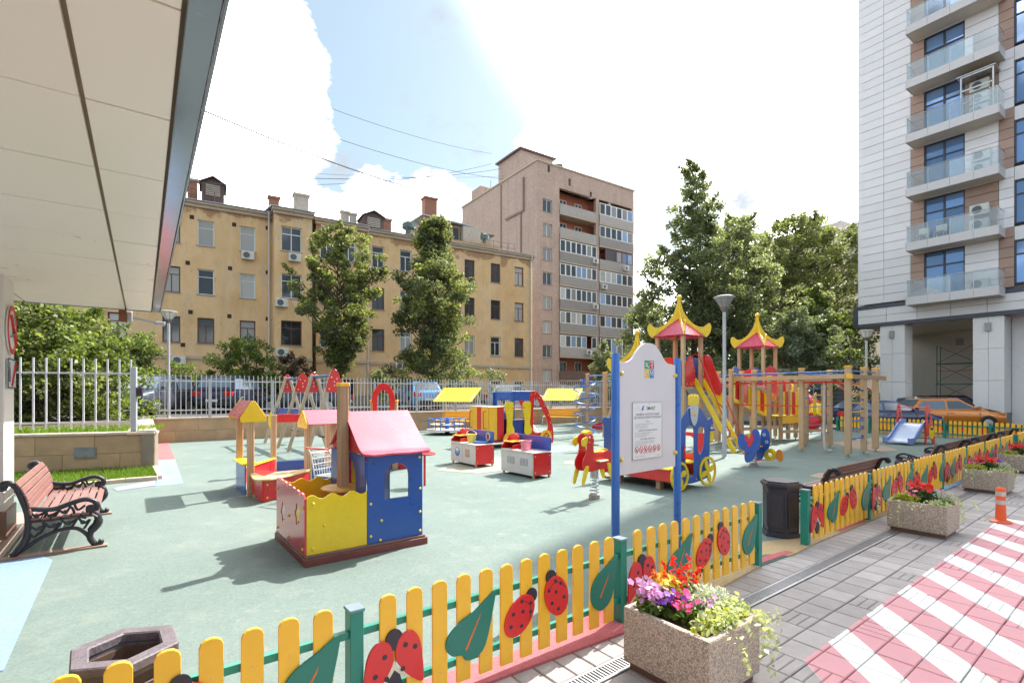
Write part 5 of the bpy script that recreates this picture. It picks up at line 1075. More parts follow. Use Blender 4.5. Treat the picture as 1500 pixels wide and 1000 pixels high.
# ------------------------------------------------------------------ pagoda towers
def pagoda(p, cx, cy, a, z, s=1.0, name='roof'):
    h = .56*s; e = a*.63; rp = MB()
    for k in range(4):
        an = pi/2*k
        vs = [(cx+x*math.cos(an)-y*math.sin(an), cy+x*math.sin(an)+y*math.cos(an), zz) for x, y, zz in ((-e,-e,z),(e,-e,z),(.03,-.03,z+h),(-.03,-.03,z+h))]
        rp.add(vs+[(x, y, zz-.02) for x, y, zz in vs], [(0,1,2,3),(7,6,5,4)])
    o = rp.build(name, M('pagoda_red', (.52,.04,.09), .26, coat=.3), p)
    prof = [(0,1.22)]+[q[:2] for q in spl([(.05,1.22,0),(.055,1.05,0),(.09,.92,0),(.13,.79,0),(.20,.65,0),(.32,.49,0),(.50,.34,0),(.70,.29,0),(.86,.40,0),(.93,.36,0),(.945,.22,0),(.89,.07,0),(.80,-.02,0),(.71,-.01,0)], 3)]+[(.45,.17),(.2,.36),(0,.52)]
    for k in range(4):
        an = pi/4+pi/2*k; m = MB(); m.prism(prof[::-1], -.014, .014); c, s_ = math.cos(an), math.sin(an)
        m.v = [(cx+x*c-y*s_, cy+x*s_+y*c, z+zz*s) for x, y, zz in m.v]; m.build('ridge_fin', YELP, p, bevel=.003)
    MB().ball((cx, cy, z+1.2*s), .085, 12).build('finial', YELP, p, smooth=60)
    return o
def tower_posts(p, cx, cy, a, ztop, w=.115):
    for sx in (-1, 1):
        for sy in (-1, 1): post(p, cx+sx*a/2, cy+sy*a/2, -.01, ztop, w, False)
A1 = .90
c1 = thing('play_castle', 'pagoda-roofed play tower with a steep yellow ladder, behind the blue carriage', 'play tower', UV(13.46, 9.24, .012), TH)
tower_posts(c1, 0, 0, A1, 3.5); pagoda(c1, 0, 0, A1, 3.40)
MB().box(-A1/2-.06, A1/2+.06, -A1/2-.06, A1/2+.06, 1.80, 1.86).build('platform', WOOD, c1)
def rail_panel(p, pts, k, mat=RED, holes=None, a=A1, cx=0, cy=0):   # k: side 0 -v, 1 +u, 2 +v, 3 -u
    loops = [pts]+(holes or []); d = a/2+.062
    m = MB()
    if k in (0, 2): y = -d if k == 0 else d-.02; m.prism([[(x, z) for x, z in l] for l in loops], y, y+.02)
    else: x0 = d-.02 if k == 1 else -d; m.prism([[(x, z) for x, z in l] for l in loops], x0, x0+.02, 'yz')
    m.v = [(x+cx, y+cy, z) for x, y, z in m.v]; return m.build('guard_panel', mat, p, bevel=.004)
hum = lambda x0, x1, z0, z1: [(x0,z0),(x1,z0),(x1,z1-.1)]+[(x1+(x0-x1)*i/10, z1+.08*math.sin(pi*i/10)-.06*abs(math.cos(pi*i/10))) for i in range(11)]+[(x0,z1-.1)]
gpn = rail_panel(c1, [(-.45,1.88),(.02,1.88),(.10,2.1),(.02,2.5),(-.08,2.75),(-.2,2.8),(-.45,2.55)], 0)
rail_panel(c1, hum(-.45,.45,1.88,2.68), 3, RED, [circ(0, 2.28, .26, n=20)]); d_ = MB().prism([circ(0,2.28,.28,n=20), circ(0,2.28,.17,n=20)], -A1/2-.085, -A1/2-.063, 'yz').build('round_window', YELP, c1)
rail_panel(c1, hum(-.45,.45,1.88,2.68), 2); rail_panel(c1, hum(-.45,.45,1.88,2.75), 1, BLUE)
bolts(c1, [(x, -A1/2-.066, z) for x, z in ((-.35,1.95),(-.15,1.95),(-.1,2.65),(.03,2.35),(-.02,2.0))])
mb = MB(); lx0, lx1 = .0, .42; yt, yb_ = -A1/2-.04, -A1/2-1.30
def ladder(p, x0, x1, yt, zt_, yb_, n, mat=YELP):
    for x in (x0, x1): MB().beam((x, yt, zt_+.25), (x, yb_, 0), .03, .14).build('ladder_side', mat, p, bevel=.004)
    for i in range(n): u = (i+.6)/n; MB().box(x0+.016, x1-.016, yb_+(yt-yb_)*u-.06, yb_+(yt-yb_)*u+.06, zt_*u-.014, zt_*u+.014).build('tread', M('tread_grey', (.40,.36,.32), .6), p)
    for x in (x0-.05, x1+.05): MB().tube(spl([(x, yt+.05, zt_+.95), (x, yt-.12, zt_+.98), (x, yt-.3, zt_+.70), (x, yb_+.25, .85), (x, yb_+.1, .55), (x, yb_+.2, .42)], 4), .018, 6).build('handrail', M('rail_red', (0,0,0)), p, smooth=50)
ladder(c1, .06, .50, yt, 1.84, yb_, 8)
panel(c1, 'guard_panel', [(0,1.86),(.08,1.86),(.1,2.8),(.05,2.9),(-.12,2.88),(-.42,2.2)][::1], .56, .58, RED, 'yz') if False else None
gl = MB(); gl.prism([(yt-.02,1.75),(yt+.0,2.75),(yt-.1,2.82),(yt-.25,2.78),(yt-.62,1.75),(yt-.55,1.6)], .52, .54, 'yz'); gl.build('guard_panel', RED, c1, bevel=.004)
gl = MB(); gl.prism([(yt-.18,1.7),(yt-.10,2.5),(yt-.2,2.62),(yt-.3,2.55),(yt-.75,1.35),(yt-.66,1.25)], .545, .56, 'yz'); gl.build('guard_panel', YELP, c1, bevel=.004)
# lower annex tower with its own pagoda roof, behind the sign
ax, ay = 12.85-13.46, 10.25-9.24
for sx in (-1, 1): post(c1, ax+sx*.4-.12, ay+.4, -.01, 2.45, .11, False)
post(c1, ax-.52, ay-.4, -.01, 2.45, .11, False)
pagoda(c1, ax-.12, ay, .9, 2.38); MB().box(ax-.6, ax+.3, ay-.45, ay+.45, .9, .95).build('platform', WOOD, c1)
panel(c1, 'guard_panel', hum(ax-.55, ax+.3, .96, 1.7), ay-.47, ay-.45, BLUE); panel(c1, 'guard_panel', hum(ay-.4, ay+.4, .96, 1.7), ax-.6, ax-.58, REDP, 'yz')
MB().beam((-.4,-.46,.95), (.1,-.46,.95), .05, .09).build('cross_beam', WOOD, c1); MB().beam((-.46,-.4,.7), (-.46,.4,.7), .05, .09).build('cross_beam', WOOD, c1)
# second tower with ramp, fenced bridge and back slide
c2 = thing('play_castle', 'pagoda-roofed play tower with a red and yellow planked stair, right of the lamp', 'play tower', UV(18.75, 9.5, .012), TH)
tower_posts(c2, 0, 0, A1, 3.45); pagoda(c2, 0, 0, A1, 3.38)
MB().box(-A1/2-.06, A1/2+.06, -A1/2-.06, A1/2+.06, 1.35, 1.41).build('platform', WOOD, c2)
rail_panel(c2, hum(-.45,.45,1.62,2.6), 0, RED); rail_panel(c2, hum(-.45,.45,1.42,2.5), 3, RED); rail_panel(c2, hum(-.45,.45,1.42,2.45), 1, YELP); 
for k, (cx_, cy_) in enumerate(((-1.15,-.55),(-2.35,-.45))): panel(c2, 'arch_panel', [(cx_-.36,2.05)]+[(cx_-.36*math.cos(a), 2.2+.38*math.sin(a)) for a in np.linspace(0, pi, 11)]+[(cx_+.36,2.05)], cy_-.01, cy_+.01, BLUE)
# planked bridge stair coming down from the first tower, red and yellow boards on its near side
for i in range(10):
    x = -3.25+.27*i; zb = 1.52-.075*i
    panel(c2, 'baluster_board', rrect(x+.008, x+.262, zb, zb+.70+(.05 if i % 2 == 0 else 0), .05, 3), -.80, -.78, (YELP, RED)[i % 2])
    MB().box(x, x+.25, -.76, .1, zb+.03, zb+.075).build('tread', WOOD, c2, bevel=.004)
MB().beam((-3.3,-.83,2.32), (-.5,-.83,1.60), .05, .09).build('handrail', WOOD, c2, bevel=.006); MB().beam((-3.3,-.82,1.50), (-.5,-.82,.78), .04, .12).build('stringer', YELP, c2, bevel=.006); MB().beam((-3.3,.15,2.32), (-.5,.15,1.60), .05, .09).build('handrail', WOOD, c2, bevel=.006)
for x, y, z1 in ((-3.35,-.85,2.4),(-2.75,-.87,2.35),(-2.5,.2,2.35),(-1.95,-.87,2.35),(-.75,-1.2,2.3),(-.2,-1.2,2.2),(.5,-1.15,2.2),(.95,-1.9,1.9),(-1.4,-2.3,2.3)):
    post(c2, x, y, -.01, z1, .12, True)
MB().box(-.9, .6, -1.3, -.5, .86, .90).build('low_deck', YELP, c2, bevel=.006); panel(c2, 'deck_board', [(-.85,.62),(.55,.62),(.55,.85),(-.85,.85)], -1.31, -1.29, YEL)
for i in range(5): panel(c2, 'baluster_board', rrect(-.72+i*.26, -.49+i*.26, .92, 1.72, .04, 3), -1.23, -1.21, (YELP, RED)[i % 2])
for i in range(3): panel(c2, 'baluster_board', [(.56+.02,.9+.0),(.82,.9),(.82,1.5+.1*i),(.58,1.6)], -1.22-.25*i, -1.20-.25*i, (YELP, RED, YELP)[i])
MB().beam((-.85,-1.26,.35), (.95,-1.9,.35), .05, .1).build('cross_beam', WOOD, c2); MB().beam((-2.75,-.9,.5), (-.75,-1.2,.5), .05, .1).build('cross_beam', WOOD, c2)
# spiral slide at the back: red and yellow tube sections
slp = [(.7,-.3,2.05),(1.2,-.5,1.8),(1.5,-.95,1.45),(1.35,-1.45,1.1),(.95,-1.6,.75),(.75,-1.35,.45)]
pts = spl(slp, 3)
for i in range(len(pts)-1):
    if i % 3 == 0: seg_ = pts[i:i+4]; MB().tube(seg_, .30, 12).build('slide_section', RED if (i//3) % 2 == 0 else YELP, c2, smooth=50)
mb = MB(); mb.tube([(.62+.0, -.62+.28*math.cos(a), 1.15+.32*math.sin(a)) for a in np.linspace(0, 2*pi, 17)[:-1]], .05, 6, closed=True); mb.build('climbing_ring', RED, c2, smooth=50)
# low blue and yellow slide seen between the tower and the lamp
panel(c1, 'slide_side', [(.62,1.6),(1.1,1.7),(1.2,1.9),(.9,2.3),(.62,2.45)], -.5, -.47, BLUE)
# ------------------------------------------------------------------ climbing frame with ropes and rings
cf = thing('climbing_frame', 'timber climbing frame with blue ropes, rope ladder, gym rings and a hanging white rope', 'climbing frame', UV(15.2, 5.27, .012), TH)
FX = [(0,0),(.33,1.3),(2.0,0),(1.1,.0),(2.15,1.25),(.45,2.75),(.5,4.0)]
for i, (x, y) in enumerate(FX): post(cf, x, y, -.01, 2.36, .15 if i in (0,2) else .135, True)
for i, (x, y) in enumerate(((1.3,2.7),(1.5,3.9))): post(cf, x, y, -.01, 2.2, .12, True)
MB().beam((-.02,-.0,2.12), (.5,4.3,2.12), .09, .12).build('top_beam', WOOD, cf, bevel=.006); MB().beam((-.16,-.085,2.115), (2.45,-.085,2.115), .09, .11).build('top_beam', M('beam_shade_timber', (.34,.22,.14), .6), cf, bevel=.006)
MB().box(2.45, 2.53, -.135, -.035, 2.05, 2.18).build('beam_cap', YEL, cf, bevel=.01); MB().box(-.2, -.12, -.15, -.02, 2.05, 2.18).build('beam_cap', YEL, cf, bevel=.01)
MB().beam((.33,1.3,2.05), (2.15,1.25,2.05), .08, .1).build('top_beam', WOOD, cf)
for y in (.45, .9): MB().cyl((.1, y, 2.2), (2.2, y-.02, 2.2), .02, n=8).build('blue_bar', BLUEP, cf, smooth=50)
for a, b in (((.0,.1,2.26),(.5,4.2,2.26)), ((.12,.0,2.27),(2.1,0,2.27)), ((.4,1.3,2.24),(2.1,1.2,2.24))): MB().cyl(a, b, .022, n=8).build('blue_bar', BLUEP, cf, smooth=50)
for a, b in (((.05,.2,1.98),(.33,1.25,1.98)), ((.35,1.35,1.98),(.5,4,1.98)), ((.1,.35,1.95),(2.1,.35,1.95))): 
    MB().beam(a, b, .04, .05).build('red_bar', RED, cf)
MB().tube([(.31,1.16,1.78),(.26,.95,1.97)], .018, 6).build('red_brace', RED, cf); MB().tube([(.05,.1,1.75),(.1,.32,1.96)], .018, 6).build('red_brace', RED, cf); MB().tube([(2.05,.12,1.75),(2.0,.35,1.94)], .02, 6).build('red_brace', RED, cf)
MB().beam((.35,1.4,1.3), (.5,3.9,1.3), .03, .035).build('red_bar', RED, cf)
for i in range(7): z = .45+i*.24; MB().cyl((.0,0,z), (1.1,0,z), .016 if i > 3 else .02, n=6).build('rung', YEL if i >= 3 else BLUEP, cf)
for i in range(6): z = .5+i*.25; MB().cyl((1.1,0,z), (.95,-.0,z), .03, n=6).build('rope_clamp', BLUEP, cf)
for i in range(6): z = .45+i*.27; MB().cyl((.33,1.3,z), (2.15,1.25,z+.02), .012, n=6).build('blue_rope', BLUEP, cf)
tp = UV(15.2, 5.27)
def cfl(px, t_): return S_AT(px, t_)-15.2, t_-5.27
rx, ry = cfl(1207, 6.1)
MB().tube(spl([(rx,ry,1.96),(rx+.005,ry,1.2),(rx-.03,ry,.6),(rx-.10,ry-.05,.2),(rx-.05,ry-.08,.05),(rx+.22,ry-.12,.035)], 6), .03, 8).build('hanging_rope', M('rope_white', (.60,.56,.50), .85, bump=.4, bscale=60), cf, smooth=60)
gx, gy = cfl(1279, 5.6)
for dx in (-.09, .11):
    MB().cyl((gx+dx, gy, 1.55), (gx+dx, gy, 1.95), .008, n=5).build('ring_strap', BLK, cf)
    MB().tube([(gx+dx+.09*math.cos(a), gy+.02, 1.44+.095*math.sin(a)) for a in np.linspace(0, 2*pi, 17)[:-1]], .018, 6, closed=True).build('gym_ring', BLK, cf, smooth=60)
bx_, by_ = cfl(1198, 6.3)
MB().cyl((bx_-.3,by_,1.62), (bx_+.25,by_,1.62), .02, n=8).build('trapeze_bar', YEL, cf)
for dx in (-.28, .23): MB().cyl((bx_+dx,by_,1.62), (bx_+dx,by_,1.97), .008, n=5).build('ring_strap', STEEL, cf)
for k in range(2): MB().tube(spl([(.5,2.8+.3*k,2.15),(.8,2.9+.3*k,1.95),(1.3,2.75+.3*k,1.85)], 4), .012, 6).build('blue_rope', M('rope_blue_grey', (.22,.27,.38), .7), cf)
cpx, cpy = cfl(1124, 8.2)
MB().cyl((cpx, cpy, 0), (cpx, cpy, 2.1), .022, n=8).build('climbing_pole', BLUEP, cf, smooth=50)
# ------------------------------------------------------------------ toddler slide
so = G(1322, 650, .012); tsl = thing('toddler_slide', 'small toddler slide with pale blue chute and red frames near the back picket fence', 'slide', so, TH-.18)
# local: the chute comes down towards -x
CH = M('chute_blue', (.42,.50,.68), .25, var=.05); CHS = M('chute_side', (.16,.22,.48), .3)
prof = spl([(-.42,0,.10),(-.2,0,.09),(.0,0,.18),(.5,0,.58),(.7,0,.66),(.95,0,.67)], 4); w = .36; mb = MB(); n = len(prof)
for y0_, y1_2 in ((-w, w),):
    vs = [(x, -w, z) for x, _, z in prof]+[(x, w, z) for x, _, z in prof]+[(x, -w, z-.03) for x, _, z in prof]+[(x, w, z-.03) for x, _, z in prof]
    mb.add(vs, [(i, i+1, n+i+1, n+i) for i in range(n-1)]+[(3*n+i, 3*n+i+1, 2*n+i+1, 2*n+i) for i in range(n-1)]+[(0,n,3*n,2*n)])
mb.build('chute', CH, tsl, smooth=50)
for s_ in (-1, 1):
    o_ = [(x, z+.13) for x, _, z in prof]+[(x, z-.06) for x, _, z in prof[::-1]]; panel(tsl, 'chute_side', o_, s_*w-.02, s_*w+.02, CHS, bevel=.008)
    fr_ = [p[:2] for p in spl([(.45,.0,0),(.50,.5,0),(.52,1.0,0),(.58,1.28,0),(.66,1.32,0),(.74,1.25,0),(.85,.9,0),(1.0,.5,0),(1.1,.02,0),(.95,.02,0),(.8,.25,0),(.6,.25,0),(.55,.02,0)], 3, True)]
    fo = panel(tsl, 'side_frame', [fr_, circ(.70, .85, .09, .18, n=12)], s_*(w+.06)-.012, s_*(w+.06)+.012, RED)
    panel(fo, 'bee_panel', circ(.85, .38, .16, .22, n=14), s_*(w+.06)-.022, s_*(w+.06)-.013, YELP, 'xz', 0); panel(fo, 'bee_stripe', circ(.85, .5, .10, .05, n=12), s_*(w+.06)-.026, s_*(w+.06)-.021, BLK, 'xz', 0)
MB().cyl((.62,-w-.06,1.20), (.62,w+.06,1.20), .02, n=8).build('top_bar', RED, tsl)
for k in range(3): MB().box(.95+.05*k, 1.12+.05*k, -w, w, .55-.2*k, .58-.2*k).build('step', WOOD, tsl)
# ------------------------------------------------------------------ rope spiral climber and red slide behind the sign
e1 = G(860.5, 639, .012); e2 = G(886, 643.5, .012); ev = e2-e1
sc2 = thing('spiral_climber', 'blue spiral bar climber between two yellow-capped timber posts behind the pony rocker', 'climber', e1, math.atan2(ev.y, ev.x))
EL_ = ev.length; zt2 = ZY(549, e1.y)
post(sc2, 0, 0, -.01, zt2, .11, True, MATS['reddish_timber'], True); post(sc2, EL_, 0, -.01, zt2, .14, True)
mb = MB(); mb.tube([(-.25+.42*math.cos(a), .42*math.sin(a), .1+2.1*a/(2*pi*4.5)) for a in np.linspace(0, 2*pi*4.5, 110)], .022, 6); mb.build('spiral_bar', BLUEP, sc2, smooth=50)
MB().cyl((-.10,0,0), (-.10,0,zt2-.02), .03, n=8).build('blue_pole', BLUEP, sc2, smooth=50)
for z in (zt2-.05, zt2-.28): MB().cyl((-.7,0,z-.2 if z < zt2-.1 else z-.35), (0,0,z), .022, n=6).build('blue_bar', BLUEP, sc2); MB().cyl((0,0,z), (EL_+1.1,.5,z), .024, n=6).build('blue_bar', BLUEP, sc2)
for z in (.45,.8,1.2,1.6,1.95): MB().cyl((0,0,z), (EL_,0,z+.03), .016, n=6).build('rung', BLUEP, sc2)
rs = thing('red_slide', 'red slide with yellow discs ending behind the sign board', 'slide', G(872, 629.5, .012), .12)
prof = [(0,.02),(.9,.05),(3.1,1.75),(3.3,1.75),(3.3,2.3),(2.9,2.2),(1.0,.50),(.4,.32),(0,.2)]
for y in (0,.5): o_ = panel(rs, 'slide_side', prof, y, y+.025, RED); panel(o_, 'disc', circ(1.0,.42,.17,n=16), y-.012, y-.001, YELP, 'xz', 0)
MB().beam((.5,.26,.1), (3.1,.26,1.7), .46, .03).build('chute', STEEL, rs); panel(rs, 'guard_panel', [(1.2,1.1),(2.6,1.2),(2.6,1.9),(1.2,1.8)], .55, .57, BLUE)
MB().beam((.55,-.12,.55), (1.3,-.2,2.55), .1, .1).build('slanted_post', MATS['reddish_timber'], rs); post(rs, 3.2, .6, 0, 2.6, .12); post(rs, 3.2, -.1, 0, 2.6, .12)
# ------------------------------------------------------------------ entrance canopy, column and its signs
CT = TH+pi/2-.019                                     # canopy runs along this heading
cdv = Vector((math.cos(CT), math.sin(CT), 0)); cnv = Vector((-cdv.y, cdv.x, 0))         # cnv points left, away from the open edge
CZ = 3.06; CO = UV(.159-.0188*3.6, 2.08-3.6)          # start of the edge, behind the camera
cn = thing('entrance_canopy', 'cream panelled entrance canopy with dark metal edge, upper left over the camera', 'canopy', CO, CT)
SOFF = M('soffit_panel', (.88, .81, .72), .3, var=.02, scale=.8, spec=.35); DARKM = M('fascia_metal', (.25, .26, .31), .16, metal=.7, var=.06)
c_len = 3.6+8.30
jt = [3.6+.07+.9*k for k in range(-4, 10)]            # joints across, distance along the edge
jt = [a for a in jt if 0 < a < c_len-.15]+[c_len]
cols = [0, .347, 1.55, 2.75, 3.95]
x0 = 0
for x1 in jt:
    for a, b in zip(cols, cols[1:]):
        g = .004 if a else .004
        MB().box(x0+.007, x1-.007, a+.01, b-.01, CZ+random.uniform(-.0015, .0015), CZ+.03).build('soffit_panel', SOFF, cn, bevel=.003)
    x0 = x1
MB().box(0, c_len, -.09, 4.0, CZ+.03, CZ+.30).build('canopy_deck', M('joint_tan', (.28, .20, .13), .7), cn)
MB().box(0, c_len+.02, -.105, -.004, CZ-.012, CZ+.028).build('edge_strip', DARKM, cn, bevel=.004); MB().box(0, c_len+.02, -.12, -.107, CZ-.016, CZ+.36).build('fascia', DARKM, cn, bevel=.003)
MB().box(c_len+.002, c_len+.02, 0, 4.0, CZ-.012, CZ+.36).build('fascia', DARKM, cn)
fl = thing('canopy_floodlight', 'small floodlight on a bracket at the far end of the canopy', 'floodlight', CO+cdv*(c_len+.05)+cnv*.36+Vector((0,0,CZ)), CT)
MB().box(-.03, .03, -.02, .08, -.20, .02).build('bracket', M('rusty_bracket', (.20, .07, .03), .7), fl); MB().box(.0, .2, -.10, -.02, -.19, -.02).build('housing', GREYM, fl, bevel=.012); MB().beam((.05,-.1,-.12), (.1,-.42,-.17), .05, .03).build('lamp_arm', GREYM, fl); MB().box(.04, .17, -.55, -.40, -.21, -.15).build('lamp_head', GREYM, fl, bevel=.01)
co = thing('entrance_column', 'square cream column with brown plinth standing behind the wooden bench', 'column', UV(-1.13, 8.14), TH)
COLM = M('column_cream', (.72, .68, .64), .45, var=.05, scale=2, dirt=.05)
MB().box(-.68, 0, 0, .62, .34, CZ+.02).build('shaft', COLM, co, bevel=.008); MB().box(-.70, .02, -.02, .64, 0, .337).build('plinth', M('plinth_stone', (.20, .11, .08), .4, var=.2), co, bevel=.006)
ws = thing('building_wall', 'cream wall of the entrance building at the left edge behind the column', 'wall', UV(-3.6, 5.0), TH); MB().box(-.3, 0, -8, 5.2, 0, 3.9).build('wall_face', COLM, ws)
s1_ = thing('no_smoking_sign', 'round red-ringed no smoking sign on the cream column', 'sign', UV(-1.125, 8.45, 2.45), TH)
panel(s1_, 'disc', circ(0, 0, .29, n=36), .0, .02, WHT, 'yz'); rg = MB(); rg.prism([circ(0,0,.292,n=36), circ(0,0,.235,n=36)], .019, .025, 'yz'); SR = M('sign_red', (.58, .04, .04), .4); rg.build('ring', SR, s1_)
MB().beam((.0235,-.165,.165), (.0235,.165,-.165), .004, .045, up=(1,0,0)).build('slash', SR, s1_)
mb = MB(); mb.beam((.0215,-.16,-.10), (.0215,.14,.0), .003, .05, up=(1,0,0)); mb.tube(spl([(.0215,.12,.05),(.0215,.16,.1),(.0215,.09,.14),(.0215,.13,.19)], 4), .008, 4); mb.build('cigarette', INKG, s1_)
s2_ = thing('prohibition_sign', 'square bottle sign with a red stroke under the round no smoking sign', 'sign', UV(-1.125, 8.47, 1.93), TH)
panel(s2_, 'plate', rrect(-.26, .26, -.17, .17, .02, 3), 0, .016, M('sign_pale', (.55, .58, .60), .35)); 
fr = MB(); fr.prism([rrect(-.265,.265,-.175,.175,.02,3), rrect(-.25,.25,-.16,.16,.015,3)], .015, .021, 'yz'); fr.build('rim', BLK, s2_)
s2_.children[0].rotation_euler = (0, 0, pi/2) if False else (0, 0, 0)
for ch in list(s2_.children):
    if ch.name.startswith('plate'): bpy.data.objects.remove(ch)
panel(s2_, 'plate', rrect(-.26, .26, -.17, .17, .02, 3), 0, .016, MATS['sign_pale'], 'yz')
panel(s2_, 'bottle', [(-.20,-.10),(-.11,-.10),(-.11,.03),(-.135,.08),(-.135,.13),(-.175,.13),(-.175,.08),(-.20,.03)], .0155, .019, INK, 'yz', 0)
mb = MB()
for y, z in ((.0,-.1),(.06,-.12),(.12,-.09),(.18,-.11),(.09,-.06)): mb.prism([(y-.02,z-.015),(y+.02,z-.01),(y+.005,z+.03)], .0155, .018, 'yz')
mb.build('shards', INKG, s2_); MB().beam((.0195,-.06,-.15), (.0195,.20,.15), .004, .03, up=(1,0,0)).build('slash', SR, s2_)
# ------------------------------------------------------------------ buildings: shared pieces
def line_w(px, A, d): r = (px-CX)/F; return (r*A.y-A.x)/(d.x-r*d.y)
FRW = M('frame_white', (.72, .72, .70), .4, var=.05); FRB = M('frame_brown', (.14, .045, .03), .5, var=.1); FRD = M('frame_dark', (.045, .05, .075), .4)
PANE = glass('pane_dark', (.045, .05, .06), .05); PANEB = glass('pane_blue', (.16, .24, .40), .04, spec=.9); PANEC = glass('pane_curtain', (.34, .33, .32), .15)
WINC = {}
def window(p, x, z0, w, h, y, style='w', depth=.14, frame=FRW, pane=None, mull='T'):
    key = (round(w, 2), round(h, 2), style, frame.name, mull)
    pm = pane or random.choice((PANE, PANE, PANEC))
    key += (pm.name,)
    if key in WINC: return inst(WINC[key], p, (x, y, z0))
    fw = .075; mb = MB(); mb.prism([[(-w/2,0),(w/2,0),(w/2,h),(-w/2,h)], [(-w/2+fw,fw),(w/2-fw,fw),(w/2-fw,h-fw),(-w/2+fw,h-fw)]], depth, depth+.06)
    tz = h*.70
    if mull in ('T', 'cross'): mb.box(-w/2+fw, w/2-fw, depth+.004, depth+.05, tz-.03, tz+.03); mb.box(-.03, .03, depth+.002, depth+.055, fw, tz-.03)
    if mull == 'cross': mb.box(-.025, .025, depth+.002, depth+.055, tz+.03, h-fw)
    if mull == 'bar': mb.box(-w/2+fw, w/2-fw, depth+.004, depth+.05, tz-.02, tz+.02)
    if mull == 'V': mb.box(-.03, .03, depth+.002, depth+.055, fw, h-fw)
    o = mb.build('window', frame, p); o.location = (x, y, z0)
    g = MB().box(-w/2+fw, w/2-fw, depth+.025, depth+.035, fw, h-fw).build('pane', pm, o)
    MB().box(-w/2-.06, w/2+.06, -.06, depth, -.05, 0).build('sill', M('sill_metal', (.30, .27, .25), .5), o)
    WINC[key] = o; return o
def aircon(p, x, y, z, s=1.0):
    if 'ac' in WINC: return inst(WINC['ac'], p, (x, y, z))
    o = MB().box(-.4, .4, -.36, -.06, 0, .56).build('air_conditioner', M('ac_white', (.60,.60,.57), .45, var=.1, dirt=.15), p, bevel=.015); o.location = (x, y, z)
    MB().prism([circ(-.09, .28, .21, n=16)], -.368, -.359).build('fan_grille', M('ac_grille', (.10,.10,.11), .5), o); MB().box(-.3, .3, -.06, .0, .02, .06).build('bracket', GREYM, o)
    WINC['ac'] = o; return o
def walls(p, name, x0, x1, z0, z1, y0, y1, holes, mat): return MB().prism([[(x0,z0),(x1,z0),(x1,z1),(x0,z1)]]+holes, y0, y1).build(name, mat, p)
def rect(x, z, w, h): return [(x-w/2, z), (x+w/2, z), (x+w/2, z+h), (x-w/2, z+h)]
# ------------------------------------------------------------------ yellow stucco house
YA = Vector((-20.7, 34.2, 0)); YD = Vector((.86, .51, 0)).normalized(); YN = Vector((-YD.y, YD.x, 0)); YR = math.atan2(YD.y, YD.x)
STU = M('ochre_stucco', (.72, .48, .26), .85, var=.12, scale=.5, bump=.2, bscale=8, spec=.2)
def stucco():
    nt = STU.node_tree; N = nt.nodes; L = nt.links; b = N['Principled BSDF']; src = b.inputs['Base Color'].links[0].from_socket; tc = N.new('ShaderNodeTexCoord')
    for scl, lo, hi, amt, c in ((.9, .46, .66, .7, (.76,.57,.36)), (.35, .5, .68, .6, (.56,.31,.12)), (3.0, .56, .68, .55, (.42,.25,.13)), (.6, .55, .62, .4, (.50,.42,.32)), (14, .58, .72, .35, (.74,.58,.40))):
        mp = N.new('ShaderNodeMapping'); mp.inputs['Scale'].default_value = (1, 1, .45); L.new(tc.outputs['Object'], mp.inputs[0])
        n = N.new('ShaderNodeTexNoise'); n.inputs['Scale'].default_value = scl; n.inputs['Detail'].default_value = 9; n.inputs['Roughness'].default_value = .7; L.new(mp.outputs[0], n.inputs['Vector'])
        mr = N.new('ShaderNodeMapRange'); mr.inputs['From Min'].default_value = lo; mr.inputs['From Max'].default_value = hi; mr.inputs['To Max'].default_value = amt; L.new(n.outputs['Fac'], mr.inputs['Value'])
        mx = N.new('ShaderNodeMix'); mx.data_type = 'RGBA'; L.new(mr.outputs[0], mx.inputs['Factor']); L.new(src, mx.inputs['A']); mx.inputs['B'].default_value = (*c, 1); src = mx.outputs['Result']
    # bare brick showing under the eaves
    sx = N.new('ShaderNodeSeparateXYZ'); L.new(tc.outputs['Object'], sx.inputs[0]); n = N.new('ShaderNodeTexNoise'); n.inputs['Scale'].default_value = .7; n.inputs['Detail'].default_value = 8; L.new(tc.outputs['Object'], n.inputs['Vector'])
    a = N.new('ShaderNodeMath'); a.operation = 'MULTIPLY_ADD'; L.new(n.outputs['Fac'], a.inputs[0]); a.inputs[1].default_value = 5; L.new(sx.outputs[2], a.inputs[2])
    mr = N.new('ShaderNodeMapRange'); mr.inputs['From Min'].default_value = 16.25; mr.inputs['From Max'].default_value = 16.5; mr.inputs['To Max'].default_value = .8; L.new(a.outputs[0], mr.inputs['Value'])
    cb = N.new('ShaderNodeCombineXYZ'); L.new(sx.outputs[0], cb.inputs[0]); L.new(sx.outputs[2], cb.inputs[1]); br = N.new('ShaderNodeTexBrick'); br.inputs['Scale'].default_value = 4; br.inputs['Color1'].default_value = (.30,.12,.06,1); br.inputs['Color2'].default_value = (.40,.2,.1,1); br.inputs['Mortar'].default_value = (.42,.34,.25,1); L.new(cb.outputs[0], br.inputs['Vector'])
    mx = N.new('ShaderNodeMix'); mx.data_type = 'RGBA'; L.new(mr.outputs[0], mx.inputs['Factor']); L.new(src, mx.inputs['A']); L.new(br.outputs[0], mx.inputs['B']); L.new(mx.outputs['Result'], b.inputs['Base Color'])
stucco()
yb = thing('apartment_house', 'old four-storey ochre stucco house with patched walls and rooftop dormers', 'building', YA, YR)
ROWS = (11.62, 8.32, 5.03); WH = 1.72; EAVE = 14.35
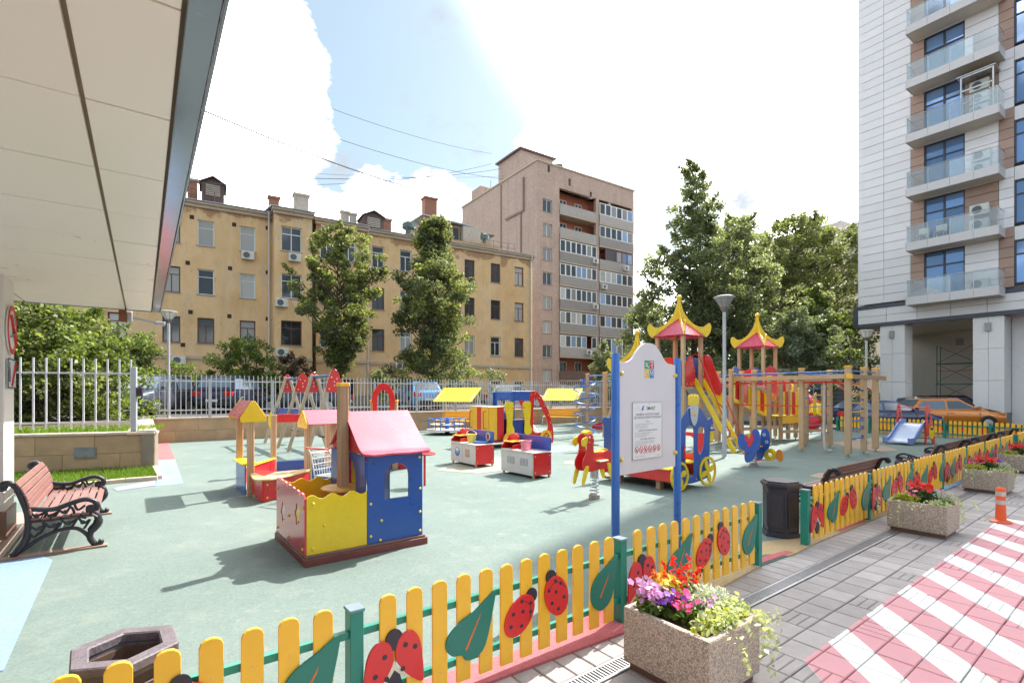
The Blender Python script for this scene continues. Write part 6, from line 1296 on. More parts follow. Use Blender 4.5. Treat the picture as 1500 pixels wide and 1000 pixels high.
CORN = M('cornice_pale', (.50, .40, .30), .8, var=.15, dirt=.3); ROOFM = M('roof_sheet', (.40, .42, .44), .45, metal=.3, var=.15, scale=3); PIPE = M('downpipe_pale', (.56, .54, .52), .5, var=.1); PIPD = M('downpipe_dark', (.10, .075, .06), .6)
WXm = lambda px, o=0: line_w(px, YA+YN*o, YD)
segs = [(-31, WXm(385)-.0, 0), (WXm(402, -1.5), WXm(457, -1.5), -1.5), (WXm(463, -.6), WXm(537, -.6), -.6), (WXm(537, -.6)+.003, WXm(780), 0)]
segs[0] = (-31, segs[1][0]+.35, 0)
spec = {0: [(-9, 'w'), (WXm(172), 'w'), (WXm(251), 'b'), (WXm(301.6), 'w'), (WXm(362.8), 'w')], 1: [(WXm(427, -1.5), 'W')], 2: [(WXm(479, -.6), 'w'), (WXm(511, -.6), 'w')], 3: [(WXm(554), 'b'), (WXm(594.5), 'w'), (WXm(640), 'b'), (WXm(688), 'b'), (WXm(726), 'b'), (WXm(760.5), 'b')]}
for k, (x0, x1, o) in enumerate(segs):
    holes = []
    for x, stl in spec[k]:
        w = 1.35 if stl == 'W' else .98
        if not (x0+.3 < x < x1-.3): continue
        for r, z in enumerate(ROWS):
            holes.append(rect(x, z, w, WH)); fr_ = FRW if (stl in 'wW' and not (r == 2 and k == 0) and not (r == 2 and stl == 'W')) or (k == 3 and r == 0 and x < 30 and stl == 'b' and x < WXm(560)) or (k == 3 and r == 2 and x > WXm(680) and x < WXm(740)) else FRB
            window(yb, x, z, w, WH, o, frame=fr_, mull='bar' if fr_ is FRW and stl != 'W' and k == 0 and r < 2 else ('cross' if stl == 'W' else 'T'), pane=(PANEC if r == 0 and k == 0 else None))
        if k != 1 and x > -20: 
            for zz in (1.1,): holes.append(rect(x, zz+.1, .9, 1.5)); window(yb, x, zz+.1, .9, 1.5, o, frame=random.choice((FRB, FRW)), mull='V', pane=PANE)
    walls(yb, 'wall', x0, x1, YZ-.5, EAVE, o, o+.45, holes, STU)
    if o < 0:
        MB().box(x0, x0+.4, o+.452, .44 if k == 1 else .1, YZ-.5, EAVE).build('wall', STU, yb); MB().box(x1-.4, x1, o+.452, .44, YZ-.5, EAVE).build('wall', STU, yb)
    MB().box(x0-.15, x1+.15, o-.28, o+.5, EAVE+.002, EAVE+.16).build('cornice', CORN, yb); MB().box(x0-.08, x1+.08, o-.15, o-.002, EAVE-.22, EAVE).build('cornice', CORN, yb)
    MB().box(x0-.02, x1+.02, o-.10, o-.002, 3.95, 4.15).build('string_course', CORN, yb); MB().box(x0-.01, x1+.01, o-.05, o-.002, YZ-.4, 1.5).build('plinth', M('house_plinth', (.36,.29,.22), .85, var=.2), yb)
    # sloping sheet roof behind the eave
    MB().add([(x0-.25,o-.36,EAVE+.165),(x1+.25,o-.36,EAVE+.165),(x1+.25,6.5,EAVE+2.1),(x0-.25,6.5,EAVE+2.1),(x0-.25,o-.36,EAVE+.22),(x1+.25,o-.36,EAVE+.22),(x1+.25,6.5,EAVE+2.2),(x0-.25,6.5,EAVE+2.2)], [(0,3,2,1),(4,5,6,7),(0,1,5,4),(1,2,6,5),(2,3,7,6),(3,0,4,7)]).build('roof', ROOFM, yb)
xR = segs[3][1]; MB().box(-31, xR, 11.5, 12, YZ, EAVE).build('wall', STU, yb); MB().box(xR-.45, xR, .46, 11.4, YZ-.5, EAVE).build('wall', STU, yb); MB().box(-31, -30.5, .46, 11.4, YZ-.5, EAVE).build('wall', STU, yb)
MB().add([(-31.2,6.55,EAVE+2.1),(xR+.2,6.55,EAVE+2.1),(xR+.2,12.4,EAVE+.2),(-31.2,12.4,EAVE+.2),(-31.2,6.55,EAVE+2.2),(xR+.2,6.55,EAVE+2.2),(xR+.2,12.4,EAVE+.3),(-31.2,12.4,EAVE+.3)], [(0,3,2,1),(4,5,6,7),(0,1,5,4),(1,2,6,5),(2,3,7,6),(3,0,4,7)]).build('roof', ROOFM, yb)
def pipe(x, y, m, zt=EAVE+.1):
    mb = MB(); mb.tube([(x,y,YZ),(x,y,zt-.5)], .075, 8); mb.tube([(x,y,zt-.5),(x,y-.18,zt-.1)], .075, 8); mb.lathe([(.08,zt-.12),(.16,zt+.1)], (x, y-.18, 0), 8)
    for z in (3, 6, 9, 12): mb.cyl((x,y,z), (x,y,z+.08), .09, n=8)
    mb.build('downpipe', m, yb, smooth=50)
pipe(segs[1][0]-.22, -.12, PIPE); pipe(segs[1][1]+.12, -.75, PIPD); pipe(segs[2][1]+.2, -.13, PIPE); pipe(xR-.25, -.13, PIPE); pipe(WXm(150), -.12, PIPD)
for px, py, o in ((362.8,381,0),(431,384,-1.5),(412,450,-1.5),(413,522,-1.5),(262,534,0),(585,541,0),(555,552,0),(360,516,0),(500,540,-.6)):
    x = WXm(px, o); P = YA+YN*o+YD*x; aircon(yb, x, o, ZY(py, P.y))
mv = M('vent_hole', (.05,.03,.02), .9)
for px, py in ((281,318),(343,329),(275,385),(337,393),(279,457),(336,463),(268,505),(392,334),(392,399),(392,467)):
    P = YA+YD*WXm(px) if px < 385 else YA+YD*WXm(px); MB().box(WXm(px)-.13, WXm(px)+.13, -.004, .02, ZY(py, P.y)-.14, ZY(py, P.y)+.14).build('vent', mv, yb)
# rooftop furniture, all parts of the house
CHB = M('chimney_brick', (.33, .15, .10), .85, var=.25, scale=6); CHP = M('chimney_plaster', (.48, .42, .36), .85, var=.25, dirt=.3)
def on_roof(px, depth): P = YA+YN*depth; return line_w(px, P, YD), (P+YD*line_w(px, P, YD)).y
def chimney(px, y_, pz0, pz1, w, m, crown=True):
    x, Y = on_roof(px, y_); z0, z1 = ZY(pz0, Y)-1.2, ZY(pz1, Y); o = MB().box(x-w/2, x+w/2, y_-w*.35, y_+w*.35, z0, z1-.15).build('chimney', m, yb)
    MB().box(x-w/2-.09, x+w/2+.09, y_-w*.35-.09, y_+w*.35+.09, z1-.15, z1).build('chimney_cap', m if not crown else CHP, o)
chimney(282, 2.5, 276, 263, .6, CHB); chimney(401, 2.0, 303, 289, .7, CHB, False); chimney(441, 1.0, 308, 286, 1.0, CHP); chimney(505, 2.2, 321, 310, .6, CHP); chimney(517, 2.0, 321, 313, .5, CHP); chimney(566, 2.0, 338, 321, .7, CHB); chimney(629, 2.5, 322, 291, 1.15, CHB, False)
DORM = M('dormer_dark', (.12, .075, .07), .7, var=.2)
def dormer(px, pyb, pyt, w):
    x, Y = on_roof(px, .9); z0, z1 = ZY(pyb, Y)-.4, ZY(pyt, Y); zw_ = z1-.42
    o = MB().prism([(x-w/2,z0),(x+w/2,z0),(x+w/2,zw_),(x,z1-.08),(x-w/2,zw_)], .6, 2.6).build('dormer', DORM, yb)
    for i in range(6): MB().box(x-w*.32, x+w*.32, .55, .6, z0+.5+i*.13, z0+.58+i*.13).build('louvre', CHP, o)
    for s_ in (-1, 1): MB().beam((x+s_*.01, 1.5, z1), (x+s_*(w/2+.15), 1.5, zw_-.06), 2.3, .05, up=(0,0,1)).build('dormer_roof', DORM, o)
dormer(312, 291, 262, 1.35); dormer(546, 336, 311, 1.6)
x, Y = on_roof(598, 2.0); v_ = MB(); v_.lathe([(.28,0),(.28,.5),(.55,.6),(.55,1.0),(.1,1.25)], (x, 2.0, ZY(345, Y)), 12); v_.build('roof_vent', M('vent_green', (.10,.15,.14), .5), yb, smooth=40)
x, Y = on_roof(710, 1.0); v_ = MB(); v_.lathe([(.2,0),(.2,.3),(.4,.35),(.4,.7),(.1,.85)], (x, 1.0, ZY(356, Y)), 10); v_.build('roof_vent', MATS['vent_green'], yb, smooth=40)
# penthouse studio
xa_, Y = on_roof(622, 2.5); xb_ = on_roof(690, 2.5)[0]; za, zb = EAVE+.3, ZY(322, Y)
ph = MB().box(xa_, xb_, 2.5, 6, za, zb).build('penthouse', M('studio_wall', (.40,.28,.17), .8, var=.2), yb)
for i in range(5): MB().box(xa_+.6+i*(xb_-xa_-1)/5, xa_+.4+(i+1)*(xb_-xa_-1)/5, 2.46, 2.5, zb-1.35, zb-.25).build('studio_window', PANE, ph)
MB().add([(xa_-.4,2.0,zb+.25),(xb_+.4,2.0,zb-.05),(xb_+.4,6.4,zb+.2),(xa_-.4,6.4,zb+.6),(xa_-.4,2.0,zb+.35),(xb_+.4,2.0,zb+.05),(xb_+.4,6.4,zb+.3),(xa_-.4,6.4,zb+.7)], [(0,3,2,1),(4,5,6,7),(0,1,5,4),(1,2,6,5),(2,3,7,6),(3,0,4,7)]).build('studio_roof', ROOFM, ph)
xc2 = on_roof(691, 2.0)[0]; MB().box(xc2-.9, xc2+.9, 1.9, 2.9, za, zb-.1).build('roof_turret', CHP, ph); MB().box(xa_-.6, xb_+2.4, 1.4, 1.6, za, za+.7).build('parapet', M('parapet_brick', (.40,.25,.13), .85, var=.3), ph)
xd2 = on_roof(708, 3.2)[0]; MB().box(xd2-1.0, xd2+.6, 2.9, 4.5, za, zb-.3).build('stair_head', M('studio_wall', (0,0,0)), ph); MB().box(xd2-1.2, xd2+.9, 2.6, 4.7, zb-.3, zb-.2).build('studio_roof', DORM, ph)
rl = MB()
for px0_, px1_, n_ in ((262, 395, 9), (560, 612, 4), (712, 754, 5)):
    xs_ = np.linspace(on_roof(px0_, .3)[0], on_roof(px1_, .3)[0], n_)
    for x in xs_: rl.cyl((x, .3, EAVE+.3), (x, .3, EAVE+1.15), .02, n=5)
    for h_ in (.7, 1.1): rl.cyl((xs_[0], .3, EAVE+h_), (xs_[-1], .3, EAVE+h_), .015, n=5)
rl.build('roof_railing', PIPD, yb)
an = MB(); x, Y = on_roof(582, 3.0); zt_ = ZY(276, Y); an.cyl((x,3,EAVE+.8), (x,3,zt_), .03, n=5)
for i, (z, l) in enumerate(((zt_-.1,.7),(zt_-.45,.5),(zt_-.9,1.2),(zt_-1.0,.8))): an.cyl((x-l,3,z+.15), (x+l*.4,3,z-.05), .015, n=4)
an.build('antenna', PIPD, yb)
an = MB()
for px in (340, 363, 291): x, Y = on_roof(px, 1.5); an.cyl((x,1.5,EAVE+.5), (x,1.5,EAVE+1.5+.3*(px % 3)), .025, n=5)
an.build('antenna', PIPD, yb)
# ------------------------------------------------------------------ tall brick block
BA = Vector((2.87, 57.5, 0)); BD = Vector((.829, .56, 0)).normalized(); BN = Vector((-BD.y, BD.x, 0)); BR = math.atan2(BD.y, BD.x)
BRK = M('tower_brick', (.43, .325, .275), .85, var=.10, scale=.4, spec=.2)
def brick_tex():
    nt = BRK.node_tree; N = nt.nodes; L = nt.links; b = N['Principled BSDF']; src = b.inputs['Base Color'].links[0].from_socket; tc = N.new('ShaderNodeTexCoord'); sx = N.new('ShaderNodeSeparateXYZ'); L.new(tc.outputs['Object'], sx.inputs[0])
    a = N.new('ShaderNodeMath'); L.new(sx.outputs[0], a.inputs[0]); L.new(sx.outputs[1], a.inputs[1]); cb = N.new('ShaderNodeCombineXYZ'); L.new(a.outputs[0], cb.inputs[0]); L.new(sx.outputs[2], cb.inputs[1])
    br = N.new('ShaderNodeTexBrick'); br.inputs['Scale'].default_value = 2.2; br.inputs['Color1'].default_value = (.86,.86,.86,1); br.inputs['Color2'].default_value = (1.18,1.1,1.05,1); br.inputs['Mortar'].default_value = (1.2,1.2,1.2,1); br.inputs['Mortar Size'].default_value = .03; L.new(cb.outputs[0], br.inputs['Vector'])
    m = N.new('ShaderNodeVectorMath'); m.operation = 'MULTIPLY'; L.new(src, m.inputs[0]); L.new(br.outputs[0], m.inputs[1])
    mp = N.new('ShaderNodeMapping'); mp.inputs['Scale'].default_value = (.9, .9, .12); L.new(tc.outputs['Object'], mp.inputs[0]); n = N.new('ShaderNodeTexNoise'); n.inputs['Scale'].default_value = 1.2; n.inputs['Detail'].default_value = 8; L.new(mp.outputs[0], n.inputs['Vector'])
    mr = N.new('ShaderNodeMapRange'); mr.inputs['From Min'].default_value = .55; mr.inputs['From Max'].default_value = .75; mr.inputs['To Max'].default_value = .4; L.new(n.outputs['Fac'], mr.inputs['Value'])
    mx = N.new('ShaderNodeMix'); mx.data_type = 'RGBA'; L.new(mr.outputs[0], mx.inputs['Factor']); L.new(m.outputs[0], mx.inputs['A']); mx.inputs['B'].default_value = (.20,.14,.11,1); L.new(mx.outputs['Result'], b.inputs['Base Color'])
brick_tex()
bt_ = thing('apartment_tower', 'tall brown brick apartment block with stacked glazed balconies behind the ochre house', 'building', BA, BR)
WB_ = lambda px, o=0: line_w(px, BA+BN*o, BD)
TW = WB_(928); TOP = 28.1; LX = (WB_(819.5), WB_(873)); RX = (WB_(877.5), WB_(925.5)); wx = WB_(802)
zf = [22.9-2.8*k for k in range(9)]
holes = [rect(wx, z-.35, 1.35, 1.45) for z in zf if z > 1]+[[(a,zf[-1]-.3),(b,zf[-1]-.3),(b,25.75),(a,25.75)] for a, b in (LX, RX)]+[rect(WB_(px), ZY(py, 60)-.4, .35, .8) for px, py in ((804,256),(834.5,266),(865.5,276),(893,284.5),(918.5,292))]
walls(bt_, 'wall', 0, TW, -.5, TOP, 0, .4, holes, BRK)
MB().box(0, .4, .403, 17.5, -.5, TOP).build('wall', BRK, bt_); MB().box(TW-.4, TW, .403, 17.5, -.5, TOP).build('wall', BRK, bt_); MB().box(0, TW, 17.503, 17.9, -.5, TOP).build('wall', BRK, bt_)
MB().box(.42, TW-.42, 1.55, 1.75, 0, 26).build('loggia_back_wall', M('loggia_red', (.40,.13,.07), .8, var=.15), bt_); MB().box(.1, TW-.1, .3, 17.6, TOP-.3, TOP-.02).build('flat_roof', ROOFM, bt_)
MB().box(-.12, TW+.12, -.12, .42, TOP+.002, TOP+.16).build('coping', CORN, bt_); MB().box(-.12, .42, .423, 18, TOP+.002, TOP+.16).build('coping', CORN, bt_)
PARA = M('balcony_parapet', (.33, .30, .28), .75, var=.15, dirt=.25, rand=.25); PARR = M('balcony_dark', (.16,.10,.08), .8, var=.2)
for k, z in enumerate(zf):
    if z > 1: window(bt_, wx, z-.35, 1.35, 1.45, 0, frame=FRW, mull='V', pane=PANEC if k % 3 else PANE, depth=.16)
    for c, (a, b) in enumerate((LX, RX)):
        bl = MB().box(a, b, -.12, 1.5, z-.25, z-.08).build('balcony', CORN, bt_)
        MB().box(a, b, -.14, -.06, z-.075, z+1.0).build('parapet', PARR if (k >= 7 and c == 0) else PARA, bl)
        open_ = c == 0 and k in (0, 1, 7, 8)
        n = 7 if c == 0 else 6
        frm = FRB if (k, c) in ((2, 1), (7, 0)) else FRW
        if not open_:
            for i in range(n):
                x0 = a+(b-a)*i/n; x1 = a+(b-a)*(i+1)/n
                if random.random() < .02: continue
                zt_ = z+2.42 if (c == 1 and k == 6) else z+2.42; zb_ = z+1.0 if not (c == 1 and k >= 6) else z+.2
                f = MB(); f.prism([[(x0,zb_+.003),(x1,zb_+.003),(x1,zt_),(x0,zt_)], [(x0+.09,zb_+.09),(x1-.09,zb_+.09),(x1-.09,zt_-.09),(x0+.09,zt_-.09)]], -.13 if zb_ > z+.5 else -.19, -.07 if zb_ > z+.5 else -.15)
                f = f.build('balcony_window', frm, bl); yg = -.1 if zb_ > z+.5 else -.17
                MB().box(x0+.09, x1-.09, yg-.005, yg+.005, zb_+.09, zt_-.09).build('pane', random.choice((PANE, PANEC, PANEB, PANE)), f)
        else:
            for x in (a+(b-a)*.3, a+(b-a)*.72): window(bl, x, z+.9, 1.1, 1.3, 1.42, frame=FRW, mull='V', pane=PANE, depth=.05)
    if k in (2, 4): aircon(bt_, LX[1]-.3, -.02, z+.3)
    if k in (2, 3): aircon(bt_, RX[1]-1.4 if k == 2 else RX[0]+.6, -.14, z+.1)
    if k == 6: aircon(bt_, LX[1]-1.5, -.14, z+.2)
# roof house, chimneys, pipes on the flank
BF = lambda px, y_: line_w(px, BA+BN*y_, BD)
MB().box(.5, 5.5, 4.0, 9.0, TOP, TOP+3.0).build('roof_house', BRK, bt_); MB().box(.2, 5.8, 3.7, 9.3, TOP+3.0, TOP+3.2).build('roof_house_cap', DORM, bt_)
MB().box(.05, 1.8, 12.8, 15.2, TOP, TOP+1.5).build('chimney', BRK, bt_); MB().lathe([(.5,0),(.5,.7),(.3,.75),(.3,1.1),(.6,1.15),(.6,1.5)], (4.9, 2.2, TOP), 10).build('roof_vent', M('vent_green', (0,0,0)), bt_)
an = MB(); an.cyl((9, 2, TOP), (9, 2, TOP+2.4), .04, n=5); an.cyl((8.2, 2, TOP+2.1), (10, 2, TOP+1.9), .02, n=4); an.cyl((8.4, 2, TOP+1.7), (9.6, 2, TOP+1.6), .02, n=4); an.cyl((1.2, 12, TOP), (1.2, 12, TOP+2.2), .04, n=5); an.build('antenna', PIPD, bt_)
mb = MB(); mb.box(-.12, -.003, 3.1, 3.28, 4, TOP-5); mb.box(-.10, -.004, 7.5, 7.62, 6, TOP-.2); mb.box(-.16, -.003, 2.5, 6.5, TOP-5, TOP-4.75); mb.box(-.16, -.003, 2.5, 2.8, TOP-4.74, TOP-1); mb.build('flank_pipe', M('flank_pipe', (.26,.16,.12), .7), bt_)
# ------------------------------------------------------------------ white residential tower on the right
CA = Vector((22.3, 32.5, 0)); CD_ = Vector((.571, -.821, 0)).normalized(); CN = Vector((-CD_.y, CD_.x, 0)); CR = math.atan2(CD_.y, CD_.x)
wt = thing('residential_tower', 'modern white panel-clad apartment tower with glass balconies on the right', 'building', CA, CR)
CLW = M('cladding_white', (.81, .77, .79), .4, var=.04, scale=.8, rand=.04); CLB = M('cladding_brown', (.40, .255, .20), .45, var=.08, scale=1, rand=.06); DRK = M('beam_dark', (.07, .07, .10), .4)
CWALL = M('tower_backing', (.35, .33, .33), .8); SLABM = M('balcony_slab', (.60, .57, .58), .5, var=.05); UND = M('soffit_cream', (.62, .55, .45), .5, var=.05)
NST = 10; Z0 = 7.28; ST_ = 3.15; TOPW = 38.2; XE = 30
MB().box(-.0, XE, .35, 16, 6.3, TOPW).build('core', CWALL, wt)
MB().box(-.12, .2, .22, 16, 7.1, TOPW).build('end_wall', CLW, wt)
WCn = lambda px, o=0: line_w(px, CA+CN*o, CD_)
xA, xB, xC, xD, xE = 2.75, 3.40, 5.22, 6.62, 7.22
GLS = glass('balcony_glass', (.50, .60, .66), .05, .30, .8); STL = M('rail_steel', (.55, .53, .52), .3, metal=.7); CURT = M('curtain', (.55, .47, .38), .8, var=.25, scale=4)
def clad(x0, x1, z0, z1, m, n=1):
    for i in range(n):
        a, b = x0+(x1-x0)*i/n, x0+(x1-x0)*(i+1)/n
        MB().box(a+.008, b-.008, random.uniform(-.004, .004), .04, z0+.011, z1-.011).build('cladding_panel', m, wt, bevel=.006)
def twin(x0, x1, z0, z1, m):                          # glazing of the tower: dark frame, blue panes
    f = MB(); xm = (x0+x1)/2; zt = z0+(z1-z0)*.68
    f.prism([[(x0,z0),(x1,z0),(x1,z1),(x0,z1)], [(x0+.06,z0+.06),(x1-.06,z0+.06),(x1-.06,z1-.06),(x0+.06,z1-.06)]], .06, .20); f.box(xm-.05, xm+.05, .08, .19, z0+.06, z1-.06); f.box(x0+.06, xm-.05, .085, .185, zt-.04, zt+.04); f.box(xm+.05, x1-.06, .085, .185, zt-.04, zt+.04)
    o = f.build('window', FRD, wt)
    for a, b in ((x0+.06, xm-.05), (xm+.05, x1-.06)):
        for c, d in ((z0+.06, zt-.04), (zt+.04, z1-.06)): MB().box(a, b, .13, .14, c, d).build('pane', m, o)
    return o
BLUEG = glass('tower_glass', (.17, .28, .50), .03, 1, .9, metal=.35)
rowh = ST_/6
for k in range(NST):
    z = Z0+k*ST_; near = k < 7
    if near:
        for r in range(6):
            clad(0, xA, z+r*rowh, z+(r+1)*rowh, CLW, 2); clad(xB-.001 if r == 5 else xA, xB, z+r*rowh, z+(r+1)*rowh, CLB) if r < 5 else clad(xA, xC, z+r*rowh, z+(r+1)*rowh, CLW)
            cB = CLB if k in (1, 3) else CLW; dB = CLB if k % 2 == 0 or k in (3, 5) else CLW
            if r == 5: cB = CLW
            clad(xC, xD, z+r*rowh, z+(r+1)*rowh, cB if not (k == 3 and r < 1) else CLW); clad(xD, xE, z+r*rowh, z+(r+1)*rowh, CLB if (k % 2 == 0) else CLW)
        clad(xB, xC, z+2.42, z+5*rowh, CLW) if False else None
        twin(xB, xC, z+.02, z+5*rowh-.02, BLUEG); clad(xE, 9.4, z+5*rowh-.2, z+ST_-.003, CLW); twin(xE, 9.4, z+.15, z+5*rowh-.21, BLUEG); clad(9.4, 12.5, z, z+ST_, CLW)
        for i in range(5):                              # gathered curtains behind the door glass
            if k in (2, 3, 4): MB().box(xB+.1+i*.17, xB+.22+i*.17, .22, .26, z+.1, z+2.5).build('curtain', CURT, wt)
    else:
        MB().box(0, 12.5, 0, .04, z, min(z+ST_, TOPW)-.01).build('cladding_panel', CLW, wt)
    # balcony
    by0, bx0, bx1 = -1.2, 2.9, 6.85
    if k < 8:
        zb = z-.05; b = MB().box(bx0, bx1, by0, -.006, zb-.42, zb-.34).build('balcony', UND, wt)
        n = 4
        for i in range(n): MB().box(bx0+(bx1-bx0)*i/n+.006, bx0+(bx1-bx0)*(i+1)/n-.006, by0-.03, by0, zb-.45, zb+.02).build('slab_panel', SLABM, b, bevel=.004)
        for x in (bx0-.03, bx1): MB().box(x, x+.03, by0-.03, -.01, zb-.45, zb+.02).build('slab_panel', SLABM, b)
        MB().box(bx0, bx1, by0, -.006, zb-.10, zb).build('balcony_floor', SLABM, b)
        gr = [(bx0+.02, bx1-.02, n)]
        for i in range(n): MB().box(bx0+.02+(bx1-bx0-.04)*i/n+.012, bx0+.02+(bx1-bx0-.04)*(i+1)/n-.012, by0+.01, by0+.022, zb+.04, zb+.93).build('glass_panel', GLS, b)
        for x in (bx0+.01, bx1-.022): MB().box(x, x+.012, by0+.04, -.06, zb+.04, zb+.93).build('glass_panel', GLS, b)
        mb = MB(); mb.tube([(bx0+.015,-.02,zb+.97),(bx0+.015,by0+.016,zb+.97),(bx1-.015,by0+.016,zb+.97),(bx1-.015,-.02,zb+.97)], .022, 6); mb.build('handrail', STL, b)
        for i in range(n+1): x = bx0+.03+(bx1-bx0-.06)*i/n; MB().box(x-.02, x+.02, by0+.03, by0+.055, zb, zb+.95).build('rail_post', STL, b)
    acs = {0: [(5.9, .05)], 1: [(5.9, .15), (5.9, .95)], 2: [(5.95, .05), (5.95, .75)], 3: [(5.9, .05), (5.9, .72), (5.9, 1.4)]}
    for x, dz in acs.get(k, []): aircon(wt, x, -.0, z+dz)
    if k == 3:
        cg_ = MB()
        for x in (5.3, 6.6): cg_.box(x-.03, x+.03, -1.0, -.94, z, z+2.15)
        for dz in (.68, 1.36, 2.1): cg_.box(5.3, 6.6, -1.0, -.94, z+dz-.03, z+dz+.03)
        cg_.box(5.1, 6.7, -1.05, -.02, z+2.16, z+2.2); cg_.build('air_unit_frame', STL, wt)
for x, k, s_ in ((3.7, 0, 'drum'), (4.3, 1, 'chair'), (3.5, 1, 'chair')):
    P = CA+CD_*x+CN*-.6; P.z = Z0+k*ST_-.05
    if s_ == 'drum': t = thing('covered_bundle', 'grey covered bundle behind the glass of the lowest tower balcony', 'bundle', P, CR); MB().prism([p[:2] for p in spl([(-.8,0,0),(-.65,.3,0),(-.2,.46,0),(.3,.44,0),(.7,.2,0),(.85,0,0)], 4)], -.3, .3).build('cover', M('cover_cloth', (.40,.38,.37), .9, bump=.4, bscale=9), t, bevel=.05, smooth=60)
    else:
        t = thing('balcony_chair', 'white plastic chair on the second tower balcony, '+('nearer the air units' if x > 4 else 'at the left end'), 'chair', P, CR, 'white chairs on the tower balcony')
        MB().box(-.25,.25,-.25,.25,.42,.46).build('seat', WHT, t, bevel=.01); MB().box(-.25,.25,.22,.26,.47,.88).build('backrest', WHT, t, bevel=.01)
        for a in (-.22,.22):
            for b_ in (-.22,.22): MB().box(a-.02,a+.02,b_-.02,b_+.02,0,.42).build('leg', WHT, t)
# base band: dark beams framing pale panels, open ground floor behind
MB().box(-.30, XE, -.02, .30, 6.98, 7.20).build('band_beam', DRK, wt, bevel=.01); MB().box(-.30, XE, -.02, .30, 5.84, 6.06).build('band_beam', DRK, wt, bevel=.01); MB().box(-.30, -.06, -.025, 16, 6.063, 6.977).build('band_beam', DRK, wt)
for i in range(8): 
    for a, b in ((6.07, 6.51), (6.53, 6.97)): MB().box(-.05+i*1.55+.01, 1.5+i*1.55-.01, .02, .06, a, b).build('cladding_panel', CLW, wt, bevel=.005)
for i in range(8):
    for j in range(6): MB().box(-.2+i*2.0+.01, 1.8+i*2.0-.01, .32+j*2.2+.01, 2.52+j*2.2-.01, 5.88, 5.95).build('soffit_panel', UND, wt)
MB().box(-.25, XE, .305, 15.8, 5.96, 6.3).build('core_slab', CWALL, wt)
COLW = M('column_white', (.81, .77, .775), .4, var=.04, rand=.04); PLB = M('plinth_brown_stone', (.17,.10,.09), .35, var=.15)
LIGHTM = M('wall_light', (.30,.29,.31), .4, metal=.4)
for x0, x1, dp in ((1.14, 2.42, 1.3), (5.54, 6.82, 1.4), (9.9, 11.2, 1.4)):
    cl = None
    for i in range(3):
        for a, b in ((x0, (x0+x1)/2), ((x0+x1)/2, x1)): MB().box(a+.006, b-.006, .10, .10+dp, .62+i*1.74+.006, .62+(i+1)*1.74-.006).build('column_panel', COLW, wt, bevel=.005)
    MB().box(x0-.03, x1+.03, .07, .13+dp, -.3, .62).build('column_plinth', PLB, wt, bevel=.008); MB().box((x0+x1)/2-.12, (x0+x1)/2+.12, -.04, .095, 5.05, 5.5).build('wall_light', LIGHTM, wt, bevel=.01)
BW_ = M('passage_wall', (.70, .65, .61), .6, var=.06)
MB().box(2.3, 3.9, 7.5, 8.2, -.3, 5.87).build('passage_wall', BW_, wt); MB().box(.3, 2.29, 8.0, 8.2, -.3, 5.87).build('passage_wall', BW_, wt); MB().box(3.9, 5.0, 9.6, 10, -.3, 5.87).build('passage_wall', M('passage_cream', (.76,.70,.58), .6), wt)
MB().box(6.9, 14, 6.0, 6.3, -.3, 5.87).build('passage_wall', BW_, wt); MB().box(3.0, 3.4, 7.42, 7.495, 4.9, 5.35).build('wall_light', LIGHTM, wt); MB().box(4.4, 4.8, 9.52, 9.595, 4.3, 5.6).build('passage_vent', BW_, wt)
MB().box(6.2, 16, 4.0, 4.3, -.3, 5.87).build('passage_wall', BW_, wt); MB().box(6.83, 7.6, 1.6, 3.99, -.3, 5.87).build('passage_wall', COLW, wt)
for k in range(2):
    P = CA+CD_*(10+4*k)
# scaffold in the passage
scf = thing('scaffold_tower', 'steel scaffold tower with crossed braces inside the tower passage', 'scaffold', CA+CD_*2.75+CN*4.6, CR)
SG = M('scaffold_green', (.03,.12,.10), .5); SY = M('scaffold_yellow', (.62,.52,.10), .5); mbg = MB(); w = 2.15
for i in range(3): MB().box(-.05, w, -.06, .7, .9+1.32*i, .95+1.32*i).build('deck', SG, scf)
for x in (0, w-.25): 
    for y in (0, .7): MB().cyl((x, y, -.1), (x, y, 4.7), .025, n=6).build('upright', SY if x else SG, scf)
for i in range(4):
    z = .0+1.2*i
    MB().cyl((0,0,z), (w-.25,0,z+1.15), .016, n=5).build('brace', SG, scf); MB().cyl((w-.25,.02,z), (0,.02,z+1.15), .016, n=5).build('brace', SG, scf)
MB().cyl((-.05,0,3.1), (w,0,3.1), .02, n=5).build('red_bar', RED, scf)
# ------------------------------------------------------------------ buildings and walls behind
pb_ = thing('pale_apartment_block', 'pale distant apartment block seen between the round maple and the white tower', 'building', AT(1262, 62, 0), .55)
PBM = M('pale_render', (.56, .50, .47), .8, var=.06); PBY = M('cream_render', (.60, .50, .37), .8, var=.06)
walls(pb_, 'wall', -5, 9, 15.5, 22, 0, .4, [rect(-.9, 18.2, 1.5, 2.2)], PBM); MB().box(-4.2, 9, -.6, 14, -.5, 15.49).build('wall', PBY, pb_); MB().box(-4.98, 8.9, .41, 12, 15.5, 21.9).build('upper_block', PBM, pb_); MB().box(-8.4, -2.4, -3.2, .0, 16.0, 16.7).build('roof_slab', CLW, pb_); window(pb_, -.9, 18.2, 1.5, 2.2, 0, frame=FRW, mull='V', pane=PANEB); MB().box(-8, -3, -2.6, 8, 0, 16).build('side_block', PBY, pb_)
gw = thing('garage_wall', 'low pale concrete garage wall behind the play towers', 'wall', AT(1000, 31, 0), .12)
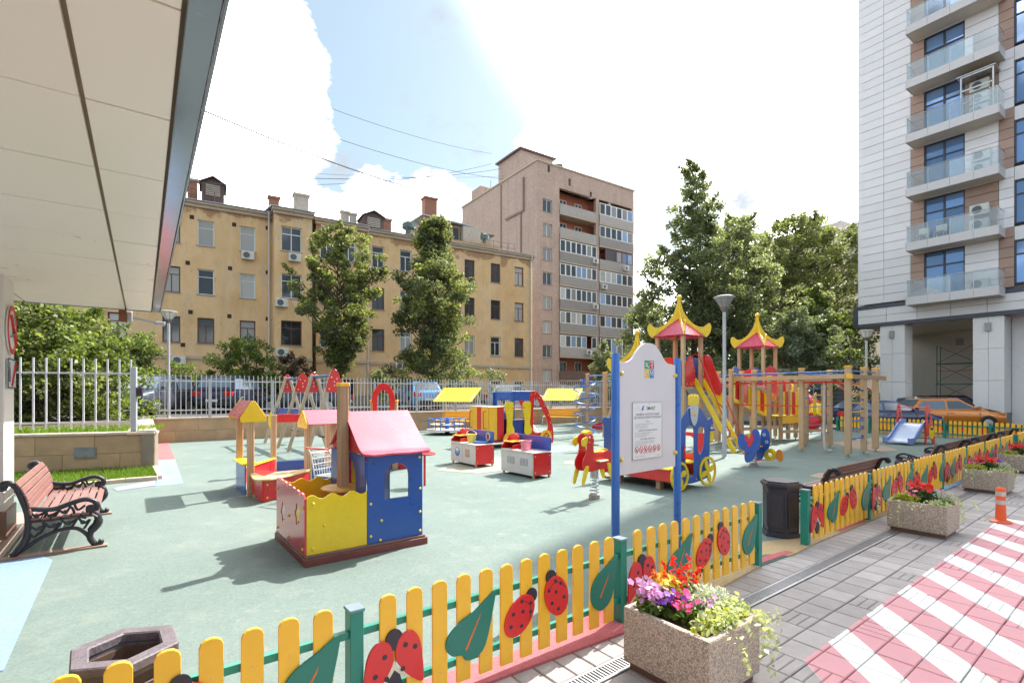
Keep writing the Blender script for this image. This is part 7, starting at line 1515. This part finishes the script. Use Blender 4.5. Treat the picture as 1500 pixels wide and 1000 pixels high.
x1 = 7.6; MB().box(0, x1, 0, 4, -.1, 3.05).build('wall_face', M('garage_concrete', (.46, .42, .38), .85, var=.12, dirt=.15), gw); MB().box(-.1, x1+.1, -.1, 4.1, 3.052, 3.2).build('coping', CAPS, gw)
gg = thing('slatted_gate', 'dark slatted gate beside the garage wall behind the climbing frame', 'gate', AT(1181, 30.8, 0), .05)
MB().box(0, 2.7, .04, .1, .3, 2.35).build('gate_panel', M('gate_dark', (.06,.065,.08), .6), gg)
for i in range(8): MB().box(0, 2.7, -.005, .035, .35+i*.25, .53+i*.25).build('slat', M('gate_slat', (.09,.095,.11), .6), gg)
gf = thing('dark_railing', 'dark metal railing before the bushes behind the climbing frame', 'fence', AT(1205, 34, 0), 0)
for i in range(9): MB().box(i*.22-.02, i*.22+.02, -.02, .02, 2.2, 4.4).build('bar', M('rail_black', (.03,.03,.035), .5), gf)
MB().box(-.1, 1.9, -.025, -.021, 4.0, 4.06).build('rail', MATS['rail_black'], gf)
# ------------------------------------------------------------------ cars
TYRE = M('tyre', (.02,.02,.02), .8); RIM = M('rim', (.42,.43,.45), .3, metal=.8); CGL = glass('car_glass', (.12,.16,.21), .04, 1, 1.0); HLM = M('headlight', (.72,.74,.76), .1, spec=.9); TLM = M('taillight', (.55,.02,.02), .2, coat=.3); BPL = M('bumper_black', (.03,.03,.033), .6)
def car(label, loc, rz, col, kind='suv', L_=4.5, W=1.84, Ht=1.66, name='parked_car'):
    paint = M('paint_%02d' % (len(bpy.data.materials)), col, .18, coat=.8, var=.02, metal=.25)
    t = thing(name, label, 'car', loc, rz, 'parked cars round the playground'); hw = W/2; h = L_/2           # local x forward
    if kind == 'cross': P = dict(hood=1.0, cowl=.98, nose=.84, tail=1.0, wa=1.08, ra0=.15, ra1=-1.5, wb=-2.05, belt=1.0)
    elif kind == 'suv': P = dict(hood=1.0, cowl=.95, nose=.80, tail=1.02, wa=.92, ra0=.25, ra1=-1.75, wb=-2.12, belt=1.02)
    elif kind == 'van': P = dict(hood=1.02, cowl=1.12, nose=.84, tail=1.05, wa=1.15, ra0=.35, ra1=-1.85, wb=-2.15, belt=1.02)
    elif kind == 'hatch': P = dict(hood=.96, cowl=1.0, nose=.72, tail=.98, wa=1.12, ra0=.15, ra1=-1.35, wb=-1.95, belt=.97)
    else: P = dict(hood=.88, cowl=.95, nose=.68, tail=.95, wa=1.0, ra0=.15, ra1=-1.0, wb=-1.72, belt=.90)
    k = h/2.25; zs = P['belt']
    # lower body lofted over stations
    st = [(h, .42, P['nose']-.12, .80), (h-.06, .30, P['nose'], .90), (h-.35, .22, P['nose']+.06, .975), (h-.8, .22, P['hood']-.04, 1), (P['wa']*k+.25, .22, P['hood']+.03, 1), (P['wa']*k, .22, zs, 1), (0, .22, zs+.015, 1), (-h*.55, .22, zs+.03, 1), (-h+.45, .22, zs+.02, .99), (-h+.1, .28, P['tail']-.06, .95), (-h, .40, P['tail']-.25, .86)]
    mb = MB(); ring = 12
    for x, zb, zt, wf in st:
        w = hw*wf; zm = zb+(zt-zb)*.62
        mb.v += [(x,-w*.90,zb),(x,-w*.985,zb+.12),(x,-w,zm),(x,-w*.97,zt-.07),(x,-w*.90,zt-.005),(x,-w*.5,zt+.015),(x,w*.5,zt+.015),(x,w*.90,zt-.005),(x,w*.97,zt-.07),(x,w,zm),(x,w*.985,zb+.12),(x,w*.90,zb)]
    n = len(st)
    for i in range(n-1):
        for j in range(ring): a, b = i*ring+j, i*ring+(j+1) % ring; mb.f.append((a, b, b+ring, a+ring)); mb.m.append(0)
    mb.f += [tuple(range(ring-1,-1,-1)), tuple(range((n-1)*ring, n*ring))]; mb.m += [0, 0]
    mb.build('body', paint, t, smooth=35)
    # cabin
    zr = Ht; c = [(P['wa']*k, zs), (P['ra0']*k, zr-.03), (P['ra0']*k-.35, zr), (P['ra1']*k, zr-.02), (P['ra1']*k-.12, zr-.06), (P['wb']*k, zs)]
    mb = MB(); 
    for (x, z) in c:
        u = (z-zs)/(zr-zs); w = hw*(.93-.17*u); mb.v += [(x,-w,z),(x,-w*.55,z+.02*u),(x,w*.55,z+.02*u),(x,w,z)]
    for i in range(len(c)-1):
        for j in range(3): a = i*4+j; mb.f.append((a, a+1, a+5, a+4)); mb.m.append(0)
    m_ = len(c)
    mb.f += [tuple(4*i for i in range(m_)), tuple(4*i+3 for i in range(m_))[::-1]]; mb.m += [0, 0]
    mb.build('cabin', paint, t, smooth=35)
    def wpt(x, z, o=.006): u = (z-zs)/(zr-zs); return hw*(.93-.17*u)+o
    x0, z0 = c[0]; x1, z1 = c[1]; xr0, zr0 = c[4]; xr1, zr1 = c[5]
    gw_ = MB()
    def quad(a, b, fx, f0=.08, f1=.92, side=1):
        pts = []
        for f, s_ in ((f0, -1), (f0, 1), (f1, 1), (f1, -1)): x = a[0]+(b[0]-a[0])*f; z = a[1]+(b[1]-a[1])*f; pts.append((x+fx*.012, s_*(wpt(x, z)-.10), z+.012))
        return pts
    MB().add(quad((x0,z0), (x1,z1), 1), [(0,1,2,3)]).build('windscreen', CGL, t); MB().add(quad((xr1,zr1), (xr0,zr0), -1, .2, .95), [(3,2,1,0)]).build('rear_window', CGL, t)
    zw0, zw1 = zs+.04, zr-.12
    xf = lambda z: x0+(x1-x0)*(z-z0)/(z1-z0)-.14; xb = lambda z: xr1+(xr0-xr1)*(z-zr1)/(zr0-zr1)+.16
    xm = (xf(zw0)+xb(zw0))/2+.05
    for s_ in (-1, 1):
        for a0, a1, b0_, b1_ in ((xm+.05, xf(zw0), xm+.05, xf(zw1)), (xb(zw0), xm-.05, xb(zw1), xm-.05)):
            p4 = [(a0, s_*wpt(a0, zw0), zw0), (a1, s_*wpt(a1, zw0), zw0), (b1_, s_*wpt(b1_, zw1), zw1), (b0_, s_*wpt(b0_, zw1), zw1)]; MB().add(p4, [(0,1,2,3) if s_ < 0 else (3,2,1,0)]).build('side_window', CGL, t)
        for xs_ in (xm, xf(zw0)+.12, xb(zw0)+.0): MB().box(xs_-.006, xs_+.006, min(s_*(hw-.04), s_*(hw+.004)), max(s_*(hw-.04), s_*(hw+.004)), .32, zs-.12).build('door_gap', BPL, t)
        for xs_ in (xm+.12, xb(zw0)+.25): MB().box(xs_, xs_+.16, min(s_*(hw-.03), s_*(hw+.015)), max(s_*(hw-.03), s_*(hw+.015)), zs-.19, zs-.155).build('door_handle', paint, t)
        MB().obox((P['wa']*k-.15, s_*(hw+.07), zs+.10), (.10, .20, .14)).build('wing_mirror', paint, t, bevel=.03)
        MB().obox((h-.13, s_*hw*.66, P['nose']-.10), (.22, .34, .17), Matrix.Rotation(-s_*.25, 3, 'Z')).build('headlight', HLM, t, bevel=.03)
        MB().obox((-h+.06, s_*hw*.74, P['tail']-.17), (.16, .36, .22)).build('taillight', TLM, t, bevel=.02)
        for x in (h*.60, -h*.60):
            y0_ = s_*(hw-.2); y1_2 = s_*(hw+.005)
            wh = MB().cyl((x, y0_, .33), (x, y1_2, .33), .33, n=18).build('wheel', TYRE, t, smooth=40); MB().cyl((x, y1_2, .33), (x, y1_2+s_*.012, .33), .21, .19, 12).build('rim', RIM, wh)
            ar_ = MB(); ar_.tube([(x+.37*math.cos(a), s_*(hw-.002), .33+.37*math.sin(a)) for a in np.linspace(-.15, pi+.15, 12)], .03, 5); ar_.build('wheel_arch', BPL, t)
    MB().box(h-.10, h+.02, -hw*.72, hw*.72, .30, .46).build('front_bumper', BPL, t, bevel=.03); MB().box(-h-.03, -h+.1, -hw*.8, hw*.8, .32, .50).build('rear_bumper', BPL if kind != 'sedan' else paint, t, bevel=.03); MB().box(h-.04, h+.012, -hw*.42, hw*.42, P['nose']-.22, P['nose']-.06).build('grille', BPL, t, bevel=.01)
    for x in (h+.024, -h-.034): MB().box(x-.004, x+.004, -.26, .26, .5 if x < 0 else .40, .61 if x < 0 else .51).build('number_plate', WHT, t)
    return t
def carat(label, px, Y, z, rz, col, kind, **k): return car(label, AT(px, Y, z), rz, col, kind, **k)
NAVY = (.014, .02, .055)
carat('dark grey people carrier facing the camera behind the left fence, beside the lamp post', 222, 22.2, .80, R(-82), (.085,.095,.13), 'van', Ht=1.66, name='parked_minivan')
carat('dark blue off-roader showing red tail lights behind the fence', 347, 24.6, .80, R(93), (.03,.035,.07), 'suv', Ht=1.66, name='parked_suv')
carat('low dark saloon half hidden by the red swing caps behind the fence', 446, 25.5, .72, R(188), (.04,.045,.07), 'sedan', Ht=1.45)
carat('light blue hatchback behind the fence and the red arch', 612, 28.2, .80, R(118), (.16,.36,.62), 'hatch', L_=4.0, W=1.72, Ht=1.5)
carat('white car behind the fence and the first yellow canopy', 752, 32.5, .70, R(20), (.55,.56,.58), 'hatch', L_=4.2, Ht=1.5)
carat('silver car behind the fence and the second yellow canopy', 842, 38.5, .80, R(10), (.45,.47,.5), 'sedan', Ht=1.45)
car('dark blue estate car with red tail lights behind the far picket fence', Vector((18.0, 24.6, -.12)), R(-7), (.02,.03,.10), 'hatch', L_=4.5, Ht=1.46)
car('orange crossover parked between two dark cars before the tower', Vector((22.7, 26.4, -.16)), R(-12), (.62,.19,.02), 'cross', L_=4.4, Ht=1.56)
car('dark car with silver trim beyond the orange crossover', Vector((23.9, 28.0, -.1)), R(-9), (.02,.02,.025), 'suv', L_=4.6, Ht=1.55)
car('dark red car in the passage behind the tower column', Vector((28.2, 32.3, -.1)), R(-5), (.16,.01,.03), 'suv', L_=4.7, Ht=1.64)
# ------------------------------------------------------------------ trees and bushes
BARK = M('bark', (.10, .075, .055), .9, var=.3, scale=6, bump=.6, bscale=25)
def leafcloud(centers, radii, per, size, rs=1):
    rr = np.asarray(radii); cnt = np.maximum(6, (per*(rr/np.median(rr))**1.9)).astype(int); c = np.repeat(np.asarray(centers), cnt, 0); r = np.repeat(rr, cnt)[:, None]; n = len(c)
    d = rng.normal(size=(n, 3)); d /= np.linalg.norm(d, axis=1)[:, None]; d *= rng.uniform(0, 1, n)[:, None]**.45
    d[:, 2] *= .75; v, f = leaf_quads(c+d*r, size, up=.45); return v, f, cnt
def tree(name, label, x, y, z0, ht, shape, nc, per, size, lm, trunk_r, cr=(.5, .9), bare=.2, cat='tree', group=None, lm2=None, stems=1, seed=None, thin=0):
    # shape(u, a): crown radius at relative height u and heading a
    if seed is not None: random.seed(seed)
    t = thing(name, label, cat, (x, y, z0), 0, group)
    cs = []; rs = []; nc = int(nc*1.45); per = int(per*.72); grow = 1.22
    while len(cs) < nc:
        u = bare+(1-bare)*random.random()**.85; a = random.uniform(0, 2*pi); R_ = shape(u, a)*grow*random.uniform(.8, 1.12)
        if R_ <= 0 or (u > .5 and random.random() < thin*(u-.35)*1.6): continue
        q = random.random()**.42; cs.append((R_*q*math.cos(a), R_*q*math.sin(a), ht*u-random.uniform(0, .3))); rs.append((.86-thin*.5*max(0, u-.5))*random.uniform(*cr)*(.55+.45*min(1, R_/max(.1, shape(.45, 0)))))
    for _ in range(int(nc*.05)):                       # sprigs that break the outline
        u = bare+(1-bare)*random.uniform(.25, 1); a = random.uniform(0, 2*pi); R_ = shape(min(u, .97), a)*grow; o = Vector((R_*.8*math.cos(a), R_*.8*math.sin(a), ht*u)); d_ = Vector((math.cos(a), math.sin(a), random.uniform(.5, 1.6))).normalized(); ln = random.uniform(.03, .065)*ht
        for q in range(6): p_q = o+d_*ln*q/5; cs.append(tuple(p_q)); rs.append((.34-.045*q)*cr[0]/.4)
    mb = MB(); 
    for s_ in range(stems):
        a = 2*pi*s_/stems; o = Vector((math.cos(a), math.sin(a), 0))*(.25 if stems > 1 else 0)
        tp = spl([o*.4, o+Vector((random.gauss(0,.05), random.gauss(0,.05), ht*.3)), o*2+Vector((random.gauss(0,.15), random.gauss(0,.15), ht*.6)), o*3+Vector((0, 0, ht*.95))], 4); k = len(tp); mb.tube(tp, [trunk_r*(1-.92*i/(k-1)) for i in range(k)], 8)
    tr_o = mb.build('trunk', BARK, t, smooth=60)
    lb = MB()
    for c in cs[::max(1, nc//60)]:
        c = Vector(c); zb = max(bare*ht*.6, c.z-.8*Vector((c.x, c.y)).length-.3); b = Vector((0, 0, zb)); m = (b+c)/2+Vector((0, 0, -.15)); lb.tube([b, m, c], [trunk_r*.30, trunk_r*.16, trunk_r*.04], 5)
    lb.build('limb', BARK, t)
    v, f, cnt = leafcloud(cs, rs, per, size); idx = None; mats = [lm]
    if lm2:
        mats = [lm, lm2]; cl = (rng.random(len(cs)) < .35).astype(int); idx = np.repeat(cl, cnt)
    mesh_np('crown', v, f, mats, idx, parent=t)
    return t
LT1 = leafmat('leaves_lime', (.19, .215, .09), .4, .5); LT2 = leafmat('leaves_deep', (.125, .147, .083), .4, .48); LT3 = leafmat('leaves_poplar', (.205, .235, .15), .45, .5, .4); LT4 = leafmat('leaves_maple', (.15, .177, .075), .4, .5); LT5 = leafmat('leaves_silver', (.24, .28, .20), .4, .3); LT6 = leafmat('leaves_bright', (.15, .195, .055), .45, .4); LT7 = leafmat('leaves_red', (.085, .05, .04), .4, .25); LT8 = leafmat('leaves_olive', (.11, .14, .055), .4, .35)
def at_tree(px, Y): p = AT(px, Y); return p.x, p.y
rag = lambda a, k, s: 1+.30*math.sin(k*a+s)+.18*math.sin(2.3*k*a+1.7*s)
x, y = at_tree(497, 30); tree('young_lime_tree', 'slim yellow-green tree in front of the ochre house, between the two house bays', x, y, .8, ZY(322, 30)-.8, lambda u, a: (1.95*math.sin(pi*min(1, (1.02-u)*1.15)**.8) if u < .98 else .1)*rag(a, 2, 9*u), 200, 90, .17, LT1, .16, (.32, .62), .14, lm2=LT2, seed=1, thin=.5)
x, y = at_tree(636, 31); tree('dense_tree', 'dense dark green tree covering the middle of the ochre house', x, y, .8, ZY(318, 31)-.8, lambda u, a: (3.3*(1-u)**.42*(.75+.3*math.sin(13*u)))*rag(a, 2, 7*u)*(.75 if u < .12 else 1), 260, 120, .17, LT2, .2, (.4, .75), .06, lm2=LT1, seed=2)
x, y = at_tree(1018, 33); tree('tall_poplar', 'tall ragged poplar with a thin pointed top behind the play towers', x, y, 0, ZY(236, 33), lambda u, a: (4.3*(1-u)**.66*(1 if u < .62 else .8))*rag(a, 3, 8*u), 340, 110, .19, LT3, .28, (.4, .85), .10, lm2=LT2, seed=3, thin=.75)
x, y = at_tree(1083, 36); tree('tall_poplar', 'broad grey-green poplar between the pointed poplar and the round maple', x, y, 0, ZY(318, 36), lambda u, a: 3.7*(1-u)**.45*rag(a, 3, 8*u), 260, 110, .19, LT3, .25, (.45, .9), .08, seed=4)
x, y = at_tree(1166, 46); tree('round_maple', 'big round-headed dark maple left of the white tower', x, y, 0, ZY(318, 46), lambda u, a: 5.0*math.sin(pi*min(1, max(0, (u-.18)/.84)))**.55*rag(a, 2, 5*u) if u > .2 else 0, 330, 110, .26, LT4, .35, (.7, 1.2), .22, lm2=LT2, seed=5)
x, y = at_tree(1163, 32); tree('silver_bush', 'silvery pale-leaved bush behind the climbing frame', x, y, 0, ZY(455, 32), lambda u, a: 2.3*(1-u**3)**.5*rag(a, 3, 6*u), 130, 100, .15, LT5, .08, (.4, .7), .05, 'bush', lm2=LT3, stems=3, seed=6)
x, y = at_tree(1196, 33.5); tree('young_ash', 'fresh green feathery young tree rising out of the silvery bush', x, y, 0, ZY(418, 33.5), lambda u, a: 1.9*(1-u)**.5*rag(a, 3, 6*u), 110, 90, .17, LT6, .09, (.3, .6), .35, lm2=LT3, seed=7)
x, y = at_tree(1240, 36.5); tree('olive_bush', 'olive green bushy tree beside the tower column', x, y, 0, ZY(455, 36.5), lambda u, a: 2.5*(1-u**3)**.5*rag(a, 3, 6*u), 130, 100, .15, LT8, .09, (.45, .75), .05, 'bush', stems=3, seed=8)
x, y = at_tree(942, 40); tree('background_tree', 'dark green tree at the right edge of the brick block', x, y, 0, ZY(432, 40), lambda u, a: 1.7*(1-u**2)**.5*rag(a, 3, 6*u), 90, 110, .18, LT4, .15, (.5, .8), .05, seed=9)
x, y = at_tree(885, 41); tree('young_birch', 'small grey-green tree in front of the lower brick balconies', x, y, .8, ZY(495, 41)-.8, lambda u, a: 1.25*(1-u)**.6*rag(a, 3, 6*u), 55, 90, .15, LT3, .08, (.3, .5), .1, seed=10)
x, y = at_tree(1418, 52); tree('passage_tree', 'green tree seen through the tower passage', x, y, 0, 9, lambda u, a: 3.2*(1-u**2)**.5, 90, 80, .26, LT6, .2, (.7, 1.2), .1, seed=11)
x, y = at_tree(1020, 44); tree('back_poplar', 'shadowy tree filling the gap behind the pointed poplar', x, y, 0, 8.5, lambda u, a: 4.2*(1-u**3)**.5*rag(a, 3, 6*u), 150, 90, .24, LT2, .2, (.7, 1.1), .05, seed=14)
x, y = at_tree(360, 27); tree('round_shrub', 'rounded light green shrub before the ochre house, above the off-roader', x, y, .8, ZY(492, 27)-.8, lambda u, a: 1.75*(1-u**3)**.5*rag(a, 2, 6*u), 90, 100, .13, LT6, .07, (.3, .55), .05, 'bush', lm2=LT8, stems=3, seed=12)
x, y = at_tree(428, 28.5); tree('copper_shrub', 'reddish brown shrub beside the slim tree', x, y, .8, ZY(515, 28.5)-.8, lambda u, a: 1.15*(1-u**3)**.5, 45, 90, .12, LT7, .06, (.3, .45), .05, 'bush', stems=3, seed=13)
x, y = at_tree(205, 25); tree('ragged_shrub', 'ragged green shrub left of the lamp post behind the fence', x, y, .8, ZY(488, 25)-.8, lambda u, a: 1.2*(1-u)**.4*rag(a, 3, 9*u), 60, 80, .14, LT6, .06, (.28, .5), .05, 'bush', lm2=LT8, stems=3, seed=15)
x, y = at_tree(255, 26); tree('low_shrub', 'low green shrub behind the people carrier', x, y, .8, ZY(528, 26)-.8, lambda u, a: 1.5*(1-u**3)**.5, 45, 80, .13, LT6, .05, (.3, .45), .05, 'bush', stems=3, seed=16)
x, y = at_tree(60, 15.5); tree('leafy_tree', 'large-leaved bright green tree under the canopy edge behind the bench-side fence', x, y, .8, ZY(432, 15.5)-.8, lambda u, a: 1.75*(1-u**4)**.5*rag(a, 3, 6*u), 130, 100, .14, LT6, .09, (.35, .6), .05, lm2=LT4, stems=2, seed=17)
x, y = at_tree(-45, 15); tree('leafy_tree', 'bright green tree cut by the cream column at the left edge', x, y, .8, 4.4, lambda u, a: 1.6*(1-u**4)**.5, 90, 90, .15, LT6, .09, (.35, .6), .05, lm2=LT4, seed=18)
x, y = at_tree(142, 17.5); tree('reaching_branch_shrub', 'lower right shrub of the leafy group behind the bench-side fence', x, y, .8, ZY(460, 17.5)-.8, lambda u, a: 1.25*(1-u**2)**.5*rag(a, 3, 6*u), 70, 90, .13, LT6, .07, (.3, .5), .05, 'bush', lm2=LT4, stems=2, seed=19)
# ------------------------------------------------------------------ overhead wires
def wire(label, a, b, sag, r=.016, n=20):
    a = Vector(a); b = Vector(b); pts = [a.lerp(b, i/n)-Vector((0, 0, sag*4*(i/n)*(1-i/n))) for i in range(n+1)]; o = Vector((0,0,0))
    MB().tube(pts, r, 5).build('overhead_wire', M('wire_black', (.03,.03,.035), .6), None, label=label, cat='cable', group='cables over the yard')
def pz(px, py, Y): p = AT(px, Y); p.z = ZY(py, Y); return p
for i, (a, b, s_, r_) in enumerate(((pz(180, 110, 22), pz(640, 285, 46), .5, .045), (pz(150, 20, 24), pz(720, 225, 60), 1.0, .022), (pz(130, 60, 26), pz(735, 262, 60), 1.2, .022), (pz(190, 243, 30), pz(735, 247, 60), 1.0, .024), (pz(190, 262, 30), pz(720, 240, 60), 1.2, .022), (pz(190, 232, 34), pz(740, 258, 60), .6, .012))):
    wire('thin black cable crossing the sky over the ochre house, %s' % ('the thickest sagging one', 'the highest one', 'second highest', 'level one above the roof', 'lowest sagging one', 'faint one by the brick block')[i], a, b, s_, r_)
